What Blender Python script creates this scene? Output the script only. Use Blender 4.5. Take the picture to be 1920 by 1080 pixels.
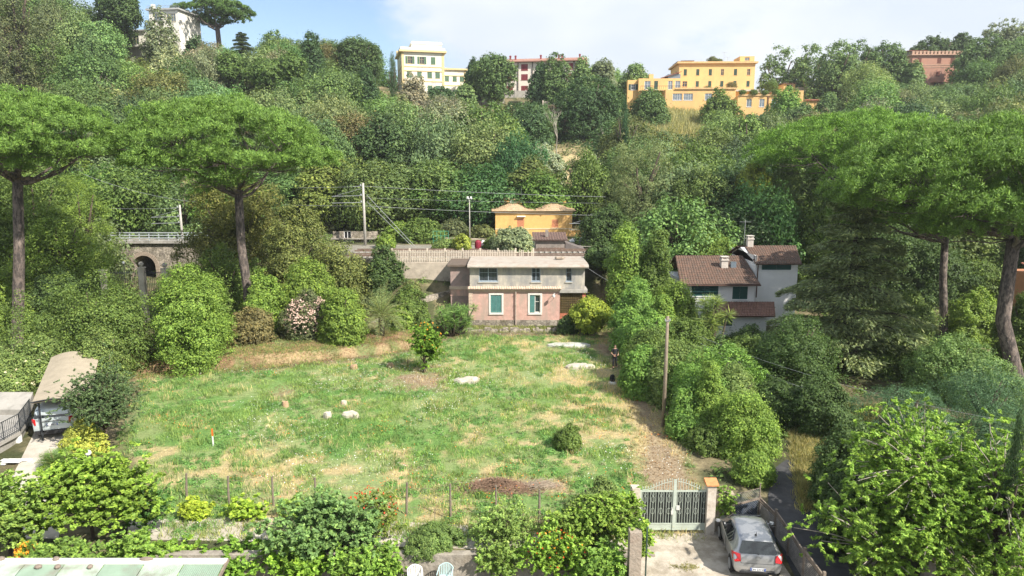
import bpy, bmesh, math, random
import numpy as np
from mathutils import Vector, Matrix
R = math.radians
scene = bpy.context.scene
for o in list(bpy.data.objects): bpy.data.objects.remove(o)
COL = scene.collection

# ------------------------------------------------------------------ camera, sky, sun, exposure
HAZE = .00028   # even thin air
CAMZ, PITCH, F = 14.5, R(10), 1280.0
cam_d = bpy.data.cameras.new('camera'); cam = bpy.data.objects.new('camera', cam_d); COL.objects.link(cam)
cam.location = (0, 0, CAMZ); cam.rotation_euler = (R(90) - PITCH, 0, 0)
cam_d.lens = 24; cam_d.sensor_width = 36; cam_d.clip_start = .1; cam_d.clip_end = 5000
scene.camera = cam
SUN = Vector((.60, -.50, .72)).normalized()
SUN_EL = math.asin(SUN.z); SUN_AZ = math.atan2(SUN.x, SUN.y)
world = bpy.data.worlds.new('World'); scene.world = world; world.use_nodes = True
nt = world.node_tree; nt.nodes.clear()
def wn(t, **k):
    n = nt.nodes.new(t)
    for a, b in k.items(): setattr(n, a, b)
    return n
wo = wn('ShaderNodeOutputWorld'); wb = wn('ShaderNodeBackground'); wb.inputs[1].default_value = .11
sk = wn('ShaderNodeTexSky'); sk.sky_type = 'NISHITA'; sk.sun_disc = False
sk.sun_elevation = SUN_EL; sk.sun_rotation = SUN_AZ; sk.air_density = 1.0; sk.dust_density = 1.2; sk.ozone_density = 1.5
tc = wn('ShaderNodeTexCoord'); sep = wn('ShaderNodeSeparateXYZ'); nt.links.new(tc.outputs['Generated'], sep.inputs[0])
mp = wn('ShaderNodeMapping'); mp.inputs['Scale'].default_value = (1, 1, 2.2); nt.links.new(tc.outputs['Generated'], mp.inputs[0])
nz = wn('ShaderNodeTexNoise'); nz.inputs['Scale'].default_value = 3.2; nz.inputs['Detail'].default_value = 7; nz.inputs['Roughness'].default_value = .55
nt.links.new(mp.outputs[0], nz.inputs[0])
cv = wn('ShaderNodeFloatCurve')   # cloud cover over the compass: clear patch to the upper left, overcast ahead and right
nt.links.new(sep.outputs[0], cv.inputs[1])
mr = wn('ShaderNodeMapRange'); mr.inputs[1].default_value = -.8; mr.inputs[2].default_value = .8
nt.links.new(sep.outputs[0], mr.inputs[0]); nt.links.new(mr.outputs[0], cv.inputs[1])
c = cv.mapping.curves[0]
c.points[0].location = (0, .75); c.points[1].location = (1, .8)
for p in ((.12, .62), (.19, .45), (.26, .18), (.33, .20), (.44, .50), (.56, .72), (.75, .8)): c.points.new(*p)
cv.mapping.update()
ad = wn('ShaderNodeMath', operation='ADD'); nk = wn('ShaderNodeMapRange'); nk.clamp = False; nk.inputs[1].default_value = 0; nk.inputs[2].default_value = 1; nk.inputs[3].default_value = -.55; nk.inputs[4].default_value = 1.55; nt.links.new(nz.outputs[0], nk.inputs[0])
nt.links.new(cv.outputs[0], ad.inputs[0]); nt.links.new(nk.outputs[0], ad.inputs[1])
cm = wn('ShaderNodeMapRange'); cm.interpolation_type = 'SMOOTHSTEP'; cm.inputs[1].default_value = .68; cm.inputs[2].default_value = 1.12
nt.links.new(ad.outputs[0], cm.inputs[0])
nz2 = wn('ShaderNodeTexNoise'); nz2.inputs['Scale'].default_value = 2.6; nz2.inputs['Detail'].default_value = 5
nt.links.new(mp.outputs[0], nz2.inputs[0])
cr = wn('ShaderNodeValToRGB'); nt.links.new(nz2.outputs[0], cr.inputs[0])
cr.color_ramp.elements[0].position = .38; cr.color_ramp.elements[0].color = (4.3, 4.75, 5.3, 1)
cr.color_ramp.elements[1].position = .66; cr.color_ramp.elements[1].color = (5.7, 5.85, 6.05, 1)
mx = wn('ShaderNodeMixRGB'); nt.links.new(cm.outputs[0], mx.inputs[0]); nt.links.new(sk.outputs[0], mx.inputs[1]); nt.links.new(cr.outputs[0], mx.inputs[2])
nt.links.new(mx.outputs[0], wb.inputs[0]); nt.links.new(wb.outputs[0], wo.inputs[0])
sl = bpy.data.lights.new('sun', 'SUN'); sl.energy = 5.0; sl.angle = R(.6); sl.color = (1, .93, .82)
so = bpy.data.objects.new('sun', sl); COL.objects.link(so); so.rotation_euler = SUN.to_track_quat('Z', 'Y').to_euler()
vs = scene.view_settings; vs.view_transform = 'Standard'; vs.look = 'None'; vs.exposure = .80; vs.gamma = 1; vs.use_curve_mapping = False
scene.cycles.max_bounces = 5; scene.cycles.diffuse_bounces = 3; scene.cycles.glossy_bounces = 2
scene.cycles.transmission_bounces = 4; scene.cycles.transparent_max_bounces = 6; scene.cycles.volume_bounces = 0
scene.cycles.use_adaptive_sampling = True; scene.cycles.adaptive_threshold = .02
scene.cycles.caustics_reflective = False; scene.cycles.caustics_refractive = False

# ------------------------------------------------------------------ picture <-> place
CS, SN = math.cos(PITCH), math.sin(PITCH)
def P(px, py, Y):
    dx, dy = (px-960)/F, (540-py)/F
    t = Y/(CS + dy*SN)
    return Vector((dx*t, Y, CAMZ + t*(-SN + dy*CS)))
def G(px, py, z=0.0):
    dx, dy = (px-960)/F, (540-py)/F
    t = (z-CAMZ)/(-SN + dy*CS)
    return Vector((dx*t, (CS + dy*SN)*t, z))
def PROJ(x, y, z):
    d = y*CS - (z-CAMZ)*SN
    v = y*SN + (z-CAMZ)*CS
    return 960 + F*x/d, 540 - F*v/d, d
def XY(px, Y, z=0.0):
    return F and (px-960)/F*(Y*CS - (z-CAMZ)*SN)

# ------------------------------------------------------------------ noise
_rs = np.random.RandomState(7); _LAT = _rs.rand(256, 256)
def vnoise(x, y):
    x = np.asarray(x, float); y = np.asarray(y, float)
    xi = np.floor(x).astype(int); yi = np.floor(y).astype(int); fx = x-xi; fy = y-yi
    fx = fx*fx*(3-2*fx); fy = fy*fy*(3-2*fy)
    a = _LAT[xi % 256, yi % 256]; b = _LAT[(xi+1) % 256, yi % 256]; c_ = _LAT[xi % 256, (yi+1) % 256]; d = _LAT[(xi+1) % 256, (yi+1) % 256]
    return (a*(1-fx)+b*fx)*(1-fy) + (c_*(1-fx)+d*fx)*fy
def fbm(x, y, o=4):
    s = 0; a = .5; t = 0
    for i in range(o):
        s = s + a*vnoise(x*2**i + 17.3*i, y*2**i + 9.1*i); t += a; a *= .5
    return s/t
def sst(a, b, x):
    t = np.clip((np.asarray(x, float)-a)/(b-a), 0, 1); return t*t*(3-2*t)

# ------------------------------------------------------------------ tags, meshes
def tag(o, label=None, cat=None, group=None, kind=None):
    if label: o['label'] = label
    if cat: o['category'] = cat
    if group: o['group'] = group
    if kind: o['kind'] = kind
    return o
def empty(name, loc=(0, 0, 0), rz=0, label=None, cat=None, group=None):
    o = bpy.data.objects.new(name, None); COL.objects.link(o); o.location = loc; o.rotation_euler = (0, 0, rz)
    o.empty_display_size = .2
    return tag(o, label, cat, group)
def link(name, me, parent=None, loc=None, rot=None, scale=None):
    o = bpy.data.objects.new(name, me); COL.objects.link(o)
    if parent is not None: o.parent = parent
    if loc is not None: o.location = loc
    if rot is not None: o.rotation_euler = rot
    if scale is not None: o.scale = scale
    return o
def kids(o): return [c for c in bpy.data.objects if c.parent == o] if False else list(o.children)
def dup(o, loc, rz=None, scale=None, parent=None):
    c_ = o.copy(); COL.objects.link(c_)
    if parent is not None: c_.parent = parent
    if loc is not None: c_.location = loc
    if rz is not None: c_.rotation_euler = (0, 0, rz)
    if scale is not None: c_.scale = scale
    for ch in list(o.children): dup(ch, None, parent=c_)
    return c_
class MB:
    def __init__(s): s.v = []; s.f = []
    def add(s, vs_, fs):
        b = len(s.v); s.v += [tuple(v) for v in vs_]; s.f += [tuple(b+i for i in f) for f in fs]; return s
    def box(s, x0, x1, y0, y1, z0, z1):
        return s.add([(x0,y0,z0),(x1,y0,z0),(x1,y1,z0),(x0,y1,z0),(x0,y0,z1),(x1,y0,z1),(x1,y1,z1),(x0,y1,z1)],
                     [(0,3,2,1),(4,5,6,7),(0,1,5,4),(1,2,6,5),(2,3,7,6),(3,0,4,7)])
    def bar(s, a, b, w, h=None, up=(0, 0, 1)):
        h = h or w; a = Vector(a); b = Vector(b); d = (b-a).normalized(); u = Vector(up)
        if abs(d.dot(u)) > .95: u = Vector((0, 1, 0))
        r = d.cross(u).normalized(); u = r.cross(d).normalized()
        vs_ = []
        for p in (a, b):
            for i, j in ((-1,-1),(1,-1),(1,1),(-1,1)): vs_.append(p + r*(i*w/2) + u*(j*h/2))
        return s.add(vs_, [(3,2,1,0),(4,5,6,7),(0,1,5,4),(1,2,6,5),(2,3,7,6),(3,0,4,7)])
    def tube(s, pts, rad, n=8, caps=True):
        pts = [Vector(p) for p in pts]; m = len(pts)
        if not hasattr(rad, '__len__'): rad = [rad]*m
        vs_ = []; r = None
        for i, p in enumerate(pts):
            d = (pts[min(i+1, m-1)] - pts[max(i-1, 0)])
            d = d.normalized() if d.length > 1e-9 else Vector((0, 0, 1))
            if r is None: r = d.orthogonal().normalized()
            else:
                r = r - d*r.dot(d); r = r.normalized() if r.length > 1e-6 else d.orthogonal().normalized()
            q = d.cross(r)
            for k in range(n):
                a = 2*math.pi*k/n; vs_.append(p + (r*math.cos(a) + q*math.sin(a))*rad[i])
        fs = [(i*n+k, i*n+(k+1) % n, (i+1)*n+(k+1) % n, (i+1)*n+k) for i in range(m-1) for k in range(n)]
        if caps: fs += [tuple(reversed(range(n))), tuple((m-1)*n+k for k in range(n))]
        return s.add(vs_, fs)
    def lathe(s, prof, c=(0, 0, 0), n=16, axis='z'):
        vs_ = []
        for r_, z in prof:
            for k in range(n):
                a = 2*math.pi*k/n
                q = (r_*math.cos(a), r_*math.sin(a), z)
                if axis == 'x': q = (q[2], q[0], q[1])
                if axis == 'y': q = (q[0], q[2], q[1])
                vs_.append((c[0]+q[0], c[1]+q[1], c[2]+q[2]))
        m = len(prof)
        fs = [(i*n+k, i*n+(k+1) % n, (i+1)*n+(k+1) % n, (i+1)*n+k) for i in range(m-1) for k in range(n)]
        fs += [tuple(reversed(range(n))), tuple((m-1)*n+k for k in range(n))]
        return s.add(vs_, fs)
    def prism(s, poly, z0, z1):
        n = len(poly)
        return s.add([(x, y, z0) for x, y in poly] + [(x, y, z1) for x, y in poly],
                     [tuple(reversed(range(n))), tuple(range(n, 2*n))] + [(i, (i+1) % n, n+(i+1) % n, n+i) for i in range(n)])
    def mesh(s, name, mat, smooth=False):
        me = bpy.data.meshes.new(name); me.from_pydata(s.v, [], s.f)
        if mat: me.materials.append(mat)
        me.update()
        bm = bmesh.new(); bm.from_mesh(me); bmesh.ops.recalc_face_normals(bm, faces=bm.faces); bm.to_mesh(me); bm.free()
        if smooth: me.polygons.foreach_set('use_smooth', [True]*len(me.polygons))
        return me
    def build(s, name, mat, parent=None, loc=None, rot=None, smooth=False):
        return link(name, s.mesh(name, mat, smooth), parent, loc, rot)

# ------------------------------------------------------------------ materials
def srgb(r, g, b):
    f = lambda v: (v/255/12.92) if v/255 <= .04045 else ((v/255+.055)/1.055)**2.4
    return (f(r), f(g), f(b), 1)
_M = {}
def nodes(name):
    m = bpy.data.materials.new(name); m.use_nodes = True; t = m.node_tree
    bs = t.nodes['Principled BSDF']
    return m, t, bs
def M(name, col, rough=.8, var=.2, scale=2.0, bump=0, bscale=12, metal=0, stain=None, sscale=.8, slo=.5, shi=.7, coord='Object', spec=.3, streak=0, wave=None, vor=None):
    if name in _M: return _M[name]
    m, t, bs = nodes(name); L = t.links.new; N = t.nodes.new
    bs.inputs['Roughness'].default_value = rough; bs.inputs['Metallic'].default_value = metal; bs.inputs['Specular IOR Level'].default_value = spec
    tc_ = N('ShaderNodeTexCoord'); co = tc_.outputs[coord]
    n1 = N('ShaderNodeTexNoise'); n1.inputs['Scale'].default_value = scale; n1.inputs['Detail'].default_value = 6; n1.inputs['Roughness'].default_value = .65; L(co, n1.inputs[0])
    r1 = N('ShaderNodeMapRange'); L(n1.outputs[0], r1.inputs[0]); r1.inputs[1].default_value = .3; r1.inputs[2].default_value = .7
    r1.inputs[3].default_value = 1-var; r1.inputs[4].default_value = 1+var
    mu = N('ShaderNodeVectorMath'); mu.operation = 'MULTIPLY'; mu.inputs[0].default_value = col[:3]
    cb = N('ShaderNodeCombineXYZ')
    for i in range(3): L(r1.outputs[0], cb.inputs[i])
    L(cb.outputs[0], mu.inputs[1]); out = mu.outputs[0]
    if stain:
        n2 = N('ShaderNodeTexNoise'); n2.inputs['Scale'].default_value = sscale; n2.inputs['Detail'].default_value = 8; n2.inputs['Roughness'].default_value = .7
        if streak:
            ms_ = N('ShaderNodeMapping'); ms_.inputs['Scale'].default_value = (1, 1, streak); L(co, ms_.inputs[0]); L(ms_.outputs[0], n2.inputs[0])
        else: L(co, n2.inputs[0])
        r2 = N('ShaderNodeMapRange'); L(n2.outputs[0], r2.inputs[0]); r2.inputs[1].default_value = slo; r2.inputs[2].default_value = shi
        mix = N('ShaderNodeMixRGB'); L(r2.outputs[0], mix.inputs[0]); L(out, mix.inputs[1]); mix.inputs[2].default_value = stain; out = mix.outputs[0]
    h = None
    if vor:
        v1 = N('ShaderNodeTexVoronoi'); v1.feature = 'DISTANCE_TO_EDGE'; v1.inputs['Scale'].default_value = vor; L(co, v1.inputs[0])
        v2 = N('ShaderNodeTexVoronoi'); v2.inputs['Scale'].default_value = vor; L(co, v2.inputs[0])
        r3 = N('ShaderNodeMapRange'); L(v1.outputs[0], r3.inputs[0]); r3.inputs[1].default_value = .0; r3.inputs[2].default_value = .12; r3.inputs[3].default_value = .55; r3.inputs[4].default_value = 1
        se = N('ShaderNodeSeparateXYZ'); L(v2.outputs['Color'], se.inputs[0])
        r4 = N('ShaderNodeMapRange'); L(se.outputs[0], r4.inputs[0]); r4.inputs[3].default_value = .65; r4.inputs[4].default_value = 1.3
        mm = N('ShaderNodeMath'); mm.operation = 'MULTIPLY'; L(r3.outputs[0], mm.inputs[0]); L(r4.outputs[0], mm.inputs[1])
        m2 = N('ShaderNodeVectorMath'); m2.operation = 'SCALE'; L(out, m2.inputs[0]); L(mm.outputs[0], m2.inputs[3]); out = m2.outputs[0]; h = r3.outputs[0]
    if wave:
        w = N('ShaderNodeTexWave'); w.inputs['Scale'].default_value = wave[1]; w.bands_direction = wave[0]; w.inputs['Distortion'].default_value = .3; L(co, w.inputs[0])
        r5 = N('ShaderNodeMapRange'); L(w.outputs[1], r5.inputs[0]); r5.inputs[3].default_value = .7; r5.inputs[4].default_value = 1.1
        m3 = N('ShaderNodeVectorMath'); m3.operation = 'SCALE'; L(out, m3.inputs[0]); L(r5.outputs[0], m3.inputs[3]); out = m3.outputs[0]; h = w.outputs[1]
    L(out, bs.inputs['Base Color'])
    if bump:
        n3 = N('ShaderNodeTexNoise'); n3.inputs['Scale'].default_value = bscale; n3.inputs['Detail'].default_value = 5; L(co, n3.inputs[0])
        b = N('ShaderNodeBump'); b.inputs['Strength'].default_value = bump; b.inputs['Distance'].default_value = .05
        if h is not None:
            a2 = N('ShaderNodeMath'); a2.operation = 'ADD'; L(h, a2.inputs[0]); L(n3.outputs[0], a2.inputs[1]); L(a2.outputs[0], b.inputs['Height'])
        else: L(n3.outputs[0], b.inputs['Height'])
        L(b.outputs[0], bs.inputs['Normal'])
    _M[name] = m; return m
def leaf_mat(name, trans=.24, var=.35, hue=.35, rough=.55):
    """foliage: own colour from the object, each leaf a little different, dry or young leaves here and there"""
    if name in _M: return _M[name]
    m, t, bs = nodes(name); L = t.links.new; N = t.nodes.new
    oi = N('ShaderNodeObjectInfo'); ge = N('ShaderNodeNewGeometry'); tc_ = N('ShaderNodeTexCoord')
    r1 = N('ShaderNodeMapRange'); L(ge.outputs['Random Per Island'], r1.inputs[0]); r1.inputs[3].default_value = 1-var; r1.inputs[4].default_value = 1+var
    n1 = N('ShaderNodeTexNoise'); n1.inputs['Scale'].default_value = 1.1; n1.inputs['Detail'].default_value = 3; L(tc_.outputs['Object'], n1.inputs[0])
    r2 = N('ShaderNodeMapRange'); L(n1.outputs[0], r2.inputs[0]); r2.inputs[1].default_value = .3; r2.inputs[2].default_value = .7; r2.inputs[3].default_value = 1.05; r2.inputs[4].default_value = 1.95
    mm = N('ShaderNodeMath'); mm.operation = 'MULTIPLY'; L(r1.outputs[0], mm.inputs[0]); L(r2.outputs[0], mm.inputs[1])
    sc = N('ShaderNodeVectorMath'); sc.operation = 'SCALE'; L(oi.outputs['Color'], sc.inputs[0]); L(mm.outputs[0], sc.inputs[3])
    # a share of yellower leaves
    r3 = N('ShaderNodeMapRange'); L(ge.outputs['Random Per Island'], r3.inputs[0]); r3.inputs[1].default_value = .55; r3.inputs[2].default_value = 1; r3.inputs[3].default_value = 0; r3.inputs[4].default_value = hue
    ye = N('ShaderNodeVectorMath'); ye.operation = 'MULTIPLY'; L(sc.outputs[0], ye.inputs[0]); ye.inputs[1].default_value = (1.75, 1.25, .7)
    mix = N('ShaderNodeMixRGB'); L(r3.outputs[0], mix.inputs[0]); L(sc.outputs[0], mix.inputs[1]); L(ye.outputs[0], mix.inputs[2])
    L(mix.outputs[0], bs.inputs['Base Color']); bs.inputs['Roughness'].default_value = rough; bs.inputs['Specular IOR Level'].default_value = .2
    tr = N('ShaderNodeBsdfTranslucent'); ty = N('ShaderNodeVectorMath'); ty.operation = 'MULTIPLY'; L(mix.outputs[0], ty.inputs[0]); ty.inputs[1].default_value = (1.5, 1.6, .8); L(ty.outputs[0], tr.inputs[0])
    ms = N('ShaderNodeMixShader'); ms.inputs[0].default_value = trans
    L(bs.outputs[0], ms.inputs[1]); L(tr.outputs[0], ms.inputs[2]); L(ms.outputs[0], t.nodes['Material Output'].inputs[0])
    _M[name] = m; return m
LEAF = leaf_mat('foliage'); NEEDLE = leaf_mat('needles', .18, .4, .3); BLADE = leaf_mat('blades', .3, .3, .4, .45)
BARK = M('bark', (.075, .058, .045, 1), .95, .5, 3, .8, 9)
PBARK = M('pine_bark', (.185, .15, .13, 1), .95, .35, 1.2, 1.0, 5, stain=(.065, .055, .052, 1), sscale=5.5, slo=.44, shi=.56, streak=.35)
WBARK = M('pale_bark', (.30, .27, .23, 1), .9, .3, 4, .4, 14)
GLASS = M('glass', (.03, .04, .05, 1), .06, .1, 1, spec=.9)
BLUEGLASS = M('pale_glass', (.16, .2, .24, 1), .1, .15, 1, spec=.9)
DARK = M('dark_room', (.012, .012, .014, 1), .9)
CONC = M('concrete', (.38, .36, .33, 1), .9, .2, 1.5, .3, 14, stain=(.2, .19, .17, 1), sscale=1.2)
PALECONC = M('pale_concrete', (.50, .46, .40, 1), .9, .15, 1.2, .25, 10, stain=(.34, .30, .24, 1), sscale=.5, slo=.45, shi=.75)
DRIVE = M('drive_concrete', (.47, .42, .35, 1), .9, .18, 2.2, .35, 12, stain=(.29, .25, .195, 1), sscale=.9, slo=.44, shi=.60)
STONE = M('rubble_stone', (.33, .29, .24, 1), .95, .25, 1.5, .8, 10, vor=3.2, stain=(.18, .16, .11, 1), sscale=.5)
ASPH = M('asphalt', (.06, .06, .064, 1), .9, .3, 1.6, .3, 40, stain=(.13, .12, .11, 1), sscale=.6, slo=.55, shi=.8)
TILE = M('clay_tiles', (.155, .095, .07, 1), .85, .35, 3, .4, 12, stain=(.10, .075, .06, 1), sscale=2.0, slo=.42, shi=.62)
REDTILE = M('red_tiles', (.36, .15, .10, 1), .85, .3, 3, .3, 12)
METAL = M('galvanised', (.42, .44, .46, 1), .5, .15, 4, metal=.5)
WMETAL = M('white_metal', (.75, .76, .76, 1), .5, .05)
IRON = M('dark_iron', (.04, .045, .05, 1), .6, .2)
WOOD = M('weathered_wood', (.22, .18, .145, 1), .9, .3, 4, .4, 20)
ROCK = M('pale_rock', (.48, .44, .37, 1), .9, .25, 1.5, .8, 5, stain=(.3, .26, .2, 1), sscale=2)
WHITE = M('white_plaster', (.74, .74, .73, 1), .85, .06, 1, .05)
SHG = M('green_shutter', (.02, .085, .075, 1), .6, .15, 3, wave=('Z', 5))
# ------------------------------------------------------------------ terrain
RT = [(-900,60,150),(-300,20,150),(0,55,155),(120,70,160),(200,100,165),(290,118,178),(400,120,185),(560,130,190),(700,158,192),(820,186,188),(960,182,192),(1100,188,196),
      (1200,206,196),(1300,222,190),(1430,226,188),(1550,200,190),(1650,172,195),(1740,168,198),(1830,150,195),(1920,135,190),(2200,120,190),(2900,120,190)]
_u = []; _yr = []; _zr = []
for px, py, Y in RT:
    p = P(px, py, Y); _u.append(p.x/Y); _yr.append(Y); _zr.append(p.z)
LINE_U = np.array(_u)
BANK = [G(-400, 722), G(0, 714), G(250, 706), G(400, 694), G(560, 682), G(650, 672), G(760, 658), G(870, 625)]
BX = [p.x for p in BANK]; BY = [p.y for p in BANK]
ARCH_X = P(271, 500, 86).x
def H(x, y):
    x = np.asarray(x, float); y = np.asarray(y, float)
    u = x/np.maximum(y, 1)
    yr = np.interp(u, LINE_U, _yr); zr = np.interp(u, LINE_U, _zr)
    # field flat, lower garden in front of the lane
    z = np.zeros(np.broadcast(x, y).shape)
    z = z - .9*sst(24.0, 23.6, y)*sst(5.4, 5.0, x)
    # earth bank to the left, carrying the shrubs
    by = np.interp(x, BX, BY)
    z = z + (np.array(.62)*sst(by+.1+.5*(fbm(x*.8, x*0, 2)-.5), by+1.3, y)+.22*(fbm(x*1.1, y*1.4, 3)-.5)*sst(by-.2, by+.6, y)*sst(by+6, by+3, y))*sst(-6.5, -9.5, x)*(1-sst(64, 70, y))
    # rise to the railway terrace: close behind the house, farther off at the sides
    l0 = np.interp(u, [-.52, -.46, -.30, -.20, -.16, .14, .20, .5], [84, 84, 80, 64, 60.5, 63, 70, 76])
    l1 = np.interp(u, [-.52, -.46, -.30, -.20, -.16, .14, .20, .5], [89, 89, 87, 70, 67.2, 67.2, 90, 96])
    near = sst(-.21, -.185, u)*sst(.15, .13, u)      # behind the house the last step is a retaining wall
    z = z + 5.2*((1-near)*sst(0, 1, (y-l0)/(l1-l0)) + near*(.60*sst(0, 1, (y-l0)/(l1-l0)) + .40*sst(67.3, 67.75, y)))
    z = np.where((y > 64) & (x < -9), np.minimum(z, 5.3), z)
    f0 = 98.0
    t = np.clip((y-f0)/(yr-f0), 0, 1)
    z = z + (zr-5.2)*(t**.95)
    z = z + np.where(y > yr, -(y-yr)*.03, 0)
    hill = sst(100, 120, y)*(1-sst(-12, -2, y-yr))
    z = z + hill*(fbm(x*.045, y*.045, 3)-.5)*5
    z = z + .10*(fbm(x*.5+3, y*.5, 3)-.5)*sst(28, 31, y)*(1-sst(57, 60, y))*sst(7.5, 6, x-.0*y)
    # the lane that runs under the railway bridge
    c_ = sst(3.4, 2.4, np.abs(x-ARCH_X))*sst(78, 83, y)*(1-sst(97, 104, y))
    z = z*(1-c_) + .6*c_
    return z
def h1(x, y): return float(H(x, y))
def GT(px, py, y0=20):
    """the point of the terrain seen at a pixel"""
    dx, dy = (px-960)/F, (540-py)/F
    t = np.arange(y0, 320, .25); k = CS + dy*SN
    tt = t/k; X = dx*tt; Z = CAMZ + tt*(-SN + dy*CS)
    d = Z - H(X, t)
    i = int(np.argmax(d < 0)) if (d < 0).any() else len(t)-1
    return Vector((float(X[i]), float(t[i]), float(H(X[i], t[i]))))
def at(px, Y, dz=0.0):
    """ground point at distance Y under a picture column (column measured at ground height)"""
    z = 0.0
    for _ in range(4):
        x = XY(px, Y, z); z = h1(x, Y)
    return Vector((x, Y, z+dz))

# ground colours (what grows or lies there), point by point
def blob(x, y, px, py, rx, ry, z=0.0):
    p = G(px, py, z); return np.exp(-(((x-p.x)/rx)**2 + ((y-p.y)/ry)**2))
def field_mask(x, y):
    m = sst(0, 2.0, np.interp(x, BX, BY) - y)*sst(24.6, 25.4, y)
    # right edge follows the hedge
    xe = np.interp(y, [25, 28, 33, 40, 50, 60], [7.9, 8.2, 8.6, 8.7, 8.6, 8.6])
    xl = np.interp(y, [25, 34, 44, 52], [-13, -20.3, -24.5, -32])
    return m*sst(xe+1, xe-.5, x)*sst(xl-1, xl+.7, x)*sst(62, 60, y)
def dry_amount(x, y):
    n = fbm(x*.16+5, y*.16, 4); n2 = fbm(x*.9, y*.9+7, 4)
    d = .9*(n-.52)*1.9 + (n2-.5)*3.4 - .06 + (fbm(x*2.6, y*2.6, 3)-.5)*1.6
    d = d + sst(-6, 9, x)*.42 - .3*blob(x, y, 480, 740, 9, 7) - .18*blob(x, y, 640, 830, 8, 4)
    d = d + .7*blob(x, y, 1230, 800, 2.2, 8) + .2*blob(x, y, 900, 870, 9, 1.6) + .3*blob(x, y, 480, 885, 3, .8)
    return d
def soil_amount(x, y):
    s = .9*blob(x, y, 785, 712, 2.8, 3.2) + .8*blob(x, y, 535, 735, 1.3, 2.4) + .5*blob(x, y, 1085, 655, 4, 2)
    s = s + .75*blob(x, y, 930, 905, 3.0, 1.0) + .5*blob(x, y, 1010, 915, 2, 1)
    # trodden path beside the hedge, leaf litter towards the gate
    xp = np.interp(y, [26, 30, 36, 44, 52, 58], [7.0, 7.4, 7.9, 8.0, 7.7, 7.4])
    s = s + (.38+.75*fbm(x*.9, y*.9+3, 3))*np.exp(-((x-xp)/.8)**2)*sst(60, 54, y) + .8*blob(x, y, 1240, 880, 1.6, 3)
    s = s + .55*np.exp(-((y-(np.interp(x, BX, BY)-.6))/.9)**2)
    s = s + .35*np.exp(-((y-26.0)/.5)**2)*sst(6, 3, x)
    return s
def ground_colour(x, y):
    def mixc(a, b, t): return a*(1-t[..., None]) + np.array(b)*t[..., None]
    base = np.zeros(x.shape+(3,)) + np.array((.065, .075, .035))
    n = fbm(x*.25, y*.25, 4); n2 = fbm(x*1.3, y*1.3, 3)
    base = mixc(base, (.17, .14, .085), sst(.45, .7, n))
    base = mixc(base, (.30, .25, .15), sst(.5, .7, n2)*.5)
    fm = field_mask(x, y)
    g = np.zeros(x.shape+(3,)) + np.array((.215, .27, .11))
    g = mixc(g, (.125, .225, .062), sst(.45, .7, fbm(x*.35+40, y*.35, 3)))
    g = mixc(g, (.40, .33, .18), sst(-.1, .9, dry_amount(x, y)))
    g = mixc(g, (.29, .225, .15), sst(.35, .95, soil_amount(x, y)+(n2-.5)*.9))
    base = mixc(base, (0, 0, 0), fm) + g*fm[..., None]
    # left bank: bare reddish earth with straw
    by = np.interp(x, BX, BY)
    bk = sst(-.5, .6, y-by)*sst(11, 5, y-by)*sst(-7, -9, x)*sst(62, 58, y)
    ec = mixc(np.zeros(x.shape+(3,)) + np.array((.235, .15, .092)), (.35, .26, .15), sst(.4, .65, fbm(x*.5, y*.8+9, 4)))
    ec = ec*(.72+.56*fbm(x*3.1, y*3.1, 3))[..., None]; ec = mixc(ec, (.17, .19, .08), sst(.44, .62, fbm(x*.6+30, y*.6, 3)))
    base = base*(1-bk[..., None]) + ec*bk[..., None]
    # dry clearing on the hill, dry patches on the right of it
    u = x/np.maximum(y, 1)
    px = 960 + F*x/(y*CS-(H(x, y)-CAMZ)*SN); py = 540 - F*(y*SN+(H(x, y)-CAMZ)*CS)/(y*CS-(H(x, y)-CAMZ)*SN)
    cl = np.exp(-((px-1085)/70)**2-((py-312)/38)**2)*1.3 + np.exp(-((px-1200)/90)**2-((py-262)/22)**2) + np.exp(-((px-1340)/90)**2-((py-250)/16)**2)
    cl = np.clip(cl + (n2-.5)*.6, 0, 1)*sst(98, 104, y)
    base = base*(1-cl[..., None]) + np.array((.42, .34, .19))*cl[..., None]
    # railway ballast and yard behind the house
    rb = sst(4.6, 5.0, H(x, y))*sst(67, 67.6, y)*sst(84, 82, y)*sst(-.27, -.25, u)*sst(.14, .12, u)
    base = base*(1-rb[..., None]) + (np.array((.24, .225, .19))*(.8+.4*n2[..., None]))*rb[..., None]
    rub = sst(84, 85, y)*sst(98, 96, y)*sst(-.2, -.18, u)*sst(.14, .12, u)*sst(.42, .55, n)
    base = base*(1-rub[..., None]) + np.array((.40, .34, .26))*rub[..., None]
    return base

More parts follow.
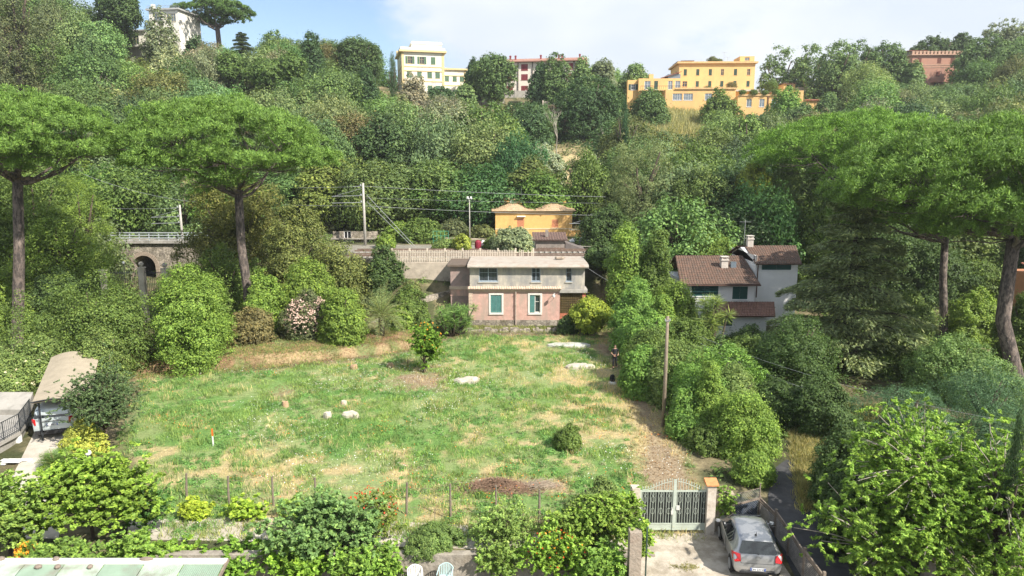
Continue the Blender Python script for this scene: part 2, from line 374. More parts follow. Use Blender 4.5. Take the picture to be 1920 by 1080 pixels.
def grid_sheet(name, xs, ys, mat, kind='structure'):
    Xg, Yg = np.meshgrid(xs, ys); Zg = H(Xg, Yg); nx, ny = len(xs), len(ys)
    co = np.stack([Xg, Yg, Zg], -1).reshape(-1, 3)
    i = np.arange(nx-1)[None, :] + (np.arange(ny-1)*nx)[:, None]
    fc = np.stack([i, i+1, i+nx+1, i+nx], -1).reshape(-1, 4)
    me = bpy.data.meshes.new(name); me.vertices.add(len(co)); me.vertices.foreach_set('co', co.ravel())
    me.loops.add(fc.size); me.loops.foreach_set('vertex_index', fc.ravel()); me.polygons.add(len(fc))
    me.polygons.foreach_set('loop_start', np.arange(0, fc.size, 4)); me.polygons.foreach_set('loop_total', np.full(len(fc), 4)); me.update(calc_edges=True)
    me.polygons.foreach_set('use_smooth', [True]*len(fc))
    ca = me.color_attributes.new('ground_colour', 'FLOAT_COLOR', 'POINT')
    gc = ground_colour(Xg, Yg).reshape(-1, 3); ca.data.foreach_set('color', np.concatenate([gc, np.ones((len(gc), 1))], 1).ravel())
    me.materials.append(mat); o = link(name, me); tag(o, kind=kind); return o
gm, gt, gb = nodes('ground'); L = gt.links.new; N = gt.nodes.new
at_ = N('ShaderNodeAttribute'); at_.attribute_name = 'ground_colour'; tcg = N('ShaderNodeTexCoord')
na = N('ShaderNodeTexNoise'); na.inputs['Scale'].default_value = 5; na.inputs['Detail'].default_value = 8; na.inputs['Roughness'].default_value = .75; L(tcg.outputs['Object'], na.inputs[0])
ra = N('ShaderNodeMapRange'); L(na.outputs[0], ra.inputs[0]); ra.inputs[1].default_value = .3; ra.inputs[2].default_value = .7; ra.inputs[3].default_value = .62; ra.inputs[4].default_value = 1.38
sc_ = N('ShaderNodeVectorMath'); sc_.operation = 'SCALE'; L(at_.outputs['Color'], sc_.inputs[0]); L(ra.outputs[0], sc_.inputs[3]); L(sc_.outputs[0], gb.inputs['Base Color'])
gb.inputs['Roughness'].default_value = .95; gb.inputs['Specular IOR Level'].default_value = .1
bb = N('ShaderNodeBump'); bb.inputs['Strength'].default_value = .7; bb.inputs['Distance'].default_value = .1; L(na.outputs[0], bb.inputs['Height']); L(bb.outputs[0], gb.inputs['Normal'])
xs = np.unique(np.concatenate([np.arange(-400, -140, 20), np.arange(-140, -40, 2), np.arange(-40, 14, .22), np.arange(14, 140, 2), np.arange(140, 420, 20)]).round(3))
ys = np.unique(np.concatenate([[-60, -20, 0, 10, 16, 20], np.arange(22, 62, .2), np.arange(62, 105, .6), np.arange(105, 215, 2), np.arange(215, 430, 12)]).round(3))
grid_sheet('ground', xs, ys, gm)

def patch(name, poly_px, mat, dz=.03, z=0.0, label=None, kind='structure'):
    """a thin sheet on flat ground, outline given by the picture's pixels"""
    mb = MB(); pts = [G(a, b, z) for a, b in poly_px]
    n = len(pts); mb.add([(p.x, p.y, z+dz) for p in pts] + [(p.x, p.y, z-.3) for p in pts], [tuple(range(n))] + [(i, (i+1) % n, n+(i+1) % n, n+i) for i in range(n)])
    return tag(mb.build(name, mat), kind=kind)
patch('driveway', [(1196,1003),(1335,1000),(1420,975),(1437,1010),(1520,1140),(1188,1140)], DRIVE, .03)
patch('path', [(240,976),(420,970),(600,972),(780,980),(900,987),(1010,1000),(1192,1006),(1190,1030),(1060,1031),(900,1030),(700,1024),(420,1014),(240,1012)], PALECONC, .02)
patch('lane', [(1442,985),(1440,930),(1450,880),(1475,862),(1500,880),(1530,930),(1560,1000),(1600,1080),(1640,1160),(1530,1160),(1490,1080)], ASPH, .03)
patch('forecourt', [(-60,1010),(20,900),(45,850),(70,800),(150,800),(150,850),(128,900),(110,1010)], PALECONC, .02)

# ------------------------------------------------------------------ foliage kit
def leaf_mesh(name, C, Nn, size, mat, wid=.55, seed=0, droop=None, tip=None):
    """thousands of small pointed leaves: one rhombus each"""
    rs = np.random.RandomState(seed); n = len(C)
    Nn = Nn/np.maximum(np.linalg.norm(Nn, axis=1, keepdims=True), 1e-6)
    if tip is None:
        r = rs.normal(size=(n, 3)); 
        if droop: r[:, 2] -= droop
    else: r = tip
    A = r - Nn*np.sum(r*Nn, 1, keepdims=True); A /= np.maximum(np.linalg.norm(A, axis=1, keepdims=True), 1e-6)
    B = np.cross(Nn, A); s = (size*(.65+.7*rs.rand(n)))[:, None] if np.isscalar(size) else size[:, None]
    A = A*s; B = B*s*wid
    V = np.stack([C-A, C+B-.1*A, C+A, C-B-.1*A], 1).reshape(-1, 3)
    me = bpy.data.meshes.new(name); me.vertices.add(4*n); me.vertices.foreach_set('co', V.astype('f').ravel())
    me.loops.add(4*n); me.loops.foreach_set('vertex_index', np.arange(4*n)); me.polygons.add(n)
    me.polygons.foreach_set('loop_start', np.arange(0, 4*n, 4)); me.polygons.foreach_set('loop_total', np.full(n, 4)); me.update(calc_edges=True)
    me.materials.append(mat); return me
def dirs(rs, n):
    v = rs.normal(size=(n, 3)); return v/np.linalg.norm(v, axis=1, keepdims=True)
def lobes_round(rs, n, up=.15, fl=1.0, rr=(.24, .42)):
    out = []
    for i in range(n):
        k = (i+.5)/n; z = 1-2*k; a = i*2.39996 + rs.rand()*.9
        q = math.sqrt(max(0, 1-z*z)); d = np.array([q*math.cos(a), q*math.sin(a), z*fl+up])
        r_ = rr[0]+(rr[1]-rr[0])*rs.rand(); d = d*(1-r_)*(.82+.3*rs.rand()); out.append((d, r_))
    out.append((np.zeros(3), .55)); return out
def lobes_tall(rs, n):
    out = []
    for i in range(n):
        t = (i+.5)/n; z = -1+2*t; w = math.sin(math.pi*min(1, (t*.92+.1)))**.6*.66
        a = i*2.4+rs.rand(); r_ = .2+.13*rs.rand(); q = w*(.5+.6*rs.rand())
        out.append((np.array([q*math.cos(a), q*math.sin(a), z*.85]), r_))
    out.append((np.zeros(3), .4)); return out
def lobes_cone(rs, n):
    out = []
    for i in range(n):
        t = (i+.5)/n; z = -1+2*t; w = (1-t)**.8*.8+.04; a = i*2.4+rs.rand(); r_ = .10+.2*(1-t)
        q = w*(.6+.4*rs.rand()); out.append((np.array([q*math.cos(a), q*math.sin(a), z*.93-.12*q]), r_))
    return out
def crown_cloud(rs, lobes, n, up=.35, jit=.55, sub=True, inner=.18):
    """leaf positions and facings on a heap of leafy boughs, each bough a bumpy shell of twigs"""
    L2 = []
    for c_, r_ in lobes:
        L2.append((c_, r_, 1.0))
    if sub:
        ext = []
        for c_, r_, w in L2:
            for k in range(9):
                d = dirs(rs, 1)[0]; d[2] = abs(d[2])*.9 - .25 if rs.rand() < .8 else d[2]
                ext.append((c_+d*r_*.78, r_*(.30+.22*rs.rand()), 1.0))
        L2 = [(c_, r_, .35) for c_, r_, _ in L2] + ext
    w = np.array([r_*r_*k for _, r_, k in L2]); w /= w.sum(); idx = rs.choice(len(L2), n, p=w)
    Cc = np.array([c_ for c_, _, _ in L2])[idx]; Rr = np.array([r_ for _, r_, _ in L2])[idx][:, None]
    D = dirs(rs, n); D[:, 2] = np.where((D[:, 2] < 0) & (rs.rand(n) < up), -D[:, 2], D[:, 2])
    sh = np.where(rs.rand(n) < inner, rs.rand(n)*.9, .86+.28*rs.rand(n)**1.5)[:, None]
    Cn = Cc + D*Rr*sh
    return Cn, D + rs.normal(size=(n, 3))*jit + np.array([0, 0, .25])
_CR = {}
def crown(kind, v):
    key = (kind, v)
    if key in _CR: return _CR[key]
    if kind.startswith('far'):
        shp = {'far': (9, 9, 8.5, 'tree', 1.55), 'farspread': (11, 10, 7, 'tree', 1.5), 'fartall': (6, 6, 9, 'tall', 1.1), 'farcone': (6, 6, 10, 'tall', .8)}[kind]
        me = made_crown(kind+'_crown', shp[0], shp[1], shp[2], .155, shp[3], .55, 100+v+len(kind)*13, shp[4]*(.7+.12*v), 1.5, 17000)
        a = np.empty(len(me.vertices)*3); me.vertices.foreach_get('co', a); a = a.reshape(-1, 3)/np.array([shp[0]/2, shp[1]/2, shp[2]/2]); me.vertices.foreach_set('co', a.ravel()); me.update(); _CR[key] = me; return me
    rs = np.random.RandomState(abs(hash(kind)) % 1 + v*31 + len(kind)*7 + ord(kind[0]))
    spec = {  # lobes, leaves, leaf size, width
        'far':    (lambda: lobes_round(rs, 24, rr=(.2, .36)), 6500, .050, .6),
        'fartall':(lambda: lobes_tall(rs, 22), 5000, .055, .6),
        'farcone':(lambda: lobes_cone(rs, 30), 5200, .05, .5),
        'mid':    (lambda: lobes_round(rs, 30, rr=(.2, .36)), 17000, .034, .55),
        'midtall':(lambda: lobes_tall(rs, 34), 16000, .034, .55),
        'near':   (lambda: lobes_round(rs, 38, rr=(.17, .32)), 36000, .026, .5),
        'neartall':(lambda: lobes_tall(rs, 44), 34000, .026, .5),
        'farspread':(lambda: lobes_round(rs, 26, up=.3, fl=.7, rr=(.16, .34)), 6500, .050, .6),
        'fluffy': (lambda: lobes_round(rs, 34, rr=(.16, .3)), 26000, .030, .32),
        'cypress':(lambda: [(np.array([.0+.1*math.sin(i), .1*math.cos(i*2.), -0.9+1.8*i/15]), .36*math.sin(math.pi*(.12+.83*(1-i/15)))**.7+.05) for i in range(16)], 9000, .03, .35),
    }[kind]
    Cn, Nn = crown_cloud(rs, spec[0](), spec[1], inner=.15)
    _CR[key] = leaf_mesh(kind+'_crown', Cn, Nn, spec[2], LEAF, spec[3], seed=v)
    return _CR[key]
def bough_lobes(rs, W, D, Hh, rl, shape):
    """leafy boughs over the outside of a crown W x D x Hh metres; the outline swells and dips"""
    area = math.pi*(W+D)/2*Hh*.9 + math.pi*W*D/4; n = int(min(150, max(9, area/(rl*rl*1.9)))); out = []; ph = rs.rand(4)*6.28; am = .12+.16*rs.rand()
    for i in range(n):
        t = (i+.5)/n; a = i*2.39996+rs.rand()*.8
        if shape == 'tall':
            z = -1+2*t**.9; w = (max(0, 1-max(0, (z+.2)/1.2)**2.2))**.6*(.82 if z > -.6 else .7); tip = .9+.25*math.sin(2*a+ph[0])
            w *= 1+am*math.sin(2*a+ph[1]+2*z); zz = z*(tip if z > 0 else 1)
        elif shape == 'tree':
            z = 1-2*t; w = math.sqrt(max(0, 1-z*z)); w *= 1+am*math.sin(3*a+ph[0])+am*math.sin(5*z+ph[1]); zz = z*(1+am*math.sin(2*a+ph[2]))
        else:
            z = 1-2*t; w = math.sqrt(max(0, 1-z*z)) if z > 0 else 1-.12*z*z; w *= 1+am*math.sin(3*a+ph[0])+am*math.sin(2*a+ph[1]); zz = z*(1+am*1.2*math.sin(2*a+ph[2])) if z > 0 else z
        r_ = rl*(.5+1.0*rs.rand()**1.4); q = .76+.28*rs.rand()
        out.append((np.array([w*q*(W/2-r_*.7)*math.cos(a), w*q*(D/2-r_*.7)*math.sin(a), zz*(Hh/2-r_*.6)]), r_))
    for i in range(max(3, n//5)):
        q = rs.rand(3)*2-1; out.append((q*np.array([W, D, Hh])*.26, rl*1.2))
    return out
def made_crown(name, W, D, Hh, leaf, shape='dome', wid=.55, seed=0, rl=None, cover=1.5, nmax=42000, mat=LEAF, spray=.5):
    rs = np.random.RandomState(seed*7+3); rl = rl or min(W, Hh)*.5*.34+.12
    Ls = bough_lobes(rs, W, D, Hh, rl, shape); L2 = []
    for c_, r_ in Ls:
        L2.append((c_, r_, .30))
        for k in range(8):
            d = dirs(rs, 1)[0]; d[2] = abs(d[2])-.2 if rs.rand() < .75 else d[2]; L2.append((c_+d*r_*.85, r_*(.22+.22*rs.rand()), 1.0))
    area = sum(4*math.pi*r_*r_*w for _, r_, w in L2); n = int(min(nmax, cover*area*.45/(2*leaf*leaf*wid)))
    w = np.array([r_*r_*k for _, r_, k in L2]); w /= w.sum(); idx = rs.choice(len(L2), n, p=w)
    Cc = np.array([c_ for c_, _, _ in L2])[idx]; Rr = np.array([r_ for _, r_, _ in L2])[idx][:, None]
    D_ = dirs(rs, n); D_[:, 2] = np.where((D_[:, 2] < 0) & (rs.rand(n) < .35), -D_[:, 2], D_[:, 2])
    sh = np.where(rs.rand(n) < .16, rs.rand(n)*.9, .84+.30*rs.rand(n)**1.3)[:, None]
    # a few sprays stand proud of the outline
    sp = rs.rand(n) < .12*spray*2; sh[sp] *= (1.1+.7*rs.rand(sp.sum(), 1))
    return leaf_mesh(name, Cc+D_*Rr*sh, D_+(Cc/np.array([W, D, Hh]))*.9+rs.normal(size=(n, 3))*.36+np.array([0, 0, .35]), leaf, mat, wid, seed=seed)
_TR = {}
def trunk_mesh(v, mat=BARK, name='trunk'):
    """unit-high trunk that forks into boughs reaching into the crown"""
    if (v, mat.name) in _TR: return _TR[(v, mat.name)]
    rn = random.Random(v); mb = MB(); j = lambda a: rn.uniform(-a, a)
    top = Vector((j(.04), j(.04), .55)); mb.tube([(0,0,-.12), (j(.01), j(.01), .15), (j(.03), j(.03), .35), top], [.062, .048, .040, .032], 8)
    for k in range(7):
        a = k*2.4+rn.random(); r_ = rn.uniform(.14, .3); s = Vector((top.x*.6, top.y*.6, rn.uniform(.3, .5)))
        e = Vector((math.cos(a)*r_, math.sin(a)*r_, rn.uniform(.62, .92)))
        mb.tube([s, s.lerp(e, .5)+Vector((0, 0, -.03)), e], [.024, .016, .006], 6)
    _TR[(v, mat.name)] = mb.mesh(name, mat, True); return _TR[(v, mat.name)]
def tree(name, label, cat, px, Y, ytop, w, col, kind='mid', v=0, hang=.12, group=None, rz=None, mat=BARK, ybot=None, depth=None):
    """a tree or shrub: ground point under column px at distance Y; its top reaches picture row ytop; w = crown width in pixels"""
    b = at(px, Y); top = P(px, ytop, Y).z; hgt = top-b.z
    d = Y*CS-((b.z+top)/2-CAMZ)*SN; W = w/F*d
    zb = (hgt*hang if hang > .06 else -.32*hgt) if ybot is None else P(px, ybot, Y).z - b.z
    root = empty(name, b, 0, label, cat, group)
    t = link('trunk', trunk_mesh(v % 4, mat), root, scale=(hgt*1.0, hgt*1.0, hgt))
    if W/hgt < .7 or hgt < 3: t.scale = (hgt*.6, hgt*.6, hgt*.95)
    Hc = hgt-zb; ppm = F/d*.533
    if kind in ('cypress',):
        c_ = link('crown', crown(kind, v), root, (0, 0, (hgt+zb)/2), (0, 0, (v*1.7+px*.37) % 6.28)); c_.scale = (W/2, (depth or W)/2, Hc/2*1.03)
    else:
        shape = 'tall' if ('tall' in kind or 'cone' in kind) else ('tree' if hang > .06 else 'dome')
        leaf = max(.05, 1.0/ppm)*(1.0 if kind != 'fluffy' else .8); nm = {'n': 60000, 'm': 32000, 'f': 20000}[kind[0] if kind != 'fluffy' else 'n']
        me = made_crown('crown', W, depth or min(W, 9), Hc, leaf, shape, .34 if kind == 'fluffy' else .55, int(px*3+v+Y), min(1.3, max(.2, min(W, Hc)*.145))*(.8 if kind == 'fluffy' else 1), 1.5, nm)
        c_ = link('crown', me, root, (0, 0, (hgt+zb)/2)); c_['dims'] = (W/2, (depth or min(W, 9))/2, Hc/2)
    c_.color = tuple(col)+(1,); return root
GR = {'mid': (.082, .128, .032), 'deep': (.050, .085, .028), 'bright': (.115, .20, .030), 'yel': (.18, .23, .035), 'olive': (.10, .12, .045), 'grey': (.15, .18, .11),
      'brown': (.13, .12, .055), 'blue': (.060, .115, .060), 'fresh': (.118, .180, .036), 'dry': (.26, .22, .13), 'silver': (.21, .25, .17), 'far': (.085, .13, .05), 'dull': (.078, .098, .046)}
# ------------------------------------------------------------------ special plants
def limb(mb, a, b, r0, r1, sag=0.0, n=7, seg=6, wig=.0, rn=random):
    a = Vector(a); b = Vector(b); pts = []; rr = []
    for i in range(seg+1):
        t = i/seg; p = a.lerp(b, t); p.z += -sag*math.sin(math.pi*t)*(a-b).length
        if 0 < i < seg: p += Vector((rn.uniform(-1, 1), rn.uniform(-1, 1), rn.uniform(-1, 1)))*wig
        pts.append(p); rr.append(r0+(r1-r0)*t)
    mb.tube(pts, rr, n); return pts
def pine_crown_cloud(rs, Rx, hz, nl, nleaf, rim=.35):
    """umbrella pine: boughs in a shallow dome, each a cushion of upturned needle tufts"""
    Ls = []
    for i in range(nl):
        q = math.sqrt((i+.5)/nl); a = i*2.39996 + rs.rand()*.5; q *= .94+.1*rs.rand()
        z = hz*(max(0, 1-q**2.0)**.62*.88) + rs.normal()*hz*.05
        Ls.append((np.array([q*Rx*math.cos(a), q*Rx*math.sin(a), z]), Rx*(.125+.06*rs.rand())*(1.1-.2*q)))
    for i in range(int(nl*1.0)):   # drooping lower boughs round the rim
        q = .12+.86*rs.rand()**.7; a = i*2.39996*1.3; z = hz*((1-q**2.0)*.55)*(1-rs.rand()) - hz*.62*(1-q**1.8)*rs.rand()
        Ls.append((np.array([q*Rx*math.cos(a), q*Rx*math.sin(a), z]), Rx*(.10+.06*rs.rand())))
    tufts = []
    for c_, r_ in Ls:
        m = int(26*(r_/(Rx*.17))**2)+6
        D = dirs(rs, m); D[:, 2] = np.abs(D[:, 2])*1.0 - .15
        for d in D: tufts.append((c_ + d*r_*np.array([1.0, 1.0, .62]), r_, d))
    m = len(tufts); idx = rs.randint(0, m, nleaf)
    TC = np.array([t[0] for t in tufts]); TD = np.array([t[2] for t in tufts]); TR = np.array([t[1] for t in tufts])
    D = dirs(rs, nleaf); D = D + TD[idx]*.5 + np.array([0, 0, .75]); D /= np.linalg.norm(D, axis=1, keepdims=True)
    tuftr = (.16*TR[idx]+.010*Rx)[:, None]
    C = TC[idx] + D*tuftr*(.35+.9*rs.rand(nleaf)[:, None])*1.25
    Nn = np.cross(D, dirs(rs, nleaf)); Nn /= np.linalg.norm(Nn, axis=1, keepdims=True); Nn = Nn + TD[idx]*.9*np.sign(np.sum(Nn*TD[idx], 1, keepdims=True)+1e-6)*0 + TD[idx]*1.1
    return Ls, C, Nn, D
def umbrella_pine(label, base, x_top, zc_top, zc_bot, Rx, tr, lean=None, seed=1, nl=80, nleaf=70000, leaf=.17, col=(.090, .160, .034), fork=.60, ccx=None, ccy=None, group='umbrella pines', dead=True, Ry=None):
    rs = np.random.RandomState(seed); rn = random.Random(seed)
    root = empty('umbrella_pine', base, 0, label, 'pine tree', group)
    hz = (zc_top-zc_bot)*.60; z0 = zc_bot - base.z + (zc_top-zc_bot)*.36
    Ls, C, Nn, D = pine_crown_cloud(rs, Rx, hz, nl, int(nleaf*2.1))
    off = np.array([(ccx if ccx is not None else x_top) - base.x, (ccy if ccy is not None else base.y)-base.y, z0])
    if Ry: 
        C = C*np.array([1, Ry/Rx, 1]); Ls = [(l*np.array([1, Ry/Rx, 1]), r_) for l, r_ in Ls]
    me = leaf_mesh('pine_crown', C+off, Nn, leaf*.62, NEEDLE, .24, seed=seed, tip=D)
    cr_ = link('crown', me, root); cr_.color = tuple(col)+(1,)
    mb = MB(); zf = (z0 + hz*.15)
    fork_p = Vector((x_top-base.x, 0, zf*1.0 - hz*fork))
    pts = [Vector((0, 0, -.5)), Vector((0, 0, .3))]
    if lean:
        for lx, ly, lz in lean: pts.append(Vector((lx-base.x, ly, lz-base.z)))
    else:
        for t in (.3, .6): pts.append(Vector(((x_top-base.x)*t+rn.uniform(-.1, .1), rn.uniform(-.1, .1), fork_p.z*t)))
    pts.append(fork_p)
    m = len(pts); mb.tube(pts, [tr*(1.25 if i == 0 else 1.0-.28*i/(m-1)) for i in range(m)], 14)
    mb.build('trunk', PBARK, root, smooth=True)
    mb = MB(); main = []
    nb = 9
    for k in range(nb):
        a = 2*math.pi*k/nb + rn.uniform(-.25, .25); q = rn.uniform(.35, .6)*Rx
        e = Vector((off[0]+q*math.cos(a), off[1]+q*math.sin(a)*((Ry or Rx)/Rx), z0 + hz*rn.uniform(-.1, .35)))
        s = fork_p + Vector((0, 0, rn.uniform(-.6, .3)*tr*3))
        pp = limb(mb, s, e, tr*.34, tr*.09, .10, 8, 7, Rx*.012, rn); main.append(pp)
    for c_, r_ in Ls:
        e = Vector(c_+off) - Vector((0, 0, r_*.2))
        best = min((p for pp in main for p in pp[2:]), key=lambda p: (p-e).length+max(0, p.z-e.z)*1.0)
        limb(mb, best, e, tr*.07, tr*.02, .06, 5, 4, Rx*.01, rn)
    if dead:
        for k in range(9):
            a = rn.uniform(0, 6.28); q = rn.uniform(.3, .85)*Rx
            s = fork_p+Vector((0, 0, rn.uniform(-.3, .6))); e = Vector((off[0]+q*math.cos(a), off[1]+q*math.sin(a), z0-hz*rn.uniform(.0, .35)))
            limb(mb, s, e, tr*.09, .015, .04, 5, 5, Rx*.02, rn)
    mb.build('boughs', PBARK, root, smooth=True)
    return root
def cedar(label, base, Hh, Rr, seed=3, col=(.15, .19, .09)):
    rs = np.random.RandomState(seed); rn = random.Random(seed)
    root = empty('cedar_tree', base, 0, label, 'cedar tree'); mb = MB()
    mb.tube([(0,0,-.3),(0,0,Hh*.5),(.1,0,Hh*.98)], [.42, .28, .04], 10); Cs = []; Ns = []; Ts = []
    for i in range(58):
        t = (i+.5)/58; z = Hh*(.07+.91*t); a = i*2.39996+rn.uniform(-.3, .3)
        Lb = Rr*(1-t)**.62*rn.uniform(.78, 1.15)*(.75 + .25*math.sin(min(1, t*5)*1.57)) + .5
        e = Vector((math.cos(a)*Lb, math.sin(a)*Lb, z - Lb*.10 + rn.uniform(-.2, .5)))
        s = Vector((0, 0, z)); mid = s.lerp(e, .5)+Vector((0, 0, Lb*.10))
        mb.tube([s, mid, e], [.10*(1-t)+.03, .05, .012], 6)
        dxy = Vector((math.cos(a), math.sin(a), 0)); sd = Vector((-dxy.y, dxy.x, 0)); n = int(800*Lb/4)+160
        u = rs.rand(n)**.8; wv = (rs.rand(n)*2-1)*(.40*Lb*np.sin(np.pi*np.clip(u*.85+.12, 0, 1)))
        # side twigs gather the foliage in hanging fringes
        wq = np.round(wv/.32)*.32*.6+wv*.4
        p = np.array(s)[None]*0 + np.outer(u*Lb, np.array(dxy)) + np.outer(wq, np.array(sd))
        p[:, 2] = z + (e.z-z)*u + Lb*.2*u*(1-u)*2 - (wq/Lb)**2*Lb*.5 - rs.rand(n)**2*.35
        Cs.append(p); nn = rs.normal(size=(n, 3))*.45+np.array([0, 0, 1]); Ns.append(nn)
        Ts.append(np.outer(np.ones(n), np.array(dxy)) + np.sign(wq)[:, None]*np.array(sd)*.8 + rs.normal(size=(n, 3))*.3 + np.array([0, 0, -.25]))
    mb.build('trunk', BARK, root, smooth=True)
    me = leaf_mesh('cedar_crown', np.concatenate(Cs), np.concatenate(Ns), .19, NEEDLE, .26, seed=seed, tip=np.concatenate(Ts))
    c_ = link('crown', me, root); c_.color = tuple(col)+(1,); return root
def frond(rs, mbC, L_, a, el, droop, nl, ll, lw, base=(0, 0, 0)):
    """one feather leaf: returns blades (centre, normal, tip, size)"""
    pts = []; p = np.array(base, float); d = np.array([math.cos(a)*math.cos(el), math.sin(a)*math.cos(el), math.sin(el)]); n = 10
    for i in range(n+1):
        pts.append(p.copy()); p = p + d*L_/n; d = d + np.array([0, 0, -droop/n]); d /= np.linalg.norm(d)
    mbC.tube([Vector(q) for q in pts], [.03*(1-i/(n+1))+.006 for i in range(n+1)], 4, False)
    out = []
    for i in range(nl):
        t = .12+.88*i/nl; k = t*n; j = min(int(k), n-1); q = pts[j]+(pts[j+1]-pts[j])*(k-j); ax = pts[j+1]-pts[j]; ax /= np.linalg.norm(ax)
        sd = np.cross(ax, [0, 0, 1]); sd /= max(np.linalg.norm(sd), 1e-6); up = np.cross(sd, ax)
        for s in (-1, 1):
            tip = sd*s*.85+ax*.55+up*.25+rs.normal(size=3)*.08 + np.array([0, 0, -.15]); tip /= np.linalg.norm(tip); l_ = ll*math.sin(math.pi*min(.95, t*.8+.18))
            out.append((q+tip*l_*.5, np.cross(tip, ax)+.2*rs.normal(size=3), tip, l_*.5))
    return out
def palm(name, label, cat, base, trunk_h, nfr, L_, ll, lw, col, el=(.1, 1.3), droop=1.3, seed=0, tr=.22, thin=26):
    rs = np.random.RandomState(seed); root = empty(name, base, 0, label, cat)
    if trunk_h > .05:
        mb = MB(); mb.tube([(0, 0, -.2), (0, 0, trunk_h)], [tr*1.1, tr], 10); mb.build('trunk', BARK, root, smooth=True)
    mb = MB(); B = []
    for i in range(nfr):
        t = i/nfr; B += frond(rs, mb, L_*(.8+.3*rs.rand()), i*2.39996, el[0]+(el[1]-el[0])*t, droop*(1-.4*t), thin, ll, lw, (0, 0, trunk_h))
    mb.build('frond_stalks', M('frond_stalk', (.16, .17, .06, 1), .7), root)
    me = leaf_mesh('fronds', np.array([b[0] for b in B]), np.array([b[1] for b in B]), np.array([b[3] for b in B]), BLADE, lw, seed=seed, tip=np.array([b[2] for b in B]))
    c_ = link('fronds', me, root); c_.color = tuple(col)+(1,); return root
def rosettes(name, label, cat, base, heads, nb, bl, bw, col, seed=0, trunk=True, group=None):
    """yucca and cordyline: sword leaves bursting from the ends of thick stems"""
    rs = np.random.RandomState(seed); root = empty(name, base, 0, label, cat, group); mb = MB(); C = []; Nn = []; T = []; S = []
    for hx, hy, hz in heads:
        if trunk: mb.tube([(hx*.15, hy*.15, -.1), (hx*.7, hy*.7, hz*.55), (hx, hy, hz)], [.10, .08, .06], 7)
        D = dirs(rs, nb); D[:, 2] = D[:, 2]*.9+.25; D /= np.linalg.norm(D, axis=1, keepdims=True)
        l_ = bl*(.7+.4*rs.rand(nb)); c_ = np.array([hx, hy, hz]) + D*l_[:, None]*.5
        C.append(c_); T.append(D+np.array([0, 0, -.12])); Nn.append(np.cross(D, dirs(rs, nb))+np.array([0, 0, .7])); S.append(l_*.5)
    if trunk: mb.build('stem', BARK, root, smooth=True)
    me = leaf_mesh('leaves', np.concatenate(C), np.concatenate(Nn), np.concatenate(S), BLADE, bw, seed=seed, tip=np.concatenate(T))
    o = link('leaves', me, root); o.color = tuple(col)+(1,); return root
def branchy(name, label, cat, base, tips, fork, tr, leaf, perTip, spread, col, wid=.42, seed=0, bark=WBARK, drop=.5, mid=9, group=None, clus=7, mat=None):
    """open tree: visible limbs from a short trunk to every leafy tip; leaves hang round each twig in sprays"""
    rs = np.random.RandomState(seed); rn = random.Random(seed); root = empty(name, base, 0, label, cat, group); mb = MB()
    fork = Vector(fork); mb.tube([(0, 0, -.3), (fork.x*.5, fork.y*.5, fork.z*.5), fork], [tr*1.2, tr, tr*.85], 10)
    T = np.array(tips); cen = T.mean(0); mids = []
    for k in range(mid):
        t = T[rs.randint(len(T))]; e = Vector(fork).lerp(Vector(t), .62); mids.append(limb(mb, fork, e, tr*.45, tr*.18, -.05, 7, 6, .05*e.length**.5, rn))
    C = []; Nn = []; TT = []
    for t in T:
        e = Vector(t); b = min((p for m_ in mids for p in m_[2:]), key=lambda p: (p-e).length)
        pp = limb(mb, b, e, tr*.12, .012, -.04, 5, 5, .06, rn)
        for k in range(clus):
            q = np.array(pp[-1 - (k % 3)]) + rs.normal(size=3)*spread
            ax = dirs(rs, 1)[0]; ax[2] = ax[2]*.5 - drop*.3; m = perTip//clus
            lt = rs.rand(m)*spread*1.6; sd = dirs(rs, m); sd[:, 2] -= drop; sd = sd/np.linalg.norm(sd, axis=1, keepdims=True)
            tp = sd*.8+ax*.5; C.append(q+np.outer(lt, ax)+tp*leaf*.8); TT.append(tp); Nn.append(np.array([0, 0, 1.0])+rs.normal(size=(m, 3))*.55)
    mb.build('branches', bark, root, smooth=True)
    me = leaf_mesh('crown', np.concatenate(C), np.concatenate(Nn), leaf, mat or LEAF, wid, seed=seed, tip=np.concatenate(TT))
    o = link('crown', me, root); o.color = tuple(col)+(1,); return root
def shell_tips(seed, n, rx, ry, rz, cz, lo=.45, zmin=-.7, cx=0):
    rs = np.random.RandomState(seed); out = []
    while len(out) < n:
        d = dirs(rs, 1)[0]
        if d[2] < zmin: continue
        b = 1+.25*math.sin(3*math.atan2(d[1], d[0])+seed)+.15*rs.normal()
        q = lo+(1-lo)*rs.rand()**.6; out.append((cx+d[0]*rx*q*b, d[1]*ry*q*b, cz+d[2]*rz*q*b))
    return out
def specks(name, parent, n, centre, rad, size, col, mat, seed=0, cover=.2):
    """blossom or fruit: small round bits just outside a crown"""
    rs = np.random.RandomState(seed); D = dirs(rs, n); D[:, 2] = np.where(D[:, 2] < -.2, -D[:, 2], D[:, 2])
    C = np.array(centre)+D*np.array(rad)*(.88+.18*rs.rand(n))[:, None]
    C = np.repeat(C, 3, 0)+rs.normal(size=(3*n, 3))*size*.4
    me = leaf_mesh(name, C, dirs(rs, 3*n), size, mat, .8, seed=seed); return link(name, me, parent)
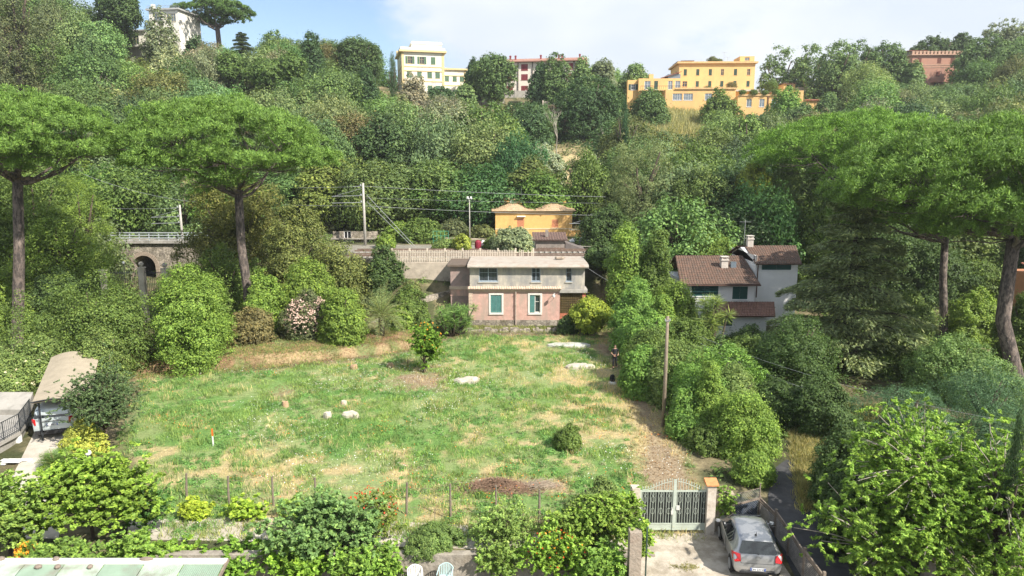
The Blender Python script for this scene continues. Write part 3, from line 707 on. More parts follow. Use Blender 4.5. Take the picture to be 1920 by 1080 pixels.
def bare_tree(label, base, hgt, seed, group=None):
    rn = random.Random(seed); root = empty('bare_tree', base, 0, label, 'dead tree', group); mb = MB()
    def rec(p, d, l_, r_, k):
        e = p+d*l_; mb.tube([p, p.lerp(e, .5)+Vector((rn.uniform(-1,1), rn.uniform(-1,1), 0))*l_*.06, e], [r_, r_*.8, r_*.6], 5)
        if k == 0: return
        for _ in range(3 if k > 1 else 2):
            nd = (d+Vector((rn.uniform(-.8, .8), rn.uniform(-.8, .8), rn.uniform(-.1, .5)))).normalized(); rec(e, nd, l_*rn.uniform(.55, .8), r_*.55, k-1)
    rec(Vector((0, 0, -.2)), Vector((0, 0, 1)), hgt*.38, .16, 4)
    mb.build('trunk', WBARK, root); return root
# ------------------------------------------------------------------ building kit (each building lives in its own frame; front faces -y)
SIDES = {'f': (lambda a: ((a[0], a[2]), (1, 0))), 'r': (lambda a: ((a[1], a[2]), (0, 1))), 'b': (lambda a: ((a[1], a[3]), (-1, 0))), 'l': (lambda a: ((a[0], a[3]), (0, -1)))}
def walls(mb, x0, x1, y0, y1, z0, z1, ops=None, dep=.18, top=True, sides='frbl'):
    ops = ops or {}
    for s in sides:
        (ox, oy), (dx, dy) = SIDES[s]((x0, x1, y0, y1)); Ln = (x1-x0) if s in 'fb' else (y1-y0); nx, ny = dy, -dx
        rects = [(o[0]-o[2]/2, o[0]+o[2]/2, o[1], o[1]+o[3]) for o in ops.get(s, [])]
        us = sorted(set([0, Ln] + [round(r[i], 4) for r in rects for i in (0, 1)])); vs_ = sorted(set([z0, z1] + [round(r[i], 4) for r in rects for i in (2, 3)]))
        pt = lambda u, v, d=0: (ox+dx*u-nx*d, oy+dy*u-ny*d, v)
        for i in range(len(us)-1):
            for j in range(len(vs_)-1):
                um, vm = (us[i]+us[i+1])/2, (vs_[j]+vs_[j+1])/2
                if any(r[0] < um < r[1] and r[2] < vm < r[3] for r in rects): continue
                mb.add([pt(us[i], vs_[j]), pt(us[i+1], vs_[j]), pt(us[i+1], vs_[j+1]), pt(us[i], vs_[j+1])], [(0, 1, 2, 3)])
        for a, b, c_, d in rects:
            for (u1, v1), (u2, v2) in (((a, c_), (b, c_)), ((b, c_), (b, d)), ((b, d), (a, d)), ((a, d), (a, c_))):
                mb.add([pt(u1, v1), pt(u2, v2), pt(u2, v2, dep), pt(u1, v1, dep)], [(0, 1, 2, 3)])
    if top: mb.add([(x0, y0, z1), (x1, y0, z1), (x1, y1, z1), (x0, y1, z1)], [(0, 1, 2, 3)])
    return mb
_W = {}
def wm(key, f, mat):
    if key not in _W: _W[key] = f().mesh(key[0], mat)
    return _W[key]
def window(root, bx, side, o, frame=WMETAL, sh=None, sill=None):
    """o = (u, v, w, h, style): glass | closed | open | half | dark"""
    (ox, oy), (dx, dy) = SIDES[side](bx); u, v, w, h, st = o[:5]; sh = (o[5] if len(o) > 5 else sh) or SHG
    def fr():
        m = MB(); t = min(.07, w*.09)
        for a in ((-w/2, -w/2+t, 0, h), (w/2-t, w/2, 0, h), (-w/2+t, w/2-t, 0, t), (-w/2+t, w/2-t, h-t, h)): m.box(a[0], a[1], .06, .13, a[2], a[3])
        if w > .8: m.box(-.03, .03, .065, .125, t, h-t)
        if w > 2: 
            for q in (-.25, .25): m.box(w*q-.025, w*q+.025, .065, .125, t, h-t)
        if h > 1.3: m.box(-w/2+t, w/2-t, .07, .12, h*.6, h*.6+.035)
        m.box(-w/2-.08, w/2+.08, -.07, .05, -.07, -.003)
        return m
    wo_ = link('window', wm(('window', round(w, 2), round(h, 2), frame.name), fr, frame), root, (ox+dx*u, oy+dy*u, v), (0, 0, math.atan2(dy, dx)))
    gm_ = DARK if st == 'dark' else (BLUEGLASS if st == 'pale' else GLASS)
    link('pane', wm(('pane', round(w, 2), round(h, 2), gm_.name), lambda: MB().box(-w/2, w/2, .13, .16, 0, h), gm_), wo_)
    def leafmb(wd):
        m = MB(); m.box(0, .05, 0, .04, 0, h); m.box(wd-.05, wd, 0, .04, 0, h); m.box(.05, wd-.05, 0, .04, 0, .07); m.box(.05, wd-.05, 0, .04, h-.07, h); m.box(.05, wd-.05, .015, .025, .07, h-.07)
        n = int((h-.14)/.075)
        if w*h > .5:
            for i in range(n): m.box(.05, wd-.05, .0, .015, .07+i*.075, .07+i*.075+.04)
        return m
    ml = wm(('shutter', round(w/2, 2), round(h, 2), sh.name), lambda: leafmb(w/2-.012), sh)
    if st == 'closed':
        link('shutter', ml, wo_, (-w/2, .01, .005)); link('shutter', ml, wo_, (.008, .01, .005))
    if st == 'open':
        link('shutter', ml, wo_, (-w, -.05, .005)); link('shutter', ml, wo_, (w/2+.008, -.05, .005))
    if st == 'half':
        link('shutter', ml, wo_, (-w/2, .01, .005)); link('shutter', ml, wo_, (w/2, .03, .005), (0, 0, R(-100)))
    return wo_
def block(root, x0, x1, y0, y1, z0, z1, mat, ops=None, name='wall', frame=WMETAL, sh=None, top=True, sides='frbl', dep=.18):
    o = walls(MB(), x0, x1, y0, y1, z0, z1, ops, dep, top, sides).build(name, mat, root)
    for s, l in (ops or {}).items():
        for q in l:
            if q[4] != 'hole': window(root, (x0, x1, y0, y1), s, q, frame, sh)
    return o
def tile_slope(mb, a, b, c_, d, pitch=.24, amp=.05, courses=.38):
    """barrel tiles between eave a-b and ridge d-c: rolls run up the slope"""
    a, b, c_, d = map(Vector, (a, b, c_, d)); w = max((b-a).length, (c_-d).length); n = max(2, int(w/pitch))*4; s = ((d-a).length+(c_-b).length)/2; m = max(1, int(s/courses))
    nrm = (b-a).cross(d-a).normalized(); nrm = nrm if nrm.z > 0 else -nrm; vs_ = []; 
    rows = []
    for j in range(m): rows += [(j/m, .028), ((j+1)/m-.001, 0)]
    for t, k in rows:
        l = a.lerp(d, t); r_ = b.lerp(c_, t)
        for i in range(n+1): vs_.append(l.lerp(r_, i/n) + nrm*(amp*abs(math.sin(math.pi*i/4)) + k))
    q = n+1; fs = [(j*q+i, j*q+i+1, (j+1)*q+i+1, (j+1)*q+i) for j in range(len(rows)-1) for i in range(n)]
    mb.add(vs_, fs); e = len(mb.v)
    mb.add([a-nrm*.06, b-nrm*.06, c_-nrm*.06, d-nrm*.06, a, b, c_, d], [(3, 2, 1, 0), (0, 1, 5, 4), (1, 2, 6, 5), (2, 3, 7, 6), (3, 0, 4, 7)])
    return mb
def chimney(parent, x, y, z0, z1, w, mat, cap=None):
    m = MB().box(x-w/2, x+w/2, y-w/2, y+w/2, z0, z1).box(x-w/2-.07, x+w/2+.07, y-w/2-.07, y+w/2+.07, z1-.18, z1-.08)
    m.box(x-w/2-.05, x+w/2+.05, y-w/2-.05, y+w/2+.05, z1+.14, z1+.2)
    for i in (-1, 1):
        for j in (-1, 1): m.box(x+i*w*.4-.05, x+i*w*.4+.05, y+j*w*.4-.05, y+j*w*.4+.05, z1, z1+.14)
    return m.build('chimney', mat, parent)

# ------------------------------------------------------------------ the old house at the head of the field
def old_house():
    Y = 62.0; a = P(880, 608, Y); b = P(1098, 608, Y); W = b.x-a.x; zt = P(980, 497, Y).z
    g = .0; root = empty('old_house', (a.x, Y, g), 0, 'derelict two-storey house with peeling pink ground floor and grey plaster upper floor', 'house')
    k = W/218; X = lambda px: (px-880)*k; Z = lambda py: (608-py)*k/1.0+.15
    PINK = M('pink_plaster', (.56, .345, .29, 1), .9, .2, 2.5, .35, 10, stain=(.40, .31, .26, 1), sscale=1.3, slo=.40, shi=.64, streak=.3)
    GREY = M('grey_plaster', (.49, .445, .375, 1), .9, .22, 1.6, .35, 10, stain=(.27, .265, .26, 1), sscale=.9, slo=.38, shi=.60, streak=.35)
    TRIM = M('pink_trim', (.54, .42, .33, 1), .9, .15, 3, .2)
    WT = M('old_white_trim', (.68, .66, .61, 1), .85, .12, 5)
    TEAL = M('teal_shutter', (.10, .25, .235, 1), .6, .2, 4, wave=('Z', 5)); BLUE = M('old_blue_frame', (.30, .36, .42, 1), .7, .2, 5)
    D = 6.6; zmid = Z(541); H2 = Z(500)
    # ground floor with two windows and the recessed corner porch
    w1 = dict(u=X(930.5), w=20*k*1.0, z=Z(586), h=(586-552)*k)
    og = {'f': [(X(930.5), Z(586), 1.02, 1.68, 'closed', TEAL), (X(1003), Z(586), .98, 1.68, 'glass')]}
    xr = X(1049)
    gf = walls(MB(), 0, xr, 0, D, .55, zmid, {'f': [(o[0], o[1], o[2], o[3]) for o in og['f']]}, .22, False).build('ground_floor_wall', PINK, root)
    for o in og['f']: window(root, (0, xr, 0, D), 'f', o, WT, TEAL)
    # white window surrounds, quoins, plinth, string course
    for o in og['f']:
        u, v, w, h = o[:4]; m = MB(); t = .17
        m.box(u-w/2-t, u-w/2, -.05, .1, v-.02, v+h+t); m.box(u+w/2, u+w/2+t, -.05, .1, v-.02, v+h+t); m.box(u-w/2, u+w/2, -.05, .1, v+h, v+h+t); m.box(u-w/2-t, u+w/2+t, -.09, .1, v-.17, v-.075)
        m.build('window_surround', WT, root)
    # left leaf of the second window still closed
    sm = MB().box(0, .44, 0, .04, 0, 1.66)
    for i in range(20): sm.box(.04, .40, -.012, 0, .05+i*.08, .09+i*.08)
    sm.build('shutter', TEAL, root, (X(1003)-.48, .02, Z(586)+.01))
    m = MB().box(-.03, .28, -.035, .1, .5, zmid-.25); 
    for i in range(9): m.box(-.035, .34, -.05, .1, .62+i*.3, .74+i*.3)
    m.build('corner_quoins', TRIM, root)
    MB().box(-.05, X(1049)+.02, -.07, .1, zmid-.25, zmid).build('string_course', TRIM, root)
    MB().box(-.06, xr+.03, -.06, D, -.4, .55).build('plinth', STONE, root)
    t = MB(); tile_slope(t, (-.1, -.32, zmid+.02), (xr+.1, -.32, zmid+.02), (xr+.1, .12, zmid+.2), (-.1, .12, zmid+.2), .22, .05, .3); t.build('tile_ledge', M('pale_tiles', (.52, .40, .31, 1), .9, .3, 3, .3), root)
    # porch corner
    MB().box(X(1091), X(1097), .0, .35, .5, zmid-.35).build('brick_pier', M('brick', (.48, .17, .10, 1), .9, .25, 6, .4, 20), root)
    MB().box(xr+.03, X(1091), .04, .25, .0, Z(586)-.1).build('brick_parapet', M('brick', (.48, .17, .10, 1)), root)
    m = MB(); 
    z0, z1 = Z(586)-.08, zmid-.35
    for i in range(12): m.box(xr+.06+i*.17, xr+.075+i*.17, .10, .12, z0, z1)
    for i in range(9): m.box(xr+.06, X(1091), .105, .115, z0+.1+i*.22, z0+.112+i*.22)
    m.build('porch_grille', M('rusty_iron', (.20, .13, .07, 1), .8, .3, 6), root)
    m = MB(); 
    for i in range(6): m.box(xr+.05, X(1091), .16+.0*i, .18, z0+i*.33, z0+i*.33+.3)
    m.build('porch_screen', M('olive_screen', (.075, .060, .022, 1), .9, .5, 4, .3, 20), root)
    MB().box(xr+.03, X(1097), 1.2, D, .5, zmid-.35).build('porch_wall', PINK, root)
    MB().box(xr-.03, X(1100), -.16, D, zmid-.34, zmid-.02).build('porch_slab', CONC, root)
    # upper floor
    ou = {'f': [(X(916), Z(527), 1.72, 1.32, 'glass'), (X(1004.5), Z(527), .82, 1.32, 'glass'), (X(1065.5), Z(527), .50, 1.36, 'glass')]}
    xu = X(1095)
    walls(MB(), .08, xu, .10, D, zmid+.0, H2, {'f': [(o[0]-.08, o[1], o[2], o[3]) for o in ou['f']]}, .2, False).build('upper_floor_wall', GREY, root)
    for o in ou['f']:
        window(root, (0, xu, .10, D), 'f', o, BLUE)
        if o[2] > .9 or 1:
            s = MB(); n = max(2, int(o[2]/.43))
            for i in range(n):
                for j in range(14): s.box(-o[2]/2+i*o[2]/n+.04, -o[2]/2+(i+1)*o[2]/n-.03, .10, .125, .08+j*.09, .12+j*.09)
            s.build('louvre_blind', M('blue_grey_louvre', (.07, .085, .105, 1), .7, .2), root, (o[0], .10, o[1]))
        MB().box(o[0]-o[2]/2-.1, o[0]+o[2]/2+.1, .02, .2, o[1]-.15, o[1]-.075).build('window_sill', M('pale_concrete', (0, 0, 0, 1)), root)
    # barrel-edged roof slab, weathered, with rubble lying on it
    m = MB(); prof = [(-.42, H2-.02), (-.46, H2+.10), (-.38, H2+.22), (-.1, H2+.27), (1.2, H2+.31), (3.5, H2+.30), (5.9, H2+.28), (5.9, H2-.01), (-.3, H2-.01)]
    n = len(prof); x0, x1 = -.10, X(1101)
    m.add([(x0, y, z) for y, z in prof] + [(x1, y, z-.02) for y, z in prof], [tuple(range(n)), tuple(reversed(range(n, 2*n)))] + [(i, (i+1) % n, n+(i+1) % n, n+i) for i in range(n)])
    rf = m.build('roof', M('roof_screed', (.38, .345, .30, 1), .9, .12, 2, .25, 9, stain=(.34, .26, .21, 1), sscale=1.6, slo=.48, shi=.66), root)
    rn = random.Random(4); rb = MB()
    for i in range(7): rb.lathe([(.0, -.1), (.16, -.06), (.18, .05), (.1, .14), (0, .17)], (X(1050)+rn.uniform(-.25, .5), 3.2+rn.uniform(-.3, .3), H2+.42), 6)
    rb.build('roof_rubble', M('rubble_grey', (.30, .25, .2, 1), .95, .3, 4), rf)
    # left annex set back, in shade of the main block
    ax0 = X(843); m = block(root, ax0, -.0, 1.6, D, 0, Z(503), M('mauve_plaster', (.34, .25, .225, 1), .9, .15, 1.2, .2, stain=(.22, .19, .18, 1)), {}, 'annex_wall')
    MB().box(ax0-.1, 0, 1.45, 1.65, Z(546)-.05, Z(541)).build('annex_band', TRIM, root)
    MB().box(ax0-.02, .0, 1.56, 1.62, Z(560), Z(547)).build('annex_panel', PINK, root)
    MB().box(ax0-.25, .05, 1.25, D+.1, Z(503)+.004, Z(503)+.17).build('annex_roof', M('dark_roof_edge', (.13, .10, .08, 1), .9), root)
    # downpipe and wall lamp
    m = MB(); xp = X(967); m.tube([(xp, -.13, .1), (xp, -.13, zmid-.05), (xp+.05, -.3, zmid+.12)], .055, 8)
    for z in (1.0, 2.0, 3.0): m.box(xp-.09, xp+.09, -.2, -.0, z, z+.05)
    m.build('downpipe', M('pipe_paint', (.42, .34, .29, 1), .7), root)
    m = MB(); m.tube([(X(1040), 0, zmid-.42), (X(1038), -.35, zmid-.35), (X(1037), -.55, zmid-.45)], .022, 6); m.lathe([(0.02, .02), (.14, -.02), (.12, -.2), (.02, -.26)], (X(1037), -.55, zmid-.45), 10)
    m.build('wall_lamp', WMETAL, root)
    m = MB(); m.tube([(X(1044), -.03, zmid-.3), (X(1036), -.03, zmid-1.0), (X(1028), -.03, zmid-1.35)], .012, 4); m.build('cable', IRON, root)
old_house()

# ------------------------------------------------------------------ ochre railway house
def railway_house():
    Y = 93.0; a = P(929, 443, Y); b = P(1073, 443, Y); W = b.x-a.x; k = W/144; Z = lambda py: (443-py)*k; X = lambda px: (px-929)*k
    OCH = M('ochre_plaster', (.66, .41, .15, 1), .9, .10, 1.5, .15, stain=(.52, .31, .13, 1), sscale=.9, streak=.3)
    CR = M('cream_trim', (.62, .48, .30, 1), .9, .1)
    root = empty('railway_house', (a.x, Y, a.z), R(3), 'ochre house with double-humped tile roof standing behind the grey upper floor', 'house')
    D = 8; zt = Z(400)
    PK = M('salmon_shutter', (.55, .24, .13, 1), .7, .1)
    ops = {'f': [(X(976), Z(427), 13*k, 17*k, 'closed', PK), (X(1041), Z(427), 12*k, 15*k, 'closed', PK)]}
    block(root, 0, W, 0, D, -1.2, zt, OCH, ops, frame=CR, sh=PK)
    MB().box(-.03, W+.03, -.05, .05, Z(429)-.1, Z(428)).build('string_course', CR, root)
    MB().box(-.12, W+.12, -.12, D+.12, zt+.004, zt+.25).build('cornice', CR, root)
    MB().box(X(969), X(985), -.35, 0, Z(406)-.05, Z(405)).build('door_hood', WHITE, root)
    # two shallow barrel vaults of tiles, ridge lines running away from the viewer
    m = MB(); n = 80; vs_ = []; prof = []
    for i in range(n+1):
        x = -.5+(W+1)*i/n; ph = abs(math.sin(2*math.pi*(i/n)*.5*2)) if False else .5-.5*math.cos(4*math.pi*i/n)
        prof.append((x, .25+zt+.15+.75*ph + .06*abs(math.sin(math.pi*i*.5+.5))))
    rows = []
    for j in range(int((D+1)/.4)): rows += [(-.45+j*.4, .05), (-.45+j*.4+.39, 0)]
    for y, kz in rows:
        t = min(1, max(0, (y+.45)/2.2)); 
        for i, (x, z) in enumerate(prof): vs_.append((x, y, zt+.25+(z-zt-.25)*(.02+.98*math.sin(t*math.pi/2)) + kz))
    q = n+1; m.add(vs_, [(j*q+i, j*q+i+1, (j+1)*q+i+1, (j+1)*q+i) for j in range(len(rows)-1) for i in range(n)])
    m.build('roof', M('ochre_tiles', (.44, .32, .20, 1), .9, .35, 5, .4, stain=(.24, .19, .14, 1), sscale=3), root)
    MB().box(X(947), X(981), 3.4, 5.4, zt, Z(377)).build('roof_room', OCH, root)
    MB().box(X(945), X(983), 3.25, 5.5, Z(377)+.004, Z(375)).build('roof_room_cap', CR, root)
    MB().box(X(959), X(968), 3.35, 3.42, Z(386), Z(378)).build('roof_room_window', WHITE, root)
    chimney(root, X(1064), 4, zt, Z(381), .5, OCH)
    MB().tube([(X(981), 3.5, Z(385)), (X(981), 3.5, Z(352))], .04, 6).build('antenna_mast', METAL, root)
    # low annex in front and to the right
    block(root, X(930), X(1110), -3.2, -.01, -1.2, Z(445), OCH, {}, 'annex_wall')
    MB().box(X(1074), X(1108), .0, 4, -1.2, Z(438)).build('side_room', OCH, root)
    tag(root)
railway_house()
def shed():
    Y = 78.0; a = P(1003, 482, Y); W = P(1060, 482, Y).x-a.x; k = W/57; z0 = 5.2; Z = lambda py: P(1003, py, Y).z-z0
    SP = M('shed_plaster', (.27, .235, .21, 1), .9, .2, 2, .3, stain=(.19, .17, .15, 1))
    root = empty('garden_shed', (a.x, Y, z0), 0, 'small grey plaster shed with dark tiled roof behind the picket fence', 'shed')
    block(root, .1, W-.1, 0, 3.5, 0, Z(449), SP, {})
    t = MB(); tile_slope(t, (-.25, -.3, Z(450)), (W+.25, -.3, Z(450)), (W+.25, 3.6, Z(441)), (-.25, 3.6, Z(441)), .3, .06, .45); t.build('roof', M('dark_tiles', (.15, .10, .085, 1), .9, .35, 4, .4), root)
    t = MB(); tile_slope(t, (.3, -1.3, Z(470)), (W*.98, -1.3, Z(470)), (W*.98, -.02, Z(465)), (.3, -.02, Z(465)), .3, .06, .45); t.build('lean_to_roof', TILE, root)
    MB().box(.35, W*.95, -1.2, -.02, 0, Z(470)-.08).build('lean_to_wall', SP, root)
    MB().prism([(W, .3), (W+3.6, .3), (W+3.6, 3), (W, 3)], 0, Z(478)).build('side_wall', M('dark_render', (.15, .13, .125, 1), .95, .2), root)
    m = MB(); m.add([(W, .25, Z(478)), (W+4.2, .25, Z(478)-.1), (W, .25, Z(455)), (W, 3, Z(478)), (W+4.2, 3, Z(478)-.1), (W, 3, Z(455))], [(0, 1, 2), (3, 5, 4), (0, 2, 5, 3), (1, 4, 5, 2)]); m.build('side_gable', M('dark_render', (0, 0, 0, 1)), root)
    MB().box(W*.35, W*.35+.35, 1, 1.35, Z(446), Z(433)).build('chimney', SP, root)
    MB().box(-.75, -.05, -.35, -.3, 0, Z(452)).build('sheet_gate', M('green_sheet', (.05, .08, .065, 1), .6, .2), root)
shed()
def low_shed():
    Y = 86.0; a = P(622, 452, Y); W = P(712, 452, Y).x-a.x
    root = empty('low_outbuilding', (a.x, Y, h1(a.x, Y)), 0, 'long low outbuilding with flat grey roof beside the tall concrete pole', 'outbuilding')
    zt = P(660, 447, Y).z-root.location.z
    block(root, .2, W-.2, 0, 3, -.5, zt-.1, STONE, {'f': [(W*.3, .2, .9, 1.2, 'dark')]})
    m = MB(); n = 28
    for i in range(n): m.box(W*i/n, W*(i+1)/n-.02, -.4, 3.3, zt-.09, zt+.03+.03*(i % 2))
    m.build('roof', M('old_sheeting', (.33, .30, .26, 1), .9, .3, 3), root)
low_shed()

# ------------------------------------------------------------------ white house with brown tiled roofs, right
def white_house():
    Y = 60.0; O = P(1266, 620, Y); root = empty('white_house', (O.x, Y, -.3), 0, 'white rendered house with brown tiled roofs and green shutters among trees', 'house')
    k = (60*CS+14.5*SN)/F; X = lambda px, dy=0: P(px, 560, Y+dy).x-O.x; Z = lambda py, dy=0: P(1380, py, Y+dy).z+.3
    GUT = M('brown_gutter', (.10, .055, .04, 1), .6)
    # left wing, long slope towards the viewer
    zt = Z(531)
    ops = {'f': [(X(1321)-X(1283), Z(555), 2.4, 1.25, 'closed'), (X(1387)-X(1283), Z(561), 1.35, 1.15, 'closed')]}
    block(root, X(1283), X(1413), 0, 7, -.5, zt, WHITE, ops)
    t = MB(); tile_slope(t, (X(1272), -.45, zt-.05), (X(1421), -.45, zt-.05), (X(1387, 6), 5.8, Z(479, 6)), (X(1262, 6), 5.8, Z(479, 6)), .24, .05, .4); rf = t.build('roof', TILE, root)
    t = MB(); tile_slope(t, (X(1262, 6), 5.82, Z(479, 6)), (X(1387, 6), 5.82, Z(479, 6)), (X(1400), 9.5, zt), (X(1280), 9.5, zt), .24, .05, .4); t.build('rear_roof', TILE, root)
    MB().tube([(X(1272), -.55, zt-.1), (X(1421), -.55, zt-.1)], .07, 6).build('gutter', GUT, root)
    chimney(rf, X(1355, 3), 3.2, zt, Z(485, 3), .62, M('chimney_render', (.5, .46, .42, 1), .9))
    MB().box(X(1367, 3), X(1377, 3), 3.0, 3.5, Z(500, 3)-.1, Z(494, 3)+.12).build('skylight', BLUEGLASS, rf)
    # taller block on the right with gable towards the left
    yb = 2.0; zr = Z(493, yb)
    ops = {'f': [(X(1452, yb)-X(1413, yb), Z(506, yb), 2.7, .75, 'closed')], 'l': [(6.5, Z(498, yb), .5, .9, 'dark')]}
    block(root, X(1413, yb), X(1492, yb), yb, 9, -.5, zr, WHITE, ops)
    t = MB(); tile_slope(t, (X(1415, yb)-.25, yb-.5, zr-.05), (X(1495, yb), yb-.5, zr-.05), (X(1490, 6), 6.6, Z(462, 6)), (X(1392, 6)+.1, 6.6, Z(462, 6)), .24, .05, .4)
    rf2 = t.build('upper_roof', TILE, root)
    t = MB(); x0 = X(1413, yb)+.0; zz = Z(462, 6)-.12; x1 = X(1492, yb); t.add([(x0, yb, zr), (x0, 9, zr), (x0, 6.4, zz), (x1, yb, zr), (x1, 9, zr), (x1, 6.4, zz)], [(0, 1, 2), (3, 5, 4), (0, 2, 5, 3), (1, 4, 5, 2)]); t.build('gable', WHITE, root)
    t = MB(); tile_slope(t, (x0-.3, 6.62, zz+.1), (X(1492), 6.62, zz+.1), (X(1492), 9.4, zr), (x0-.3, 9.4, zr), .24, .05, .4); t.build('rear_upper_roof', TILE, root)
    chimney(rf2, X(1402, 6), 6.4, zr, Z(446, 6), .55, M('chimney_render', (0, 0, 0, 1)))
    MB().tube([(X(1417, yb), yb-.08, 3), (X(1417, yb), yb-.08, zr)], .05, 6).build('downpipe', GUT, root)
    m = MB(); xa = X(1389, 7); m.tube([(xa, 7, 3), (xa, 7, Z(412, 7))], .025, 5); 
    for i in range(7): m.tube([(xa-.5+.16*i, 6.8, Z(416, 7)), (xa-.5+.16*i, 7.2, Z(416, 7))], .01, 4)
    m.tube([(xa-.5, 7, Z(416, 7)), (xa+.6, 7, Z(416, 7))], .015, 4); m.build('television_aerial', METAL, root)
    # lower wing in front with lean-to roof
    yl = -3.2; zl = Z(590, yl)
    ops = {'f': [(X(1362, yl)-X(1340, yl), Z(611, yl), 1.25, .85, 'closed')]}
    block(root, X(1340, yl), X(1440, yl), yl, -.01, -.5, zl, WHITE, ops)
    t = MB(); tile_slope(t, (X(1335, yl), yl-.5, zl-.05), (X(1452, yl), yl-.5, zl-.05), (X(1452), -.02, Z(566)), (X(1345), -.02, Z(566)), .24, .05, .4); t.build('lower_roof', M('red_brown_tiles', (.18, .10, .075, 1), .9, .35, 3, .4), root)
white_house()
def tiled_hut():
    p = G(1275, 640, 0); root = empty('tiled_hut', (p.x-.9, 56, 0), 0, 'small hut with a brown tiled roof just left of the white house', 'hut')
    block(root, 0, 2.0, 0, 2.5, 0, 2.0, WHITE, {'f': [(1.0, .8, .6, .7, 'dark')]})
    t = MB(); tile_slope(t, (-.3, -.4, 1.95), (2.4, -.4, 1.95), (2.2, 2.6, 2.8), (-.1, 2.6, 2.8), .24, .05, .4); t.build('roof', M('red_brown_tiles', (0, 0, 0, 1)), root)
tiled_hut()
def far_right_house():
    Y = 62; O = P(1884, 570, Y); root = empty('terracotta_house', (O.x+4.2, Y, -.1), 0, 'terracotta house with low tiled roof at the right picture edge behind the pines', 'house')
    zt = P(1900, 522, Y).z+.1
    block(root, 0, 9, 0, 6, -.3, zt, M('terracotta_wall', (.42, .20, .11, 1), .9, .1), {'f': [(3, 1.2, 1, 1.3, 'closed')]})
    t = MB(); tile_slope(t, (-.5, -.5, zt-.03), (9.5, -.5, zt-.03), (9, 4, zt+.9), (-.2, 4, zt+.9), .24, .05, .4); t.build('roof', REDTILE, root)
far_right_house()

# ------------------------------------------------------------------ villas on the ridge
CREAM = M('cream_plaster', (.78, .74, .64, 1), .9, .06, .6, stain=(.64, .56, .43, 1), sscale=.4, streak=.25); CRTR = M('yellow_trim', (.62, .49, .27, 1), .9, .08)
FSH = M('faded_green_shutter', (.12, .20, .13, 1), .8, .1)
def cream_villa():
    Y = 188.0; O = P(796, 186, Y); rz = R(14); root = empty('cream_villa', (O.x-5.6, Y-1, O.z-1), rz, 'cream villa with green shutters and a roof lookout on the hill crest', 'villa')
    k = P(797, 150, Y).x-P(796, 150, Y).x; s = k
    Z = lambda py: P(800, py, Y).z-(O.z-1); W = 78*s; D = 13; zt = Z(98)
    rows = [(Z(120), 1.9), (Z(146), 1.8), (Z(172), 1.7)]
    f = []
    for i, (z, h) in enumerate(rows):
        for u, st in ((13, 'open' if i == 0 else 'closed'), (32, 'open' if i == 0 else 'closed'), (51, 'closed'), (66, 'closed')):
            if i == 0 and u == 66: continue
            if i == 0: u = {13: 15, 32: 37, 51: 58}[u]
            if u*s < W-1.2: f.append((u*s, z, 1.25 if i else 1.2, h, st))
    l = [(D*.35, z, 1.1, h, 'closed') for z, h in rows] + [(D*.72, z, 1.1, h, 'closed') for z, h in rows]
    block(root, 0, W, 0, D, -2, zt, CREAM, {'f': f, 'l': l}, sh=FSH, frame=CRTR)
    m = MB()
    for z in (Z(126), Z(134), Z(153)): m.box(-.08, W+.08, -.1, D+.08, z, z+.28)
    for x in (-.09, W-.5): m.box(x, x+.62, -.09, .1, -2, zt-.02)
    m.box(-.09, .1, D-.6, D+.09, -2, zt-.02); m.build('string_courses', CRTR, root)
    MB().box(-.7, W+.7, -.7, D+.7, zt+.003, zt+.5).build('cornice', CRTR, root)
    MB().box(-.35, W+.35, -.35, D+.35, zt+.503, zt+1.2).build('parapet', CREAM, root)
    MB().box(3, 11, 3.5, 9, zt+1.2, Z(78)).box(2.8, 11.2, 3.3, 9.2, Z(78)+.003, Z(78)+.3).box(3, 11, 3.5, 9, Z(78)+.304, Z(73)).build('roof_lookout', CREAM, root)
    MB().box(-.6, .6, 9, 10.2, zt, Z(86)).build('chimney', CRTR, root)
    # lower wing to the right
    W2 = 46*s; f = []
    for z, h in ((Z(146)-.3, 1.7), (Z(174)-.2, 1.6)):
        for u in (9, 24, 38): f.append((u*s, z, 1.15, h, 'closed'))
    z2 = Z(126)
    block(root, W+.01, W+W2, 3.2, 12, -2, z2, CREAM, {'f': f}, name='wing_wall', sh=FSH, frame=CRTR)
    m = MB()
    for z in (Z(153), Z(134)): m.box(W+.02, W+W2+.06, 3.1, 12, z-.5, z-.25)
    m.box(W+W2-.5, W+W2+.09, 3.11, 3.3, -2, z2-.02); m.build('wing_courses', CRTR, root)
    MB().box(W+.02, W+W2+.5, 2.7, 12.4, z2+.003, z2+.45).build('wing_cornice', CRTR, root)
cream_villa()
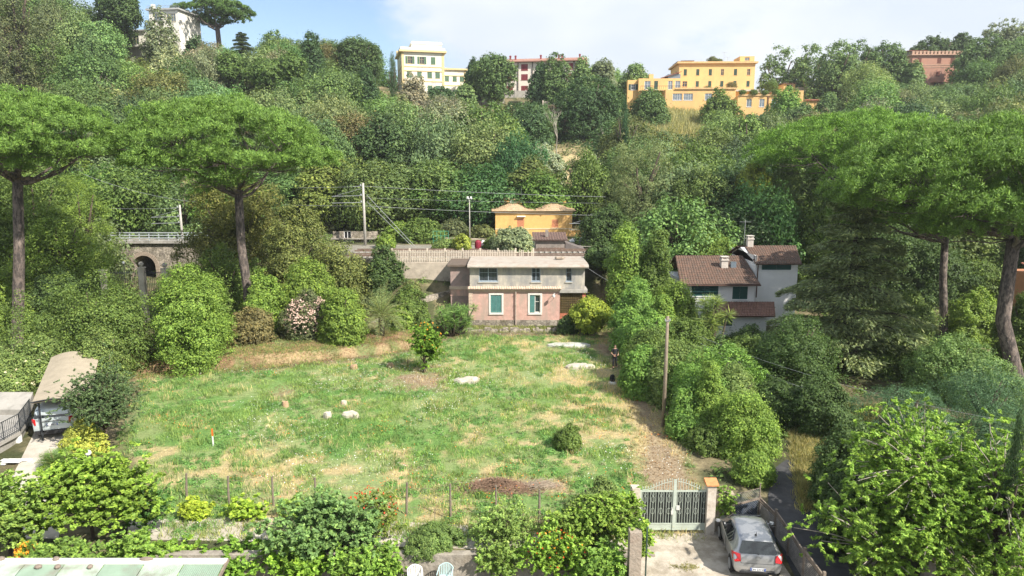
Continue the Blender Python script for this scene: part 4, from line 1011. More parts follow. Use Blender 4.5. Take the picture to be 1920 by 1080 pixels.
def long_villa():
    Y = 200.0; O = P(955, 190, Y); root = empty('long_red_roofed_block', (O.x-2, Y, O.z-1.5), R(-9), 'long white block with thin red roof and red chimneys on the crest', 'apartment block')
    s = P(961, 150, Y).x-P(960, 150, Y).x; Z = lambda py: P(1000, py, Y).z-root.location.z; W = 150*s; zt = Z(116)
    RED = M('dark_red_shutter', (.25, .05, .06, 1), .7); WL = M('warm_white_wall', (.72, .66, .58, 1), .9, .05); f = []
    for z, h in ((Z(133), 1.7), (Z(151), 1.6), (Z(172), 1.5)):
        for u in (14, 42, 72, 98, 126, 142): f.append((u*s, z, 1.9, h, 'closed', RED))
    block(root, 0, W, 0, 12, -2, zt, WL, {'f': f}, frame=RED)
    m = MB()
    for u in (2, 30, 57, 84, 111, 134): m.tube([(u*s, -.12, 0), (u*s, -.12, zt)], .15, 6)
    m.build('downpipes', M('dark_pipe', (.10, .08, .07, 1), .7), root)
    t = MB(); t.add([(-.8, -1, zt+.0), (W+.8, -1, zt+.0), (W+.8, 6, zt+1.6), (-.8, 6, zt+1.6), (W+.8, 13, zt), (-.8, 13, zt), (-.8, -1, zt-.25), (W+.8, -1, zt-.25), (W+.8, 13, zt-.25), (-.8, 13, zt-.25)], [(0, 1, 2, 3), (3, 2, 4, 5), (0, 6, 7, 1), (1, 7, 8, 4, 2), (5, 9, 6, 0, 3), (4, 8, 9, 5), (6, 9, 8, 7)])
    rf = t.build('roof', M('red_roof', (.32, .17, .13, 1), .8, .15, 1), root)
    for u in (12, 22, 70, 104, 110, 143): MB().box(u*s-.22, u*s+.22, 3, 3.5, zt+.6, zt+2.1).box(u*s-.3, u*s+.3, 2.9, 3.6, zt+1.8, zt+1.95).build('chimney', RED, rf)
long_villa()
YEL = M('amber_plaster', (.70, .45, .19, 1), .9, .06, .6, stain=(.60, .38, .19, 1), sscale=.4, streak=.25); YTR = M('amber_trim', (.60, .40, .20, 1), .9)
def amber_villa():
    Y = 186.0; O = P(1350, 226, Y); zb = O.z-2; root = empty('amber_villa', (P(1270, 200, Y).x, Y, zb), R(-2), 'large amber villa on the crest with stacked terraces and rows of green shutters', 'villa')
    s = P(1351, 150, Y).x-P(1350, 150, Y).x; X = lambda px: (px-1270)*s; Z = lambda py: P(1350, py, Y).z-zb
    DG = M('dark_green_shutter', (.05, .09, .075, 1), .8); f = []; zt = Z(113)
    for i, px in enumerate((1291, 1315, 1339, 1362, 1387, 1412)):
        f.append((X(px)-X(1279), Z(136), .85, 1.65, 'glass' if i in (3, 5) else 'closed')); f.append((X(px)-X(1279), Z(158), .85 if i else 1.3, 1.5, 'closed' if i != 0 else 'glass'))
    block(root, X(1279), X(1424), 6, 18, -1, zt, YEL, {'f': f, 'l': [(4, Z(136), .9, 1.6, 'closed'), (8, Z(136), .9, 1.6, 'closed')]}, sh=DG, frame=YTR)
    MB().box(X(1279)-.6, X(1424)+.6, 5.4, 18.6, zt+.003, zt+.45).build('cornice', YTR, root)
    MB().box(X(1277), X(1425), 5.8, 18.2, zt+.453, Z(109)).build('parapet', YEL, root)
    block(root, X(1396), X(1424), 7, 13, Z(109), Z(98), YEL, {'f': [(X(1410)-X(1396), Z(107), 1.3, .9, 'pale')]}, name='roof_room', frame=YTR)
    MB().box(X(1278), X(1304), 8, 15, Z(109), Z(106)).box(X(1285), X(1310), 7.6, 15.4, Z(106)+.003, Z(105)).build('roof_pergola', M('dark_beam', (.16, .11, .10, 1), .8), root)
    m = MB()
    for px, h in ((1350, 1.4), (1371, 2.0), (1378, 1.2)): m.tube([(X(px), 10, Z(110)), (X(px), 10, Z(110)+h*1.6)], .05, 4); m.tube([(X(px)-.8, 10, Z(110)+h*1.5), (X(px)+.8, 10, Z(110)+h*1.55)], .04, 4)
    m.build('aerials', METAL, root)
    # left terrace wing
    f = [(X(1215)-X(1198), Z(166), 1.6, 2.2, 'pale'), (X(1231)-X(1198), Z(166), 1.0, 2.2, 'closed'), (X(1258)-X(1198), Z(166), 1.2, 2.2, 'pale'), (X(1272)-X(1198), Z(166), 1.4, 2.2, 'pale')]
    block(root, X(1198), X(1279)-.01, 2, 12, -1, Z(145), YEL, {'f': f}, name='terrace_wing_wall', sh=DG)
    block(root, X(1178), X(1198)-.01, 3, 12, -1, Z(147), YEL, {'f': [(X(1189)-X(1178), Z(166), 1.2, 1.5, 'open')]}, name='end_wing_wall', sh=DG)
    t = MB(); t.add([(X(1241), 2.5, Z(143)), (X(1279), 2.5, Z(131)), (X(1279), 9, Z(131)), (X(1241), 9, Z(143))], [(0, 1, 2, 3)]); t.add([(X(1241), 2.5, Z(143)-.2), (X(1279), 2.5, Z(131)-.2), (X(1279), 2.5, Z(131)), (X(1241), 2.5, Z(143))], [(0, 1, 2, 3)]); t.build('sloping_canopy', M('brown_canopy', (.22, .09, .07, 1), .8), root)
    MB().box(X(1254), X(1278), 3, 8, Z(145), Z(136)).build('conservatory', BLUEGLASS, root)
    MB().box(X(1219), X(1227), 3, 4, Z(145), Z(136)).build('chimney', YEL, root)
    m = MB()
    for i in range(22): m.box(X(1200)+i*.5, X(1200)+i*.5+.05, .3, .36, Z(167), Z(161))
    m.box(X(1200), X(1200)+11, .28, .38, Z(161), Z(161)+.08); m.build('balcony_railing', IRON, root)
    MB().box(X(1200), X(1279), .2, 1.99, Z(168)-.2, Z(167)-.1).build('balcony', YTR, root)
    # middle storey
    f = [(X(1265)-X(1243), Z(190), 2.4, 1.7, 'pale'), (X(1285)-X(1243), Z(190), 2.4, 1.7, 'pale'), (X(1322)-X(1243), Z(190), 1.8, 1.7, 'pale')]
    block(root, X(1243), X(1372)-.01, -3, 6.02, -1, Z(170), YEL, {'f': f}, name='middle_storey_wall', frame=WHITE)
    MB().box(X(1260), X(1372), -3.3, -2.6, Z(170)+.003, Z(167)).build('terrace_parapet', YTR, root)
    MB().box(X(1300), X(1430), 4.2, 5.9, Z(168), Z(165)).build('awning', M('grey_awning', (.45, .42, .39, 1), .8), root)
    # lower right block
    f = [(X(1393)-X(1372), Z(204), 1.3, 2.0, 'pale'), (X(1416)-X(1372), Z(204), 1.3, 2.0, 'pale'), (X(1438)-X(1372), Z(204), 1.3, 2.0, 'pale'), (X(1393)-X(1372), Z(228), 1.2, 1.4, 'closed'), (X(1418)-X(1372), Z(228), 1.2, 1.4, 'closed')]
    block(root, X(1372), X(1450), -5, 6.03, -4, Z(184), YEL, {'f': f}, name='lower_storey_wall', frame=WHITE)
    MB().box(X(1374), X(1452), -5.2, -4.6, Z(184)+.003, Z(181)).build('lower_parapet', YTR, root)
    MB().tube([(X(1427), -5.1, -2), (X(1427), -5.1, Z(184))], .14, 6).build('downpipe', M('copper_pipe', (.20, .09, .05, 1), .6), root)
    # right terraces
    block(root, X(1450)+.01, X(1498), -2, 6, -4, Z(172), YEL, {'f': [(2.5, Z(196), 1.2, 1.6, 'pale')]}, name='right_wing_wall', frame=WHITE)
    MB().box(X(1424)+.01, X(1500), 4, 12, -2, Z(171)).box(X(1424), X(1502), 3.4, 3.9, Z(172), Z(170)).build('right_terrace', M('pale_terrace', (.52, .44, .36, 1), .9), root)
    block(root, X(1483), X(1505), 7, 12, Z(172), Z(152), YEL, {'f': [(1.6, Z(160), 1.6, .9, 'dark')]}, name='stair_room_wall')
    MB().box(X(1481), X(1507), 6.6, 12.3, Z(152)+.003, Z(151)+.1).build('stair_room_roof', TILE, root)
    MB().box(X(1505)+.01, X(1535), 5, 9, -4, Z(160)).box(X(1533), X(1535), 4.8, 5.4, Z(160), Z(152)).box(X(1517), X(1519.5), 4.8, 5.4, Z(160), Z(152)).build('end_wall', M('buff_wall', (.42, .36, .27, 1), .9, .1), root)
    block(root, X(1500), X(1530), -1, 5, -4, Z(190), YEL, {'f': [(1.8, Z(212), 1.2, 1.6, 'dark'), (4, Z(207), .8, 1.2, 'closed')]}, name='garden_wing_wall')
    MB().box(X(1498), X(1532), -1.5, 5, Z(190)+.003, Z(188)).build('garden_wing_roof', REDTILE, root)
    rn = random.Random(8)
    for px, py, w in ((1450, 166, 2.3), (1330, 168, 1.4), (1375, 165, 2.0), (1347, 108, 1.8), (1360, 110, 1.4), (1400, 182, 1.5), (1420, 182, 1.3), (1440, 181, 1.5), (1380, 181, 1.3)):
        c_ = link('terrace_plants', crown('far', rn.randint(0, 3)), root, (X(px), -4.9 if py > 175 else (3.0 if py > 120 else 9), Z(py)+w*.35), None, (w*.8, w*.7, w*.55)); c_.color = rn.choice([GR['olive'], GR['mid'], GR['brown']])+(1,)
amber_villa()
def pink_villa():
    Y = 196.0; O = P(1740, 168, Y); zb = O.z-1; root = empty('pink_villa', (P(1706, 160, Y).x, Y, zb), R(-3), 'dusty pink three-storey villa with a corner lookout among trees on the crest', 'villa')
    s = P(1741, 130, Y).x-P(1740, 130, Y).x; X = lambda px: (px-1706)*s; Z = lambda py: P(1740, py, Y).z-zb
    PV = M('dusty_pink_plaster', (.44, .235, .17, 1), .9, .08, .6, stain=(.35, .20, .16, 1), sscale=.4, streak=.25); BS = M('brown_shutter', (.20, .08, .06, 1), .8); PT = M('pink_cornice', (.46, .30, .22, 1), .9)
    f = [(X(px)-X(1706), Z(py), 1.1, 1.4, 'closed', BS) for px in (1719, 1755, 1779) for py in (119, 144)] + [(X(1755)-X(1706), Z(167), 1.6, 1.6, 'dark')]
    block(root, X(1706), X(1792), 0, 13, -2, Z(104), PV, {'f': f, 'l': [(4, Z(119), 1.1, 1.4, 'closed', BS), (9, Z(119), 1.1, 1.4, 'closed', BS)]}, sh=BS, frame=PT)
    MB().box(-.5, X(1792)+.5, -.5, 13.5, Z(104)+.003, Z(102)).build('cornice', PT, root)
    m = MB()
    for i in range(14): m.box(-.3+i*.99, .3+i*.99, -.3, .1, Z(102)+.005, Z(96))
    m.box(-.3, X(1792)+.3, -.25, .05, Z(98), Z(97)); m.build('roof_balustrade', PT, root)
    m = MB()
    for z in (Z(127), Z(123)): m.box(-.06, X(1792)+.06, -.07, .0, z, z+.25)
    m.build('string_courses', PT, root)
    MB().box(.3, 4.5, 3, 8, Z(102), Z(91)).build('lookout', M('glass_dark_frame', (.12, .10, .09, 1), .5), root)
    t = MB(); t.add([(-.4, 2.3, Z(92)), (5.2, 2.3, Z(92)), (5.2, 8.7, Z(92)), (-.4, 8.7, Z(92)), (2.4, 5.5, Z(88))], [(0, 1, 4), (1, 2, 4), (2, 3, 4), (3, 0, 4), (3, 2, 1, 0)]); t.build('lookout_roof', REDTILE, root)
    MB().box(X(1743), X(1768), -1.6, -.01, Z(156), Z(155)).build('porch_canopy', REDTILE, root)
pink_villa()
def modern_house():
    Y = 172.0; O = P(300, 118, Y); zb = O.z-2; root = empty('white_modern_house', (P(282, 60, Y).x, Y, zb), R(-8), 'white flat-roofed tower house with balconies on the wooded crest at left', 'house')
    s = P(301, 60, Y).x-P(300, 60, Y).x; X = lambda px: (px-282)*s; Z = lambda py: P(310, py, Y).z-zb; WL = M('bright_white_wall', (.74, .71, .65, 1), .9, .05)
    block(root, 0, X(341), 0, 9, -1, Z(20), WL, {'f': [(X(299), Z(42), 2.0, 2.0, 'pale'), (X(326), Z(42), 2.4, 1.8, 'pale'), (X(320), Z(66), 2.0, 1.7, 'glass')]}, frame=M('beige_frame', (.5, .43, .3, 1), .8))
    MB().box(-.5, X(341)+.5, -.5, 9.5, Z(20)+.003, Z(17)).build('roof_slab', M('grey_slab', (.4, .4, .4, 1), .8), root)
    m = MB()
    for i in range(24): m.box(-.3+i*.36, -.26+i*.36, -.3, -.26, Z(17), Z(12))
    m.box(-.3, X(341)+.3, -.3, -.26, Z(12), Z(12)+.06); m.build('roof_railing', METAL, root)
    MB().box(0, .7, 1, 1.7, Z(17), Z(6)).build('chimney', WL, root)
    block(root, X(253), X(300), -5, -.01, Z(98), Z(66), WL, {'f': [(X(273)-X(253), Z(92), 3.0, 2.7, 'glass')]}, name='lower_wall', frame=M('beige_frame', (0, 0, 0, 1)))
    MB().box(X(251), X(302), -5.6, 0, Z(66)+.003, Z(64)).build('lower_roof', M('grey_slab', (0, 0, 0, 1)), root)
    MB().box(X(243), X(302), -7.2, -5.01, Z(97), Z(93)).build('balcony', WL, root)
    MB().box(X(246), X(300), -6, -5.5, -2, Z(97)-.01).box(X(256), X(259), -7, -6.5, -3, Z(97)-.01).build('stilts', CONC, root)
modern_house()
def ridge_wall(label, px0, px1, py0, py1, Y, mat, name='terrace_wall'):
    a = P(px0, py1, Y); b = P(px1, py1, Y); z = P(px0, py0, Y).z
    root = MB().box(0, b.x-a.x, 0, .5, -1.5, z-a.z); n = int((b.x-a.x)/3)
    for i in range(n+1): root.box(i*3-.15, i*3+.15, -.08, .6, -1.4, z-a.z+.25)
    o = root.build(name, mat, None, a); tag(o, label, 'wall'); return o
ridge_wall('grey garden wall below the oak beside the cream villa', 906, 946, 176, 196, 184, PALECONC)
ridge_wall('long grey wall below the red-roofed block on the crest', 945, 1000, 170, 184, 194, CONC)
ridge_wall('short pale wall under the hill terrace with magenta flowers', 1018, 1046, 190, 204, 176, M('rosy_wall', (.5, .42, .36, 1), .9, .1))
def glass_screen():
    a = P(1008, 195, 178); root = MB()
    for i in range(6): root.box(i*1.2, i*1.2+.06, 0, .06, -1, 1.3)
    root.box(0, 6, 0, .05, 1.25, 1.32); r = root.build('glass_balustrade', METAL, None, a); tag(r, 'glass balustrade on the hill terrace under the red-roofed block', 'railing')
    MB().box(0, 6, .02, .04, -.8, 1.24).build('pane', BLUEGLASS, r)
glass_screen()
# ------------------------------------------------------------------ railway side
def bridge():
    Y = 86.0; a = P(205, 530, Y); b = P(356, 530, Y); x0, x1 = a.x-2, b.x+3; xa = ARCH_X; ztop = P(280, 456, Y).z; r_ = 1.45; zs = P(270, 500, Y).z
    root = empty('railway_bridge', (xa, Y, .6), 0, 'rubble stone railway bridge with brick arch over the lane behind the left pines', 'bridge')
    L0, L1, T, S = x0-xa, x1-xa, ztop-.6, zs-.6
    arc = [(r_*math.cos(math.pi*i/16), S+r_*math.sin(math.pi*i/16)) for i in range(17)]
    m = MB(); out = [(L1, -1.5), (L1, T), (L0, T), (L0, -1.5)]; ins = [(-r_, -1.5)] + list(reversed(arc)) + [(r_, -1.5)]
    # front and back faces as strips from arch to edge
    for y in (0, 7):
        pts = []
        for (x, z) in ins:
            if z < S: q = (L0 if x < 0 else L1, z)
            else:
                t = (x+r_)/(2*r_); q = (L0+(L1-L0)*t, T)
            pts.append(((x, y, z), (q[0], y, q[1])))
        for i in range(len(pts)-1):
            m.add([pts[i][0], pts[i+1][0], pts[i+1][1], pts[i][1]], [(0, 1, 2, 3)])
    for i in range(len(ins)-1):
        m.add([(ins[i][0], 0, ins[i][1]), (ins[i+1][0], 0, ins[i+1][1]), (ins[i+1][0], 7, ins[i+1][1]), (ins[i][0], 7, ins[i][1])], [(0, 1, 2, 3)])
    m.box(L0, L1, .01, 6.99, T-.02, T+.0)
    m.build('stone_wall', STONE, root)
    m = MB()
    for i in range(22):
        a0, a1 = math.pi*i/22, math.pi*(i+.88)/22
        pr = [(rr*math.cos(q), S+rr*math.sin(q)) for rr, q in ((r_-.02, a0), (r_+.45, a0), (r_+.45, a1), (r_-.02, a1))]
        m.add([(x, -.08, z) for x, z in pr] + [(x, .1, z) for x, z in pr], [(0, 1, 2, 3), (7, 6, 5, 4), (0, 4, 5, 1), (1, 5, 6, 2), (2, 6, 7, 3), (3, 7, 4, 0)])
    for sx in (-1, 1):
        for j in range(7): m.box(sx*r_ if sx > 0 else -r_-.45, r_+.45 if sx > 0 else -r_, -.08, .1, S-.02-(j+1)*.34, S-.06-j*.34)
    m.build('arch_ring', M('arch_brick', (.33, .27, .22, 1), .9, .2, 5, .4, 20), root)
    MB().box(L0, L1, -.35, 1.0, T+.003, T+.35).build('parapet', CONC, root)
    m = MB(); n = 6
    for i in range(n*2+1):
        x = L0+.3+(L1-L0-.6)*i/(2*n); m.box(x-.05, x+.05, -.1, 0, T+.35, T+1.35)
    for z in (.62, .95, 1.28): m.box(L0+.2, L1-.2, -.16, -.10, T+z, T+z+.11)
    m.build('railing', M('railing_grey', (.42, .46, .48, 1), .6, .1), root)
bridge()
def picket_fence():
    Y = 67.8; a = P(735, 490, Y); b = P(1000, 490, Y); z = 5.2; root = empty('picket_fence', (a.x, Y, z), 0, 'long weathered concrete picket fence along the railway above the old house', 'fence')
    W = b.x-a.x; CP = M('picket_concrete', (.52, .46, .38, 1), .9, .25, 3, .2); m = MB(); n = int(W/.17); rn = random.Random(3)
    for i in range(n):
        x = i*W/n; h = 1.22+rn.uniform(-.04, .04); w = .045
        if x > W*.86 and rn.random() < .3: continue
        m.add([(x-w, 0, 0), (x+w, 0, 0), (x+w, .05, 0), (x-w, .05, 0), (x-w, 0, h-.08), (x+w, 0, h-.08), (x+w, .05, h-.08), (x-w, .05, h-.08), (x, .02, h)], [(0, 1, 5, 4), (1, 2, 6, 5), (2, 3, 7, 6), (3, 0, 4, 7), (4, 5, 8), (5, 6, 8), (6, 7, 8), (7, 4, 8)])
    for zz in (.3, .9): m.box(0, W, .05, .12, zz, zz+.08)
    m.build('picket_panel', CP, root)
    for i in range(9):
        x = i*W/8; MB().box(-.08, .08, .125, .28, -.3, 1.36).build('post', CP, root, (x, 0, 0))
picket_fence()
def retaining():
    a = P(735, 520, 67.3); b = P(880, 520, 67.3); o = MB().box(a.x, b.x, 67.3, 67.75, 1.0, 5.19).build('retaining_wall', M('stained_concrete', (.44, .38, .31, 1), .9, .2, 1.5, .3, stain=(.26, .22, .18, 1)))
    tag(o, 'stained concrete retaining wall directly below the picket fence', 'wall')
    pts = [(695, 605, 60.5), (720, 590, 61.3), (760, 568, 62.6), (800, 556, 64), (845, 545, 65.5)]; m = MB()
    q = [P(*p) for p in pts]; v = []
    for p in q:
        v += [(p.x, p.y, p.z), (p.x, p.y-.5, p.z-3.2), (p.x, p.y+.6, p.z), (p.x, p.y+.6, p.z-3.2)]
    f = []
    for i in range(len(q)-1):
        c_ = i*4; d = c_+4; f += [(c_, c_+1, d+1, d), (c_, d, d+2, c_+2), (c_+2, d+2, d+3, c_+3)]
    f += [(0, 2, 3, 1), (len(v)-4, len(v)-3, len(v)-1, len(v)-2)]
    m.add(v, f); o = m.build('stone_wall', STONE); tag(o, 'sloping rubble stone wall left of the derelict pink house', 'wall')
    # rough stone edge at the head of the field
    rn = random.Random(5)
    xs_ = P(880, 615, 59).x; xe = P(1050, 615, 59).x
    m = MB(); x = xs_
    while x < xe:
        w = rn.uniform(.3, .7); h = rn.uniform(.15, .42)
        m.add([(x+dx*w*.5+rn.uniform(-.05, .05), 59.6+dy*.2, z) for dx, dy, z in ((-1,-1,-.1),(1,-1,-.1),(1,1,-.1),(-1,1,-.1),(-.8,-.8,h),(.8,-.7,h*.9),(.7,.8,h),(-.8,.7,h*1.1))], [(0,3,2,1),(4,5,6,7),(0,1,5,4),(1,2,6,5),(2,3,7,6),(3,0,4,7)]); x += w*.9
    o = m.build('stone_edging', STONE); tag(o, 'low broken stone edging between the field and the pink house', 'wall')
retaining()
POLEC = M('pole_concrete', (.42, .40, .37, 1), .85, .12, 3, .1, stain=(.3, .28, .25, 1))
WIRE = M('wire', (.40, .42, .43, 1), .5, .05, metal=.3)
def concrete_pole(px, Y, ytop, label, arm=False, lamp=False, rad=.16):
    b = at(px, Y); zt = P(px, ytop, Y).z-b.z; root = empty('concrete_pole' if not lamp else 'lamp_post', b, 0, label, 'utility pole' if not lamp else 'lamp post')
    MB().tube([(0, 0, -.5), (0, 0, zt)], [rad*1.15, rad*.75], 10).build('pole', POLEC, root, smooth=True)
    if arm:
        m = MB(); 
        for z, l_ in ((zt-.35, -1.2), (zt-1.5, -3.8), (zt-2.3, -3.8)): m.tube([(0, 0, z), (l_, 0, z-.1)], .035, 6)
        m.tube([(0, 0, zt-.6), (-3.6, 0, zt-1.6)], .02, 5)
        for z in (zt-.35, zt-1.5, zt-2.3): m.lathe([(.03, 0), (.09, .05), (.05, .1), (.09, .15), (.03, .22)], (-.3, 0, z), 8)
        m.build('arm', METAL, root)
    if lamp: 
        MB().box(-.35, .35, -.1, .1, zt-.02, zt+.08).box(-.3, -.1, -.18, .18, zt+.08, zt+.3).box(.1, .3, -.18, .18, zt+.08, zt+.3).build('lamp_head', WMETAL, root)
    return Vector((b.x, b.y, b.z+zt))
pA = concrete_pole(685, 82.5, 343, 'tall concrete railway pole with wire arms left of the ochre house', True)
pB = concrete_pole(343, 88, 384, 'concrete railway pole beside the left end of the stone bridge railing', True)
pC = concrete_pole(881, 84, 373, 'slim pale floodlight mast in the yard left of the ochre house', False, True, .07)
pD = concrete_pole(1124, 85, 395, 'grey railway pole half hidden by trees right of the ochre house', True)
def wire(label, a, b, sag=.4, r_=.022, group='overhead railway wires'):
    a, b = Vector(a), Vector(b); n = 14; m = MB(); m.tube([(a.lerp(b, i/n)+Vector((0, 0, -4*sag*(i/n)*(1-i/n)))) for i in range(n+1)], r_, 4); o = m.build('overhead_wire', WIRE); tag(o, label, 'wire', group); return o
def W3(px, py, Y): return P(px, py, Y)
wire('top wire from the tall concrete pole rightward over the ochre house', W3(685, 349, 82.5), W3(1135, 369, 84), .15)
wire('lower wire from the tall concrete pole to the ochre house eaves', W3(685, 386, 82.5), W3(1135, 404, 84), .15)
wire('middle faint wire crossing in front of the roof room of the ochre house', W3(685, 371, 88), W3(1125, 381, 88), .1, .014)
wire('top wire from the tall concrete pole leftward into the pine', W3(685, 349, 82.5), W3(560, 352, 86), .05)
wire('lower wire from the tall concrete pole leftward under the pine crown', W3(685, 386, 82.5), W3(530, 384, 86), .05)
wire('wire above the bridge running left to the dense trees', W3(343, 390, 88), W3(190, 390, 92), .1)
wire('high slack wire crossing the trees above the stone bridge', W3(370, 379, 88), W3(150, 324, 92), .6)
wire('first stay wire slanting down from the tall concrete pole', W3(687, 365, 82.5), W3(779, 463, 80), 0, .03)
wire('second stay wire slanting down from the tall concrete pole', W3(688, 378, 82.5), W3(774, 463, 80), 0, .03)
wire('wire from the pink house roof corner to the dark trees', W3(1097, 499, 62), W3(1140, 526, 60), .05, .012, 'house wires')
def wood_pole():
    p = G(1243, 800); b = Vector((p.x, p.y, 0)); zt = P(1243, 593, p.y).z; root = empty('wooden_pole', b, 0, 'bare wooden utility pole rising from the hedge on the right of the field', 'utility pole')
    MB().tube([(0, 0, -.4), (.02, 0, zt*.5), (.02, 0, zt)], [.115, .10, .08], 12).build('pole', M('pole_wood', (.24, .195, .15, 1), .9, .2, 3, .5, 20, wave=None), root, smooth=True)
    m = MB(); m.tube([(-.14, -.1, zt-.25), (.14, -.1, zt-.25)], .02, 6)
    for x in (-.12, .12): m.lathe([(.02, 0), (.04, .03), (.03, .1), (.01, .12)], (x, -.1, zt-.24), 8)
    m.build('insulators', METAL, root); return Vector((b.x, b.y, zt-.2))
wp = wood_pole()
wire('upper wire crossing in front of the cedar towards the walnut tree', P(1310, 630, 44), P(1890, 790, 30), .5, .010, 'house wires')
wire('middle wire crossing in front of the cedar towards the walnut tree', P(1310, 642, 44), P(1600, 756, 36), .3, .009, 'house wires')
wire('lowest wire crossing the dark round bush towards the walnut tree', P(1305, 646, 44), P(1560, 742, 37), .3, .009, 'house wires')

# ------------------------------------------------------------------ iron fence with pillars in front of the bridge
def iron_fence():
    Y = 60.0; a = P(160, 545, Y); z0 = h1(a.x, Y); root = empty('iron_fence', (a.x, Y, z0), 0, 'dark iron railing with pale pillars in front of the arched bridge', 'fence')
    s = P(161, 545, Y).x-P(160, 545, Y).x; zt = P(200, 508, Y).z-z0; m = MB(); W = 170*s
    for i in range(int(W/.16)): m.box(i*.16-.012, i*.16+.012, -.012, .012, 0, zt+.05*(i % 2))
    for z in (.15, zt-.2): m.box(0, W, -.018, .018, z, z+.05)
    m.build('railing', IRON, root)
    for px, w, top in ((197, .42, 508), (269, .46, 503), (313, .46, 505)):
        x = (px-160)*s; h = P(px, top, Y).z-z0; q = MB().box(x-w/2, x+w/2, -w/2, w/2, -.5, h).box(x-w/2-.06, x+w/2+.06, -w/2-.06, w/2+.06, h+.002, h+.1)
        pl = q.build('pillar', PALECONC, root)
        if px > 200: MB().lathe([(.05, 0), (.08, .08), (.2, .2), (.22, .32), (.14, .46), (.02, .5)], (x, 0, h+.1), 12).build('finial', CONC, pl)
iron_fence()
def globe_lamp(px, ybase, ytop, label, Y=None, r_=.14, h=None):
    if Y: b = at(px, Y)
    else: b = G(px, ybase)
    zt = P(px, ytop, b.y).z-b.z; root = empty('globe_lamp', b, 0, label, 'lamp')
    MB().tube([(0, 0, -.1), (0, 0, zt-r_*1.8)], .03, 8).lathe([(.02, 0), (.08, .02), (.08, .06), (.02, .08)], (0, 0, zt-r_*2-.06), 10).build('post', IRON, root)
    MB().lathe([(r_*math.sin(math.pi*i/12)+.001, -r_*math.cos(math.pi*i/12)) for i in range(13)], (0, 0, zt-r_), 16).build('globe', M('opal_globe', (.82, .82, .80, 1), .3, .02), root, smooth=True)
globe_lamp(243, 0, 490, 'thin garden lamp with white globe before the bridge arch', 60, .12)
globe_lamp(173, 0, 844, 'white globe lamp poking out above the foreground vines', 29.2, .13)

# ------------------------------------------------------------------ stage left: carport, van, terrace wall
def carport():
    c1 = P(57, 751, 34.5); c2 = P(165, 748, 34.5); zf = c1.z; Yb = 42.5; d1 = P(97, 690, Yb); d2 = P(178, 690, Yb); zb = P(130, 684, Yb).z
    root = empty('carport', (c1.x, 34.5, 0), 0, 'brown fabric carport on thin dark posts sheltering the grey van', 'carport'); m = MB(); nx, ny = 12, 10; v = []; W = c2.x-c1.x
    for th in (0, -.05):
        for j in range(ny+1):
            t = j/ny
            for i in range(nx+1):
                q = i/nx; x = (1-t)*(W*q) + t*((d1.x-c1.x)+(W)*q); 
                v.append((x+.05, t*(Yb-34.5), zf-.15+(.40)*math.sin(math.pi*q)*(.55+.45*t)+(d1.z-zf)*0+ .25*t + th - .08*math.sin(math.pi*4*t)**2*math.sin(math.pi*q)))
    k = (nx+1)*(ny+1); f = [(j*(nx+1)+i, j*(nx+1)+i+1, (j+1)*(nx+1)+i+1, (j+1)*(nx+1)+i) for j in range(ny) for i in range(nx)]
    m.add(v, f+[tuple(k+q for q in reversed(a)) for a in f]); m.build('canopy', M('brown_canvas', (.36, .31, .235, 1), .9, .12, 2, .2), root, smooth=True)
    for i in range(4):
        for s_ in (0, 1):
            y = .3+i*2.4; x = (.35 if not s_ else W-.2)+(d1.x-c1.x)*y/8
            MB().box(x-.035, x+.035, y-.035, y+.035, -.05, zf-.1+.2*y/8).build('post', IRON, root)
    m = MB(); m.tube([(0, 0, zf-.12)]+[(W*q/8, 0, zf-.12+.22*math.sin(math.pi*q/8)) for q in range(1, 9)], .03, 6); m.build('front_hoop', IRON, root)
carport()
